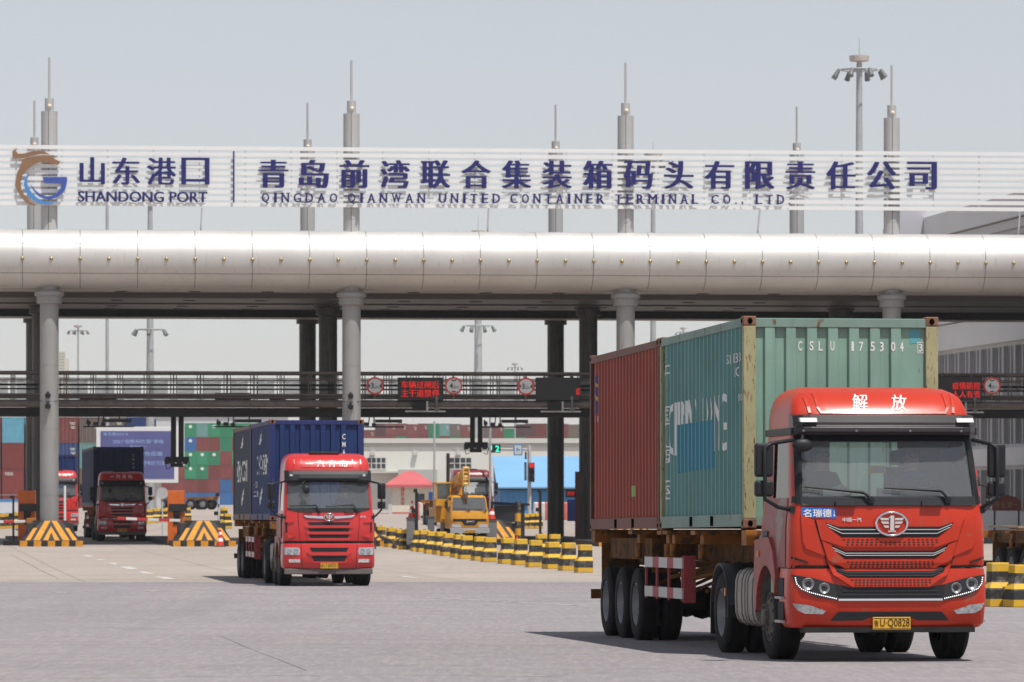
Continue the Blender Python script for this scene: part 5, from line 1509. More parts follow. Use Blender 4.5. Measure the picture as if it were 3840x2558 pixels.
HOOK = MB().tube([(-.07, 0, .84), (-.05, 0, .87), (.05, 0, .87), (.07, 0, .84)], .012).obj("lifting_hook", DARK, BAR0)
_used = [False]
def barrier(px, Y, label, group, rz=0.32):
    o = BAR0
    if _used[0]: o = copy_tree(BAR0)
    _used[0] = True
    o.location = (WX(px, Y), Y, ZG(Y)); o.rotation_euler = (0, 0, rz + random.uniform(-.11, .11)); o.location.x += random.uniform(-.05, .05); s = random.uniform(.96, 1.03); o.scale = (1, 1, s)
    tag(o, label, "barrier", group); return o
row = [(105, 1366), (180, 1375), (250, 1388), (300, 1393), (375, 1405), (425, 1411), (480, 1422), (535, 1430), (600, 1440), (665, 1451), (735, 1462), (825, 1474), (900, 1484), (1015, 1497), (1120, 1507), (1220, 1522), (1345, 1535), (1480, 1548), (1600, 1562)]
for i, (x, y) in enumerate(row):
    px = 1350 + (x + 45 + i * 1.1) / 1.96; Y = YG(1350 + y / 1.96)
    barrier(px, Y, "yellow and black barrier, %s from the left in the row between the two container trucks" % ORD[i], "barriers in the middle row")
for i, (px, Y) in enumerate(((2032, 172), (2084, 171))): barrier(px, Y, ["yellow and black barrier behind the row, left of two by the black columns", "yellow and black barrier behind the row, right of two by the black columns"][i], "barriers behind the row")
for i, (px, Y) in enumerate(((3751, 91.5), (3833, 91.0))): barrier(px, Y, ["yellow and black barrier standing right beside the front truck's headlight", "yellow and black barrier cut by the right edge of the picture"][i], "barriers at the right edge")
for i, px in enumerate((5, 22, 40, 58, 76)): barrier(px, 262 + i, "yellow and black barrier, %s of five behind the left barrier arm" % ORD[i], "barriers behind the left lane", .5)
for i, (px, Y) in enumerate(((560, 280), (585, 282), (612, 284), (634, 286), (700, 288))): barrier(px, Y, "yellow and black barrier, %s of five between the shaded truck and the orange cabinet" % ORD[i], "barriers behind the second lane", .4)
for i, (px, Y) in enumerate(((838, 285), (850, 262))): barrier(px, Y, ["yellow and black barrier far behind the cone beside the second island", "nearer yellow and black barrier behind the cone beside the second island"][i], "barriers behind the second island", .4)
for i, px in enumerate((1960, 1978, 2000, 2018)): barrier(px, 262, "yellow and black barrier, %s of four under the traffic light" % ORD[i], "barriers under the traffic light", .3)
# ------------------------------------------------------------------ toll islands
YELI = mat("island yellow paint", (.60, .25, .010), .7, var=.15, vs=5, spots=(.25, .12, .02), spot_t=.66); BLKI = mat("island black paint", (.018, .017, .017), .7, var=.3)
def island(px, label, length=28.0, dark=False):
    Y = 200.5 if px != 1850 else 206.0; p = WP(px, 0, Y); z = ZG(Y)
    e = empty("toll_island", (p.x, Y, z), R(7.6), 0, label, "traffic island", "striped toll islands")
    b = MB(); b.box(-1.28, 1.28, .5, length, -.2, .24).box(-1.0, 1.0, 1.2, 3.2, .24, 1.02); b.obj("kerb_body", mat_curb, e, .03)
    n = MB()
    B = [(-1.36, 0, -.1), (1.36, 0, -.1), (1.36, 1.2, -.1), (-1.36, 1.2, -.1)]; T = [(-1.36, 0, .25), (1.36, 0, .25), (1.36, 1.2, .25), (-1.36, 1.2, .25)]; n.hexa(B, T)
    n.hexa([(-1.18, .03, .25), (1.18, .03, .25), (1.3, 1.6, .25), (-1.3, 1.6, .25)], [(-.42, .72, 1.12), (.42, .72, 1.12), (.75, 1.6, 1.12), (-.75, 1.6, 1.12)])
    n.obj("nose", BLKI, e, .015)
    st = MB()
    for i in (-2, -1, 0, 1, 2):
        x = i * .60; w = .16; st.box(x - w, x + w, -.004, -.001, -.05, .245)
    # chevrons lie on the sloping face: y = .03 + (z-.25)*.793
    f = lambda x, z: (x, .03 + (z - .25) * .793 - .006, z)
    def quad(L): st.add([f(x, z) for x, z in L], [tuple(range(len(L)))])
    for s in (-1, 1):
        quad([(s * .36, .27), (s * .14, .27), (0, .62), (0, .88)])
        quad([(s * .78, .27), (s * .50, .27), (s * .02, 1.11), (s * .26, 1.11)])
        quad([(s * 1.12, .27), (s * .92, .27), (s * .60, .80), (s * .76, .80)])
    st.obj("yellow_stripes", YELI, e)
    return e
mat_curb = mat("dark island concrete", (.05, .048, .046), .85, var=.3)
island(193, "striped black and yellow island under the first canopy column at left", 30)
island(767, "striped black and yellow island between the shaded truck and the middle truck", 30)
island(1335, "striped island hidden behind the middle truck under the second column", 30)
island(1850, "striped black and yellow island partly hidden behind the yellow crane truck", 30)
island(2362, "striped island at the black columns behind the rusty red container", 30)
# booths, barrier arms, posts
def booth(px, Y, label):
    p = WP(px, 0, Y); e = empty("toll_cabinet", (p.x, Y, ZG(Y)), .0, 0, label, "cabinet", "orange toll cabinets")
    MB().box(-.36, .36, 0, .8, .0, 2.42).box(-.02, .40, -.12, .3, .0, .62).obj("cabinet_body", ORGB, e, .02)
    MB().box(-.30, .50, -.12, 0, 1.50, 1.83).obj("screen", LEDB, e, .01); MB().box(-.10, .16, -.04, 0, .92, 1.5).box(.0, .2, -.1, 0, 1.3, 1.5).obj("slot_panel", BLACK, e)
    return e
booth(98, 205.0, "orange cabinet with a black screen left of the first canopy column"); booth(659, 205.0, "orange cabinet with a black screen left of the second island")
ARM = bpy.data.materials.new("red and white barrier arm"); stripes_mat(ARM, 0, .95, (.66, .66, .64), (.50, .03, .03), .2, .5)
def arm(px0, px1, py0, py1, Y, label):
    a = WP(px0, py0, Y); b = WP(px1, py1, Y); e = empty("barrier_arm", b, 0, 0, label, "barrier arm", "lane barrier arms")
    d = a - b; L = d.length; ang = math.atan2(d.z, d.x)
    o = MB().box(0, L, -.03, .03, -.06, .06).obj("boom", ARM, e, .01); o.rotation_euler = (0, -ang, 0)
    MB().box(-.2, .2, -.18, .18, b.z * -1 + ZG(Y), .14).obj("drive_post", mm("arm post orange", (.4, .15, .02), .6), e, .02)
arm(440, 700, 1944, 1953, 203.2, "red and white barrier arm lowered in front of the shaded truck"); arm(-70, 118, 1958, 1955, 203.2, "red and white barrier arm at the left edge beside the orange cabinet")
def thin_post(px, Y, ytop, r, m, label, head=None, ybase=None, name="post", cat="post"):
    p = WP(px, 0, Y); z = ZG(Y); h = CZ + (HZ - ytop) / F * Y - z
    e = empty(name, (p.x, Y, z), 0, 0, label, cat)
    MB().cyl((0, 0, 0), (0, 0, h), r, r * .9, n=12).obj("pole", m, e)
    if head: head(e, h)
    return e
def camhead(e, h):
    c = MB(); c.box(-.12, .03, -.35, .1, h - .02, h + .13); c.box(-.03, .03, -.05, .05, h - .5, h - .35); c.cyl((-.02, -.36, h + .05), (-.02, -.33, h + .05), .05, n=10); c.box(-.2, -.02, -.05, .05, h - .85, h - .68); c.obj("camera_head", BLACK, e, .01)
    MB().box(-.42, .3, -.3, .3, 0, .22).obj("foot_block", DARK, e, .02)
thin_post(50, 204.5, 1868, .05, BLACK, "black camera post left of the first orange cabinet", camhead, name="camera_post", cat="camera post")
thin_post(820, 204.5, 1860, .05, LGREY, "grey camera post behind the cone, left of the middle truck", camhead, name="camera_post", cat="camera post")
thin_post(243, 205, 1822, .06, WHITE, "slim white post on the first island, right of the canopy column")
thin_post(1562, 190, 1845, .07, BLACK, "black camera post beside the kiosk, left of the crane truck", camhead, name="camera_post", cat="camera post")
thin_post(2026, 200, 1845, .06, BLACK, "black camera post by the black columns, under the blue building", camhead, name="camera_post", cat="camera post")
thin_post(1680, 235, 1700, .10, mm("dark post with green base", (.06, .035, .03), .6), "tall dark post rising left of the crane boom")
thin_post(1942, 198, 1882, .14, bands_mat("yellow black post", [.2, .5, .8, 1.1, 1.45, 2.2], [(.6, .3, .012), (.02, .02, .02), (.6, .3, .012), (.02, .02, .02), (.6, .3, .012), (.02, .02, .02)]), "round post with yellow and black bands on the island behind the crane truck")
# grey cabinets and screens near the crane truck
for nm, px, Y, w, d, h, m, lab, cat in (("grey_cabinet", 1845, 196, .42, .4, 1.15, GREYP, "grey box post right beside the crane truck's bumper", "cabinet"), ("grey_cabinet", 1545, 190, .45, .4, 1.25, GREYP, "grey box post carrying a traffic cone, left of the crane truck", "cabinet"), ("metal_bin", 1583, 193, .78, .6, .72, DARK, "low dark metal tank beside the grey box post", "tank"), ("grey_post", 1616, 196, .28, .3, 1.3, mm("slate post", (.12, .13, .15), .6), "slate grey post at the crane truck's left rear wheel", "post")):
    p = WP(px, 0, Y); o = MB().box(-w / 2, w / 2, 0, d, 0, h).box(-w / 2 - .03, w / 2 + .03, -.03, d + .03, h, h + .04).box(-w * .35, w * .35, -.012, 0, h * .35, h * .85).obj(nm, m, None, .012); o.location = (p.x, Y, ZG(Y)); tag(o, lab, cat)
ic = empty("island_cabin", (WX(1905, 208), 208, ZG(208)), 0, 0, "dark equipment cabin on the island behind the crane truck, by the banded post", "cabin")
MB().box(-.62, .75, 0, 2.5, 0, 1.75).obj("cabin_body", mm("dark cabin", (.022, .024, .03), .5), ic, .03); MB().prism([(-.75, 1.78), (1.0, 1.74), (.95, 1.84), (-.7, 1.92)], -2.7, .1).obj("cabin_roof", BLACK, ic); MB().box(-.1, .45, -.05, -.02, .95, 1.0).obj("handrail", CHROME, ic)
# traffic cones
CR = mat("cone red", (.60, .04, .02), .5); CWh = mat("cone white", (.75, .75, .74), .5); CB = mat("cone base black", (.03, .03, .03), .7)
def cone_tree(red=CR):
    e = empty("traffic_cone"); H = .72; rr = lambda z: .17 - .14 * z / H
    for z0, z1, m, nm in ((.03, .22, red, "lower_band"), (.22, .36, CWh, "white_band"), (.36, .50, red, "middle_band"), (.50, .61, CWh, "white_band"), (.61, H, red, "tip")):
        MB().lathe([(rr(z0), z0), (rr(z1), z1)] + ([(0, H)] if z1 == H else []), (0, 0, 0), (0, 0, 1), 20).obj(nm, m, e)
    MB().box(-.24, .24, -.24, .24, 0, .035).obj("base", CB, e, .01)
    return e
CONE = cone_tree(); _c = [False]
def cone(px, Y, label, z=0, s=1.0):
    o = copy_tree(CONE) if _c[0] else CONE; _c[0] = True
    o.location = (WX(px, Y), Y, ZG(Y) + z); o.scale = (s, s, s); tag(o, label, "traffic cone", "traffic cones"); return o
cone(826, 199.5, "red and white cone at the foot of the second island, left of the middle truck", 0, 1.05); cone(1545, 190.2, "red and white cone standing on a grey box post left of the crane truck", 1.29, 1.0); cone(1844, 196.2, "red and white cone standing on the grey box right of the crane truck", 1.19, 1.0)
cone(1939, 170, "red and white cone behind the barrier row, just right of the island stripes", 0, 1.05); cone(1918, 166, "red and white cone partly hidden by a barrier, left of the taller cone", 0, .9)
ds = empty("striped_drum", (WX(2146, 160), 160, ZG(160)), 0, 0, "slim white post with red diagonal stripes and black cap beside the rear container", "bollard")
MB().lathe([(.13, 0), (.13, .5), (.10, .55)], (0, 0, 0), (0, 0, 1), 20).obj("drum_body", CWh, ds); MB().lathe([(.10, .55), (.10, .66), (0, .68)], (0, 0, 0), (0, 0, 1), 20).obj("cap", CB, ds)
q = MB()
for z in (.08, .22, .36): q.prism([(-.12, z), (.12, z + .12), (.12, z + .18), (-.12, z + .06)], .1, .135)
q.obj("red_stripes", CR, ds)

for i, (px, s) in enumerate(((1437, 1), (1520, -1))):
    br = MB().tube([(-.35 * s, 0, 0), (-.35 * s, 0, .42), (-.15 * s, 0, .55), (.35 * s, 0, .35), (.55 * s, 0, .05)], .06).obj("bent_rail", mm("rusty dark rail", (.07, .05, .04), .7))
    br.location = (WX(px, 192), 192, ZG(192)); tag(br, ["bent dark guard rail behind the left end of the barrier row", "bent dark guard rail left of the box post carrying a cone"][i], "guard rail")
# ------------------------------------------------------------------ yellow crane truck
H7 = lambda x, y: ((x - 1290) / 241.2, (1389 - y) / 241.2)
def crane_truck():
    Y = 195.0; p = WP(1762, 0, Y); e = empty("crane_truck", (p.x, Y, ZG(Y)), R(7.8), 0, "yellow truck with a folded crane boom and hook above its cab, behind the barriers", "crane truck")
    PH = lambda L: [H7(*q) for q in L]
    lv = [(.52, .93, .06, 2.5), (.58, .955, .01, 2.5), (.95, .96, .0, 2.5), (1.34, .94, .05, 2.5), (1.39, .93, .07, 2.5), (1.75, .89, .22, 2.5), (2.04, .85, .36, 2.5), (2.11, .81, .44, 2.45), (2.16, .70, .62, 2.4)]
    cab = Cab(lv, .05, .14); zs = [l[0] for l in lv]
    hole = lambda j, i, n: 4 <= j <= 5 and (3 <= i <= 8 or i in (13, 14, 27, 28))
    mb, rg = cab.loft(zs, hole); mb.add(rg[-1], [tuple(range(len(rg[-1])))], 0, True); mb.obj("cab_body", YEL, e)
    ib, _ = cab.loft(zs[:7], hole, inset=.04); ib.obj("inner_lining", INT, e)
    st = MB()
    for x in (-.45, .42): st.box(x - .22, x + .22, 1.15, 1.3, .9, 1.75)
    st.obj("seats", INT, e, .03)
    cab.panel([[(-.87, 1.385), (.87, 1.385), (.80, 2.05), (-.80, 2.05)]], -.01, .004).obj("windscreen", GLASS, e)
    for s in (-1, 1): MB().add([(s * .925, .3, 1.39), (s * .925, 1.6, 1.39), (s * .86, 1.65, 2.02), (s * .86, .55, 2.02)], [(0, 1, 2, 3)]).obj("side_window", GLASSD, e)
    g = cab.panel([PH([(1090, 1182), (1190, 1182), (1225, 1228), (1355, 1228), (1390, 1182), (1490, 1182), (1490, 1150), (1090, 1150)])], .006, .01).obj("grille", BLACK, e)
    t = MB(); cab.text("JMC", 0.02, H7(0, 1184)[1], .10, .42, .012, t, bold=.03); t.obj("grille_lettering", CHROME, g)
    for s in (-1, 1):
        q = PH([(1072, 1250), (1188, 1250), (1180, 1216), (1072, 1212)]); cab.panel([q if s < 0 else mir(q)], .008, .01).obj("headlight", mm("headlamp silver", (.42, .43, .44), .2), e)
        q = PH([(1064, 1205), (1082, 1205), (1082, 1160), (1064, 1160)]); cab.panel([q if s < 0 else mir(q)], .008, .01).obj("indicator", mm("amber lens", (.6, .13, .01), .3), e)
    MB().box(-.97, .97, -.07, .1, .29, .54).box(-.35, .35, -.08, -.06, .36, .48).obj("bumper", mm("silver bumper", (.40, .40, .41), .35, metal=.5), e, .03)
    plate(e, cab, .01, .37, .5, .15, "鲁", "B·2B358", -.09)
    wipers(e, cab, [(H7(1280, 1056), H7(1235, 1035), H7(1090, 1030)), (H7(1480, 1060), H7(1430, 1040), H7(1270, 1035))])
    mr = MB(); mr.tube([(-.95, .3, 1.95), (-1.15, .2, 1.9), (-1.15, .2, 1.5), (-.97, .25, 1.3)], .02); mr.box(-1.22, -1.08, .15, .22, 1.5, 1.85); mr.tube([(.95, .3, 1.95), (1.12, .2, 1.9), (1.12, .2, 1.5), (.97, .25, 1.3)], .02); mr.box(1.05, 1.18, .15, .22, 1.5, 1.85); mr.obj("mirrors", BLACK, e)
    rail_frame(e, .6, 7.6, z0=.5, z1=.72)
    bed = MB(); bed.box(-1.1, 1.1, 2.9, 7.8, .78, 1.0).box(-1.1, -.98, 2.9, 7.8, 1.0, 1.4).box(.98, 1.1, 2.9, 7.8, 1.0, 1.4); bed.obj("bed", YEL, e, .02)
    oc = MB(); oc.box(-1.32, -.55, 3.0, 4.3, .9, 1.95).box(-1.32, -1.25, 3.0, 3.07, 1.95, 2.72).box(-.62, -.55, 3.0, 3.07, 1.95, 2.72).box(-1.32, -1.25, 4.23, 4.3, 1.95, 2.72).box(-.62, -.55, 4.23, 4.3, 1.95, 2.72).box(-1.36, -.5, 2.95, 4.35, 2.72, 2.80)
    oco = oc.obj("operator_cabin", YEL, e, .015); MB().box(-1.25, -.62, 3.02, 3.04, 1.95, 2.72).box(-1.30, -1.29, 3.07, 4.23, 1.95, 2.72).obj("cabin_window", GLASSD, oco)
    MB().box(-1.45, -1.0, 2.6, 3.0, 1.62, 1.66).obj("side_tray", STEELR, e)
    tb = MB(); tb.cyl((-.1, 4.6, 1.0), (-.1, 4.6, 2.3), .38); tb.hexa([(-.42, 4.2, 2.1), (.22, 4.2, 2.1), (.22, 5.2, 2.0), (-.42, 5.2, 2.0)], [(-.36, 4.2, 2.9), (.16, 4.2, 2.9), (.16, 5.2, 2.7), (-.36, 5.2, 2.7)]); tb.obj("turntable", YEL, e, .02)
    bm_ = MB()
    def beam(p0, p1, w, h):
        p0 = Vector(p0); p1 = Vector(p1); d = (p1 - p0).normalized(); u = Vector((1, 0, 0)); v_ = d.cross(u).normalized()
        bm_.hexa([p0 - u * w - v_ * h, p0 + u * w - v_ * h, p0 + u * w + v_ * h, p0 - u * w + v_ * h], [p1 - u * w - v_ * h, p1 + u * w - v_ * h, p1 + u * w + v_ * h, p1 - u * w + v_ * h])
    beam((-.28, 5.2, 2.45), (-.20, 1.4, 3.02), .2, .27); beam((-.20, 1.6, 3.0), (-.17, .55, 3.26), .15, .2); beam((-.17, .7, 3.2), (-.16, .3, 3.30), .11, .14)
    bo_ = bm_.obj("boom", YEL, e, .02)
    MB().cyl((-.25, 4.0, 2.0), (-.22, 2.0, 2.68), .10).obj("lift_cylinder", STEELR, bo_)
    hd = MB()
    for x in (-.30, -.02): hd.prism([(.15, 3.55), (.42, 3.45), (.45, 2.62), (.22, 2.60), (.12, 3.1)], x - .025, x + .025, (0, 0, 0), (0, 1, 0), (0, 0, 1))
    for z in (3.48, 3.05, 2.7): hd.cyl((-.32, .28, z), (0, .28, z), .075)
    hd.box(-.30, -.02, .2, .3, 2.9, 2.98).box(-.30, -.02, .2, .3, 3.24, 3.3); hd.obj("boom_head", mm("crane pale yellow", (.66, .42, .12), .45), bo_, .01)
    hk = MB(); hk.cyl((-.16, .25, 2.62), (-.16, .22, 2.2), .012); hk.box(-.24, -.08, .16, .28, 1.98, 2.25); hk.tube([(-.16, .2, 1.98), (-.16, .2, 1.88), (-.11, .2, 1.82), (-.16, .2, 1.76), (-.21, .2, 1.80)], .025); hk.cyl((-.30, .3, 2.55), (-.26, .24, 1.75), .05); hk.obj("hook_block", mm("rusty hook steel", (.12, .07, .045), .7), bo_)
    ou = MB()
    for s in (-1, 1): ou.box(s * 1.0 - .08, s * 1.0 + .08, 3.0, 3.16, .15, 1.0); ou.box(s * 1.0 - .18, s * 1.0 + .18, 2.9, 3.25, -.1, -.04)
    ou.obj("outriggers", STEELR, e)
    for o in kids(e): o.location.z = .381; o.scale = (.858, .858, .858)
    for y, d_ in ((1.1, False), (4.8, True)):
        for s in (-1, 1): wheel(e, s * .72, y, .41, .22, s, STEELR, d_)
        axle(e, y, .40)
crane_truck()
# ------------------------------------------------------------------ buildings
WALLW = mat("off white rendered wall", (.66, .65, .60), .8, var=.05, vs=.25, streak=(.52, .50, .46), streak_t=.62); TRIM = mat("pale trim", (.58, .57, .53), .7); ROOFR = mat("pink red sheet roof", (.52, .12, .125), .6, var=.08, vs=1)
def fb(e, name, m, px0, px1, py0, py1, Y, off=0.0, d=.1, bevel=0):
    """box on a facade from picture rectangle at depth Y"""
    a = WP(px0, py1, Y); b = WP(px1, py0, Y)
    o = MB().box(a.x, b.x, Y - off - d, Y - off, a.z, b.z).obj(name, m, e, bevel, M=base_M(e).inverted()); return o
Yb = 420.0
wb = empty("warehouse", (WX(1700, Yb), Yb, ZG(Yb)), 0, 0, "long white warehouse with dark windows behind the kiosk and crane truck", "building")
a = WP(1040, 0, Yb); b = WP(2420, 0, Yb); zt = WP(0, 1652, Yb).z
MB().box(a.x, b.x, Yb, Yb + 30, 1.0, zt).obj("wall", WALLW, wb, M=base_M(wb).inverted())
fb(wb, "parapet", TRIM, 1030, 2430, 1644, 1662, Yb, 0, .25); fb(wb, "cornice", TRIM, 1040, 2420, 1668, 1671, Yb, 0, .18); fb(wb, "cornice", TRIM, 1040, 2420, 1674, 1677, Yb, 0, .12)
for x0, x1 in ((1080, 1150), (1375, 1447), (1683, 1768), (1990, 2062), (2290, 2360)):
    w = fb(wb, "window", WINGL, x0, x1, 1716, 1759, Yb, 0, .05); f_ = MB(); A = WP(x0, 1759, Yb); B = WP(x1, 1716, Yb)
    for t in (0, .25, .5, .75, 1): x = A.x + (B.x - A.x) * t; f_.box(x - .04, x + .04, Yb - .12, Yb - .05, A.z, B.z)
    for t in (0, .5, 1): z = A.z + (B.z - A.z) * t; f_.box(A.x, B.x, Yb - .11, Yb - .05, z - .04, z + .04)
    f_.obj("frame", TRIM, w)
for x in (1398, 1558, 1720): fb(wb, "wall_lamp", LGREY, x - 8, x + 8, 1688, 1706, Yb, 0, .4)
fb(wb, "lower_canopy", TRIM, 1300, 1500, 1768, 1774, Yb, 0, 1.2); fb(wb, "lean_to", mm("grey lean-to wall", (.42, .42, .40), .8), 1496, 1640, 1762, 1850, Yb, 0, 3.0)
Yk = 330.0
kk = empty("kiosk", (WX(1550, Yk), Yk, ZG(Yk)), 0, 0, "small cream kiosk with a pink hipped roof and red vertical characters", "building")
A = WP(1448, 0, Yk); B = WP(1625, 0, Yk); ze = WP(0, 1818, Yk).z; za = WP(0, 1766, Yk).z; gk = ZG(Yk); cx = (A.x + B.x) / 2; KM = base_M(kk).inverted()
wx0, wx1 = WX(1450, Yk) + .25, WX(1622, Yk) - .05
MB().box(wx0, wx1, Yk, Yk + 3.2, gk - .2, ze).obj("wall", mm("cream wall", (.66, .62, .52), .8, var=.05), kk, M=KM)
rf = MB(); r0, r1 = A.x - .15, B.x + .15; ry0, ry1 = Yk - .45, Yk + 3.65
rf.add([(r0, ry0, ze), (r1, ry0, ze), (r1, ry1, ze), (r0, ry1, ze), (cx - .35, Yk + 1.6, za), (cx + .35, Yk + 1.6, za)], [(0, 1, 5, 4), (1, 2, 5), (2, 3, 4, 5), (3, 0, 4), (3, 2, 1, 0)])
rf.box(r0, r1, ry0, ry1, ze - .16, ze - .002); rf.obj("roof", ROOFR, kk, M=KM)
MB().box(wx0 - .02, wx1 + .02, Yk - .02, Yk + 3.22, gk - .2, gk + .12).obj("red_plinth", ROOFR, kk, M=KM)
d_ = MB().box(WX(1558, Yk), WX(1592, Yk), Yk - .03, Yk + .02, WP(0, 1905, Yk).z, WP(0, 1852, Yk).z).obj("window", WINGL, kk, M=KM)
MB().box(WX(1456, Yk), WX(1470, Yk), Yk - .03, Yk + .02, gk, WP(0, 1845, Yk).z).obj("door", LGREY, kk, M=KM)
MB().box(WX(1608, Yk), WX(1622, Yk), Yk - .05, Yk, WP(0, 1875, Yk).z, WP(0, 1846, Yk).z).obj("notice_board", BLUES, kk, M=KM)
t = MB()
for ch, y in zip("国际品牌", (1836, 1853, 1870, 1887)): t.text(ch, WP(1510, y, Yk - .01), h=.27, w=.24, bold=.02)
t.obj("red_characters", SRED, kk, M=KM)
Yl = 305.0
BLR = mat("light blue sheet roof", (.20, .42, .66), .5, var=.06, vs=.4); BLW = mat("blue corrugated wall", (.07, .26, .52), .55, var=.08, vs=.6)
bb = empty("blue_shed", (WX(2010, Yl), Yl, ZG(Yl)), 0, 0, "blue shed with a light blue sloping roof and corrugated wall behind the traffic light", "building"); BM_ = base_M(bb).inverted()
x0, x1 = WX(1876, Yl), WX(2420, Yl); g = ZG(Yl); zev = WP(0, 1826, Yl).z; zr = WP(0, 1711, Yl + 9).z
yr_ = Yl + 9; xr0 = WX(1845, yr_)
MB().add([(x0 - .2, Yl - .4, zev), (x1, Yl - .4, zev), (x1, yr_, zr), (xr0, yr_, zr), (x0 - .2, Yl - .4, zev - .1), (x1, Yl - .4, zev - .1), (x1, yr_, zr - .1), (xr0, yr_, zr - .1)], [(0, 1, 2, 3), (7, 6, 5, 4), (0, 3, 7, 4), (0, 4, 5, 1), (3, 2, 6, 7), (1, 5, 6, 2)]).obj("roof", BLR, bb, M=BM_)
wl_ = MB(); pts = []
k = 0; x = x0
while x < x1: pts += [(x, 0), (x + .09, .05), (x + .2, .05), (x + .29, 0)]; x += .4
vs = []
for px_, d0 in pts: vs += [(px_, Yl + d0, g - .2), (px_, Yl + d0, zev - .02)]
wl_.add(vs, [(2 * i, 2 * i + 2, 2 * i + 3, 2 * i + 1) for i in range(len(pts) - 1)])
wl_.obj("wall", BLW, bb, M=BM_)
MB().add([(x0, Yl, g - .2), (xr0 + .1, yr_ + .2, g - .2), (xr0 + .1, yr_, zr - .12), (x0, Yl, zev - .12)], [(0, 1, 2, 3)]).obj("gable", mm("deep blue gable", (.035, .14, .36), .6), bb, M=BM_)
MB().box(x0 - .15, x1, Yl - .42, Yl - .30, zev - .22, zev - .105).obj("gutter", DARK, bb, M=BM_)
# traffic light
Yt = 268.0
tl_ = empty("traffic_light", (WX(1985, Yt), Yt, ZG(Yt)), 0, 0, "traffic light on a white pole with an arm carrying a green number display", "traffic light"); TM = base_M(tl_).inverted()
pz = lambda y: WP(0, y, Yt).z
tx_ = lambda x: WX(x, Yt)
MB().cyl((tx_(1985), Yt, ZG(Yt)), (tx_(1985), Yt, pz(1672)), .12, .10, n=16).obj("pole", LGREY, tl_, M=TM)
MB().cyl((tx_(1985), Yt, pz(1685)), (tx_(1870), Yt, pz(1684)), .045, n=8).obj("arm", LGREY, tl_, M=TM)
hd = MB().box(tx_(1983), tx_(2005), Yt - .35, Yt - .05, pz(1808), pz(1735)).box(tx_(1966), tx_(1975), Yt - .2, Yt + .2, pz(1802), pz(1733)); ho = hd.obj("signal_head", mm("signal grey", (.11, .115, .12), .6), tl_, .02, M=TM)
for y, c, em in ((1745, (.5, .03, .03), .7), (1770, (.03, .03, .03), 0), (1796, (.03, .04, .03), 0)):
    lm = MB(); lm.cyl((tx_(1994), Yt - .36, pz(y)), (tx_(1994), Yt - .38, pz(y)), .15, n=18); lm.obj("signal_lens", mat("signal lens", c, .3, emit=(1, .03, .03) if em else None, es=em or 1), ho)
    vz = MB(); n = 10; vv = []
    for i in range(n + 1):
        a_ = math.pi * i / n
        for dy in (-.36, -.62): vv.append((tx_(1994) + .17 * math.cos(a_), Yt + dy, pz(y) + .17 * math.sin(a_)))
    vz.add(vv, [(2 * i, 2 * i + 1, 2 * i + 3, 2 * i + 2) for i in range(n)]); vz.obj("hood", BLACK, ho)
cdn = MB().box(tx_(1840), tx_(1877), Yt - .25, Yt - .05, pz(1698), pz(1667)).obj("number_display", LEDB, tl_, .01, M=TM)
GLED = mat("green led", (.0, .1, .06), .5, emit=(.02, 1.0, .62), es=1.6)
t = MB(); t.text("2", (tx_(1865), Yt - .255, pz(1683)), h=.36, w=.22, bold=.02); t.text("1", (tx_(1843), Yt - .255, pz(1679)), h=.26, w=.07, bold=.02); t.obj("lit_digits", GLED, cdn)
cs = MB().box(tx_(1926), tx_(1959), Yt - .1, Yt - .05, pz(1708), pz(1667)).obj("camera_sign", mm("sign blue", (.05, .28, .60), .5), tl_, .01, M=TM)
MB().box(tx_(1930), tx_(1955), Yt - .106, Yt - .101, pz(1704), pz(1671)).obj("sign_field", SWH, cs); MB().box(tx_(1936), tx_(1950), Yt - .112, Yt - .107, pz(1690), pz(1685)).cyl((tx_(1940), Yt - .107, pz(1682)), (tx_(1940), Yt - .112, pz(1682)), .05, n=10).obj("camera_symbol", mm("sign blue", (.05, .28, .60), .5), cs)
MB().box(tx_(1968), tx_(1975), Yt - .4, Yt, pz(1722), pz(1696)).obj("camera", DARK, tl_, M=TM)
# plastic water barriers
PINK = mat("faded red plastic", (.56, .14, .11), .6, var=.1); PWH = mat("dull white plastic", (.62, .60, .58), .6, var=.08)
def wbar(m):
    return MB().lathe([(.20, 0), (.22, .05), (.19, .55), (.16, 1.05), (.10, 1.12), (0, 1.13)], (0, 0, 0), (0, 0, 1), 14)
wp_ = [wbar(0).obj("plastic_barrier", PINK), wbar(0).obj("plastic_barrier", PWH)]
used = [False, False]; posn = [(1566, "kiosk"), (1579, "kiosk"), (1592, "kiosk"), (1605, "kiosk"), (1618, "kiosk"), (2010, "shed"), (2024, "shed"), (2037, "shed"), (2050, "shed"), (2066, "shed"), (2120, "shed"), (2134, "shed"), (2148, "shed")]
cnt = {"kiosk": 0, "shed": 0}
for i, (px, wh) in enumerate(posn):
    k = i % 2; o = wp_[k] if not used[k] else wp_[k].copy()
    if used[k]: COL.objects.link(o)
    used[k] = True; Y = 292.0; o.location = (WX(px, Y), Y, ZG(Y)); n = cnt[wh]; cnt[wh] += 1
    tag(o, "%s plastic barrier, %s from the left in the row before the %s" % (["faded red", "dull white"][k], ORD[n], "pink roofed kiosk" if wh == "kiosk" else "blue shed"), "plastic barrier", "plastic barriers before the " + wh)
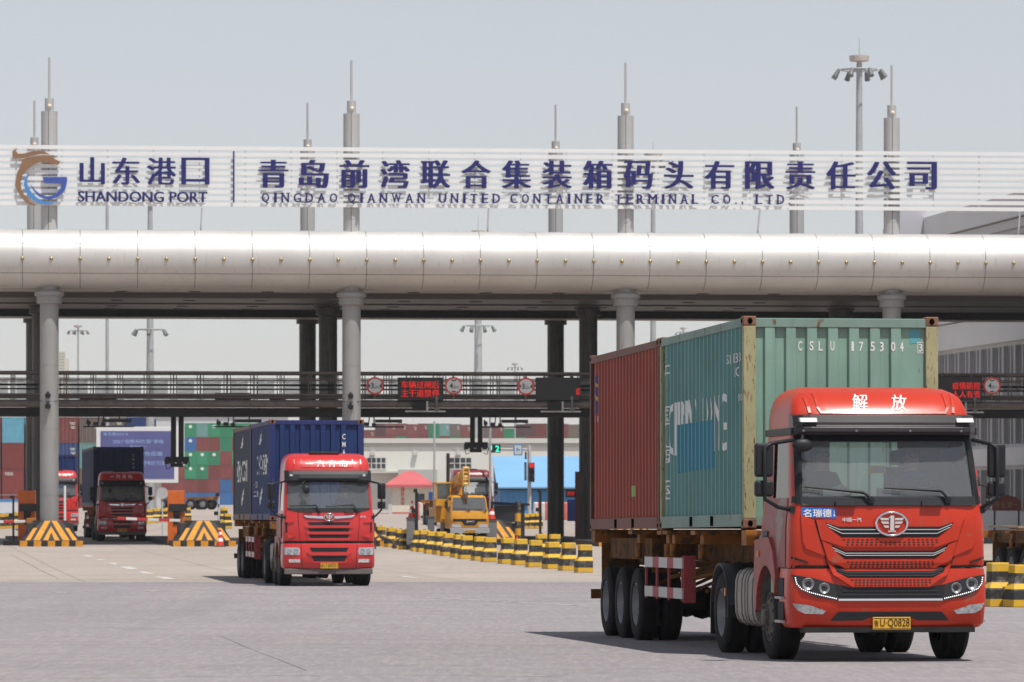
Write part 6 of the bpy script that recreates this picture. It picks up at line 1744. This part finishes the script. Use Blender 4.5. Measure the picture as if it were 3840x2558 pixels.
# white van under the traffic light
vn = empty("white_van", (WX(1974, 380), 380, ZG(380)), R(-8), 0, "white van parked behind the traffic light pole", "van")
vc = Cab([(.32, .82, .06, 3.6), (.5, .86, .0, 3.6), (.85, .86, .05, 3.6), (1.0, .84, .35, 3.6), (1.55, .74, .95, 3.55), (1.62, .66, 1.15, 3.5)], .08, .18)
mb, rg = vc.loft([l[0] for l in vc.lv], lambda j, i, n: False); mb.add(rg[-1], [tuple(range(len(rg[-1])))], 0, True); mb.obj("body", WHITE, vn)
vc.panel([[(-.70, 1.03), (.70, 1.03), (.62, 1.5), (-.62, 1.5)]], .006, .01).obj("windscreen", WINGL, vn)
for s in (-1, 1):
    vc.panel([[(s * .5 - .2, .62), (s * .5 + .2, .62), (s * .5 + .2, .76), (s * .5 - .2, .76)]], .006, .01).obj("headlight", CHROME, vn)
    for y in (.75, 2.9): wheel(vn, s * .76, y, .31, .18, s, STEELR)
vc.panel([[(-.35, .45), (.35, .45), (.35, .58), (-.35, .58)]], .006, .01).obj("grille", BLACK, vn)
# small screen post near the rear container
sp_ = empty("display_post", (WX(2150, 215), 215, ZG(215)), 0, 0, "dark reddish post with a small lit red display by the rear container", "display post")
MB().box(.08, .32, -.1, .2, 0, 3.3).obj("post", mm("brown red post", (.10, .03, .025), .6), sp_, .01); d_ = MB().box(-.35, .12, -.16, -.02, 2.1, 2.45).obj("screen", LEDB, sp_); MB().text("禁停", (-.12, -.165, 2.28), h=.2, w=.34).obj("lit_text", LEDR, d_)
MB().box(-.28, .08, -.1, .1, 1.0, 2.0).obj("panel", mm("deep blue panel", (.02, .06, .28), .5), sp_, .01)
# ------------------------------------------------------------------ billboard
Ym = 300.0
bl_ = empty("billboard", (WX(516, Ym), Ym, ZG(Ym)), 0, 0, "violet blue billboard with pale characters in a white frame behind the shaded truck", "billboard"); BMi = base_M(bl_).inverted()
fb(bl_, "frame", mm("white billboard frame", (.70, .70, .69), .6), 363, 669, 1601, 1811, Ym, 0, .4, .02)
fb(bl_, "picture", mm("violet blue print", (.10, .105, .27), .5, var=.12, vs=.5), 379, 655, 1617, 1796, Ym, .4, .02)
t = MB(); BT = lambda s, x, y, hpx, wpx: t.text(s, WP(x, y, Ym - .43), h=hpx / F * Ym, w=wpx / F * Ym, res=2, bold=.008)
BT("青岛港2021.8", 433, 1628, 12, 92); BT("2021“创新科技周”来啦", 518, 1656, 16, 190); BT("敬请关注！", 518, 1676, 12, 62); BT("绿色低碳", 565, 1702, 17, 90); BT("数字科技引领", 570, 1737, 18, 100)
t.obj("lettering", mm("pale blue print", (.30, .42, .72), .6), bl_, M=BMi)
for x in (430, 592): MB().cyl((WX(x, Ym), Ym + .1, ZG(Ym)), (WX(x, Ym), Ym + .1, WP(0, 1812, Ym).z), .22, n=14).obj("support_post", LGREY, bl_, M=BMi)
# round mirror sign between the truck and the second cabinet
Yr = 240.0
rs_ = empty("round_sign", (WX(609, Yr), Yr, ZG(Yr)), 0, 0, "pale round sign back on a thin pole left of the second orange cabinet", "road sign")
zc = WP(0, 1850, Yr).z - ZG(Yr)
MB().cyl((0, .05, 0), (0, .05, zc + .3), .035, n=10).obj("pole", LGREY, rs_); MB().cyl((0, 0, zc), (0, -.03, zc), .30, n=28).obj("disc", LGREY, rs_)
# ------------------------------------------------------------------ container stacks in the yard
def simple_container(kind):
    mb = MB(); w, h, L = 1.219, 2.87, 12.19
    mb.box(-w + .03, w - .03, .04, L - .04, .06, h - .05)
    for s in (-1, 1):
        for y in (0, L - .16):
            x = s * w; mb.box(min(x, x - s * .13), max(x, x - s * .13), y, y + .16, 0, h, 1)
    for z0, z1 in ((0, .14), (h - .13, h)): mb.box(-w + .13, w - .13, .005, .09, z0, z1, 1); mb.box(-w + .13, w - .13, L - .09, L - .005, z0, z1, 1)
    for s in (-1, 1):
        x = s * (w - .003)
        for z0, z1 in ((.0, .16), (h - .12, h)): mb.box(min(x, x - s * .06), max(x, x - s * .06), .16, L - .16, z0, z1, 1)
    for k in range(43):
        y = .3 + k * .27
        for s in (-1, 1): x = s * (w - .03); mb.box(min(x, x + s * .022), max(x, x + s * .022), y, y + .13, .17, h - .13)
    if kind == 'wall':
        for k in range(8):
            x = -w + .2 + k * .262; mb.box(x, x + .13, .012, .042, .15, h - .14)
    else:
        mb.box(-.015, .015, .03, .045, .15, h - .14, 2)
        for x in (-.9, -.42, .42, .9): mb.cyl((x, .018, .06), (x, .018, h - .06), .022, n=6, mi=2)
        for z in (.55, .9, 1.45, 1.95, 2.35):
            for s in (-1, 1): mb.box(s * .66 - .36, s * .66 + .36, .034, .042, z, z + .05, 1)
        for z, x0, x1 in ((2.2, .3, .95), (2.05, .4, .9), (1.75, .45, .95), (1.6, .5, .9)): mb.box(x0, x1, .03, .036, z, z + .07, 3)
    return mb
CMATS = {}
def cm(k, col):
    CMATS[k] = (mat(k + " stacked container", col, .65, var=.12, vs=.7, streak=tuple(c * .7 for c in col), streak_t=.60, rnd=.18, spec=.25), mat(k + " container frame", tuple(c * .85 for c in col), .65, var=.15))
for k, c in dict(green=(.03, .25, .12), teal=(.14, .30, .28), red=(.21, .05, .045), blue=(.035, .14, .36), lightblue=(.14, .38, .50), navy=(.025, .05, .16), brown=(.16, .12, .10), orange=(.3, .1, .05), dark=(.10, .045, .05), grey=(.33, .33, .33)).items(): cm(k, c)
BAR_ = mm("lock bar grey", (.25, .24, .23), .6)
protos = {k: simple_container(k).obj("stacked_container", [CMATS["red"][0], CMATS["red"][1], BAR_, WORN]) for k in ("wall", "door")}
pm = {k: protos[k].data for k in protos}
for o in protos.values(): bpy.data.objects.remove(o)
LOGO = MB().cyl((0, 0, 0), (0, -.02, 0), .34, n=20); LOGO.box(-.12, .12, -.024, -.02, -.03, .03); lg_me = LOGO.obj("logo", mm("white logo", (.75, .76, .74), .6)); lg_data = lg_me.data; bpy.data.objects.remove(lg_me)
def stack(px, Y, zb, col, kind, label, group, logo=False, rz=0.0, text=None):
    o = bpy.data.objects.new("stacked_container", pm[kind]); COL.objects.link(o)
    o.location = (WX(px, Y), Y, zb); o.rotation_euler = (0, 0, rz)
    for i in (0, 1): o.material_slots[i].link = 'OBJECT'; o.material_slots[i].material = CMATS[col][i]
    tag(o, label, "container", group)
    if logo:
        l = bpy.data.objects.new("logo", lg_data); COL.objects.link(l); l.parent = o; l.location = (0, .005, 2.15)
    if text: MB().text(text, (-.45, .0, 2.35), h=.4, w=.95).obj("lettering", WORN, o)
    return o
RN = ["top", "second", "third", "fourth", "fifth", "bottom"]
Yg = 960.0; gy = (1639, 1692, 1744, 1797, 1848, 1899)
GR = ["green* teal green* green green green red green teal green red", "blue* red red green red green red green red blue red", "green* green* green* red green red green red blue red green", "green* green* red red red green red red green red red", "red red red blue red blue red green red red blue", "blue blue blue blue blue blue blue blue blue blue blue"]
for r, line in enumerate(GR):
    for c, nm in enumerate(line.split()):
        px = 692 + 44.4 * c + 22
        lgo = nm.endswith("*"); nm = nm.strip("*")
        stack(px, Yg, WP(0, gy[r], Yg).z, nm, "wall", "%s container%s, %s row, %s column of the far stack" % (nm, " with white disc logo" if lgo else "", RN[r], ORD[c]), "containers in the far stack left of the middle truck", lgo)
for r, nm in ((3, "red"), (4, "red"), (5, "blue")):
    for c in (1, 2): stack(692 - 44.4 * c + 22, Yg, WP(0, gy[r], Yg).z, nm, "wall", "%s container, %s row, hidden %s column behind the billboard's right edge" % (nm, RN[r], ORD[c - 1]), "containers in the far stack left of the middle truck")
Yn = 517.0; ny = (1661, 1757, 1855, 1953)
LFT = [(49, "lightblue red red red", "wall"), (-38, "red dark red red", "wall"), (251, "red navy red red", "door"), (339, "brown teal brown red", "door"), (426, "brown navy red red", "door"), (513, "navy blue red red", "wall"), (137, "brown red navy red", "door")]
for j, (px, cs_, kd) in enumerate(sorted(LFT)):
    for r, nm in enumerate(cs_.split()):
        stack(px, Yn, WP(0, ny[r], Yn).z, nm, kd, "%s container, %s row, %s column of the near left stack" % (nm, ["top", "second", "third", "lowest"][r], ORD[j]), "containers in the near left stack", text="tex" if (px == 49 and r == 2) else None)
Yf = 1060.0; fy0 = 1588 + 47.5
FC = [("brown", 40), ("red", 40), ("dark", 0), ("red", 0), ("red", 0), ("red", 4), ("red", 0), ("green", 0), ("teal", 0), ("brown", 2), ("red", 8), ("red", 16), ("brown", 14), ("red", 12), ("green", 30), ("dark", 4), ("dark", 0), ("red", 0), ("green", 0), ("red", 2), ("brown", 6), ("green", 2), ("red", 0), ("green", 2), ("green", 6), ("red", 0)]
SC2 = ["red", "green", "red", "green", "red", "green", "red", "red", "green", "red", "green"]
for i, (nm, dy) in enumerate(FC):
    px = 1385 + i * 40.3 - 40; kd = "door" if nm in ("red", "brown", "teal") and i < 14 else "wall"
    stack(px, Yf, WP(0, fy0 + dy * .6, Yf).z, nm, kd, "%s container, upper row, %s from the left above the white warehouse roof" % (nm, (ORD + ["twenty-third", "twenty-fourth", "twenty-fifth", "twenty-sixth"])[i]), "containers above the warehouse roof", logo=(i in (18, 21)))
    n2 = SC2[(i * 3) % 11]
    stack(px, Yf, WP(0, fy0 + dy * .6, Yf).z - 2.9, n2, "wall", "%s container, lower row, %s from the left above the white warehouse roof" % (n2, (ORD + ["twenty-third", "twenty-fourth", "twenty-fifth", "twenty-sixth"])[i]), "containers above the warehouse roof")
# fence with blue band at the far left, pale far hall, distant tower
Yw = 300.0
fe = empty("site_fence", (WX(20, Yw), Yw, ZG(Yw)), 0, 0, "white site fence with a blue top band at the left edge", "fence")
fb(fe, "panel", mm("pale fence panel", (.60, .62, .66), .6), -120, 75, 1872, 1930, Yw, 0, .1); fb(fe, "blue_band", mm("fence blue", (.05, .24, .55), .6), -120, 75, 1872, 1881, Yw, .1, .02); fb(fe, "blue_band", mm("fence blue", (.05, .24, .55), .6), -120, 75, 1925, 1931, Yw, .1, .02)
Yh = 1250.0
fh = empty("far_hall", (WX(700, Yh), Yh, 1.1), 0, 0, "pale hall roof just visible above the green far container stack", "building")
fb(fh, "wall", mm("pale hall wall", (.55, .56, .57), .8), 540, 1080, 1562, 1890, Yh, 0, 20); fb(fh, "roof_edge", TRIM, 535, 1085, 1558, 1564, Yh, 0, 20.5)
Yd = 1500.0
dt = empty("distant_tower", (WX(240, Yd), Yd, 1.1), 0, 0, "pale distant tower block right of the first column above the footbridge", "building")
fb(dt, "tower_wall", mm("cream tower", (.62, .58, .50), .8), 224, 247, 1320, 1890, Yd, 0, 3); fb(dt, "tower_wing", mm("cream tower", (.62, .58, .50), .8), 247, 258, 1345, 1890, Yd, 0, 2.5)
w = MB()
for r in range(14):
    for c in range(3): A = WP(227 + c * 7, 1330 + r * 11, Yd); w.box(A.x, A.x + .25, Yd - 3.05, Yd - 3.001, A.z, A.z + .45)
w.obj("windows", WINGL, dt, M=base_M(dt).inverted())
# ------------------------------------------------------------------ high mast lights
MASTM = mat("galvanised mast", (.40, .41, .42), .6, metal=.3, var=.08)
def high_mast(px, Y, ytop, yring, r, label, rod=130, cap=True, lamps=8, rr=1.45):
    z = ZG(Y); e = empty("light_mast", (WX(px, Y), Y, z), 0, 0, label, "light mast", "tall floodlight masts")
    H = CZ + (HZ - ytop) / F * Y - z; hr = CZ + (HZ - yring) / F * Y - z
    MB().cyl((0, 0, 0), (0, 0, H), r * 1.25, r * .62, n=16).obj("mast_pole", MASTM, e)
    if cap:
        c = MB(); c.lathe([(.12, H), (.2, H + .12), (.62, H + .18), (.66, H + .52), (0, H + .54)], (0, 0, 0), (0, 0, 1), 18); c.obj("mast_cap", mm("beige cap", (.50, .45, .40), .6), e)
        MB().cyl((0, 0, H + .5), (0, 0, H + .5 + rod / F * Y), .03, .015, n=6).obj("lightning_rod", MASTM, e)
    rg = MB(); pts = [(rr * .8 * math.cos(2 * math.pi * i / 24), rr * .8 * math.sin(2 * math.pi * i / 24), hr) for i in range(25)]; rg.tube(pts, .05, 6)
    for i in range(4): a_ = math.pi * i / 2 + .3; rg.cyl((.2 * math.cos(a_), .2 * math.sin(a_), hr), (rr * .8 * math.cos(a_), rr * .8 * math.sin(a_), hr), .05, n=6)
    ro = rg.obj("lamp_ring", MASTM, e)
    for i in range(lamps):
        a_ = 2 * math.pi * (i + .5) / lamps; c = Vector((rr * math.cos(a_), rr * math.sin(a_), hr - .25)); o = Vector((math.cos(a_), math.sin(a_), 0))
        MB().cyl(c + Vector((0, 0, .22)), c + o * .3 + Vector((0, 0, -.28)), .11, .19, n=12).obj("floodlight", mm("floodlight grey", (.13, .14, .14), .5), ro)
    return e, H
high_mast(3222, 300, 240, 262, .30, "tall floodlight mast rising behind the right end of the sign", 70)
e_, H_ = high_mast(3222, 300.5, 900, 770, .30, "mid height camera platform around the tall right floodlight mast") if 0 else (None, 0)
high_mast(1793, 450, 885, 1222, .42, "floodlight mast with lowered lamp ring between the second column and black columns", 60)
high_mast(2449, 330, 600, 606, .22, "slim floodlight mast behind the sign near the third column", 40)
high_mast(293, 730, 1232, 1240, .2, "small distant floodlight mast right of the first column", 20)
high_mast(563, 430, 760, 1236, .36, "floodlight mast with lowered lamps seen above the footbridge left of middle", 40, True, 6)
high_mast(1931, 1000, 1372, 1378, .2, "faint distant floodlight mast left of the black columns", 12)
high_mast(2562, 980, 1238, 1246, .25, "faint distant floodlight mast above the rear container", 12)
thin_post(402, 420, 720, .16, MASTM, "plain tall grey pole seen above the footbridge left of the wider mast", name="tall_pole", cat="pole"); thin_post(1629, 400, 1580, .1, MASTM, "slim grey pole in front of the white warehouse, right of the kiosk", name="tall_pole", cat="pole"); thin_post(1838, 262, 1560, .07, MASTM, "thin pole rising beside the green number display", name="tall_pole", cat="pole")
# ------------------------------------------------------------------ right hand side
OFW = mat("grey office cladding", (.58, .58, .59), .6, var=.05, vs=.3); OFG = mat("grey office glass", (.15, .155, .16), .35, var=.2, vs=.4); OFL = mat("pale office band", (.70, .70, .70), .6, var=.05, vs=.3); OFF_ = mat("office frame grey", (.44, .44, .45), .6)
of = empty("office_building", (26.2, 230, .2), 0, 0, "grey office building with rows of tall windows at the right edge behind the canopy", "building"); OM = base_M(of).inverted()
fu = Vector((-.133, 1, 0)).normalized(); fo = Vector((26.2, 230, 0)); fnn = Vector((-1, -.133, 0)).normalized()
def fac(t0, t1, z0, z1, d0, d1, m, name, par=of):
    P = [fo + fu * t + fnn * d for t, d in ((t0, d0), (t0, d1), (t1, d1), (t1, d0))]
    return MB().hexa([(p.x, p.y, z0) for p in P], [(p.x, p.y, z1) for p in P]).obj(name, m, par, M=OM if par == of else None)
fac(-40, 34.5, -.5, 16.9, -14, 0, OFW, "wall")
for z0, z1, d, m in ((16.2, 17.4, .5, OFL), (15.7, 16.15, .25, OFW), (10.0, 11.35, .35, OFL), (11.4, 11.6, .6, OFL), (3.7, 4.6, .3, OFL), (6.5, 7.2, .3, OFL)): fac(-40, 34.6, z0, z1, 0, d, m, "cornice_band")
k = 0
for z0, z1 in ((12.0, 15.4), (7.5, 9.8), (4.8, 6.4), (1.4, 3.5)):
    t = -20.0
    while t < 30:
        w = fac(t, t + 1.5, z0, z1, .005, .03, OFG, "window"); fac(t + .7, t + .8, z0, z1, .031, .09, OFL, "window_bar", w)
        fac(t + 1.7, t + 2.0, z0, z1, 0, .22, OFF_, "pilaster"); t += 2.5
fac(24, 25.6, .2, 18.0, .3, 1.9, mm("mauve grey pier", (.50, .49, .54), .6), "corner_pier")
gl_ = fac(30.5, 36, .2, 12.2, .2, 2.4, mm("green tinted glazing", (.16, .22, .21), .15), "stair_glazing"); fac(30.4, 36.1, 9.0, 9.2, .2, 2.5, OFL, "glazing_bar", gl_); fac(30.4, 36.1, 12.2, 12.5, .1, 2.6, OFL, "glazing_cap", gl_)
fac(34.6, 62, -.5, 14.6, -14, -.3, OFW, "rear_wing"); fac(34.6, 62, 14.6, 15.5, -14, .1, OFL, "rear_wing_parapet")
bn = empty("red_banner", (WX(3775, 232), 232, ZG(232)), R(-8), 0, "arched red banner board with yellow characters beside the truck mirror", "banner")
zb_ = lambda y: WP(0, y, 232).z - ZG(232)
MB().prism([(-.72, zb_(1915)), (.72, zb_(1915)), (.72, zb_(1880)), (.45, zb_(1864)), (0, zb_(1856)), (-.45, zb_(1864)), (-.72, zb_(1880))], 0, .08).obj("board", mm("banner red", (.34, .07, .06), .6), bn); MB().text("安全第一", (0, -.085, (zb_(1910) + zb_(1875)) / 2), h=.34, w=1.2).obj("lettering", mm("banner yellow", (.5, .36, .14), .6), bn)
for s in (-1, 1): MB().box(s * .6 - .04, s * .6 + .04, -.05, .05, 0, zb_(1915)).obj("banner_leg", DARK, bn)
T6 = place_b(3562, 150.0, "red truck with a rusty red container, mostly hidden behind the front truck at right")
repaint(T6, REDB, REDT)
c6, s6, f6 = container("shipping_container", "rusty red container with white numbers, seen past the front truck's right mirror", base_M(T6) @ Matrix.Translation((-.03, 3.0, 1.632)), paint("brick red container paint", (.22, .05, .04), (.1, .04, .03), .12), RUSTF)
q = MB(); q.text("53347", (.88, 0, 2.0), h=.13, w=.5); q.text("4561", (.88, 0, 1.78), h=.13, w=.45); front_conf(c6, f6, q, WORN, "container_number")
rt_ = empty("empty_trailer", (0, 0, 0), R(7.8), 0, "empty container trailer with planks on top, at the right edge behind the barriers", "trailer")
Yt2 = 110.0; wt = Vector((WX(3789, Yt2), Yt2, 0)); u_ = Vector((-math.sin(R(7.8)), math.cos(R(7.8)), 0)); r_ = Vector((math.cos(R(7.8)), math.sin(R(7.8)), 0)); ro_ = wt + r_ * 1.2 - u_ * 11.0; rt_.location = (ro_.x, ro_.y, ZG(Yt2))
trailer(rt_, 2.62, (9.68, 11.0, 12.32), (6.0, 8.6), 1.42)
pk = MB()
for i, (x, y, w, l, z) in enumerate(((-.9, 9.2, .25, 3.4, 1.44), (-.5, 9.6, .22, 3.6, 1.445), (-.15, 9.0, .3, 3.2, 1.44), (.3, 9.3, .25, 4.2, 1.45), (-.7, 11.6, .3, 3.0, 1.47), (.7, 9.5, .3, 4.8, 1.44), (-1.1, 10.2, .2, 2.8, 1.48))):
    M4 = Matrix.Translation((x, y, z)) @ Matrix.Rotation(.06 * ((i % 3) - 1), 4, 'Z'); pk.box(-w / 2, w / 2, 0, l, 0, .045, 0, M4)
pko = pk.obj("plank_pile", mat("weathered planks", (.34, .24, .16), .8, var=.3, vs=5)); pko.location = rt_.location; pko.rotation_euler = rt_.rotation_euler; tag(pko, "loose weathered planks lying on the empty trailer at the right edge", "planks")
# distant loading chassis near the far stack
yc_ = empty("yard_chassis", (WX(770, 420), 420, ZG(420)), R(70), 0, "empty yard chassis with dark wheels before the blue containers of the far stack", "trailer")
MB().box(-.4, .4, -1, 5, .9, 1.15).box(-1.1, 1.1, -1, -.7, .9, 1.2).box(-1.1, 1.1, 4.7, 5, .9, 1.2).obj("chassis_frame", ORG, yc_)
for y in (-.2, 1.0, 3.8):
    for s in (-1, 1): wheel(yc_, s * .95, y, .5, .3, s, STEELR)
# ------------------------------------------------------------------ air
hz = MB().box(-690, 690, -75, 1990, -1.6, 75).obj("haze", None)
hz.data.materials.clear()
hm = bpy.data.materials.new("haze"); hm.use_nodes = True; nt = hm.node_tree; nt.nodes.clear()
ou = nt.nodes.new("ShaderNodeOutputMaterial"); pv = nt.nodes.new("ShaderNodeVolumePrincipled"); pv.inputs["Color"].default_value = (.86, .88, .90, 1); pv.inputs["Density"].default_value = .00013; pv.inputs["Anisotropy"].default_value = .2
nt.links.new(pv.outputs[0], ou.inputs["Volume"]); hz.data.materials.append(hm); tag(hz, kind="stuff")
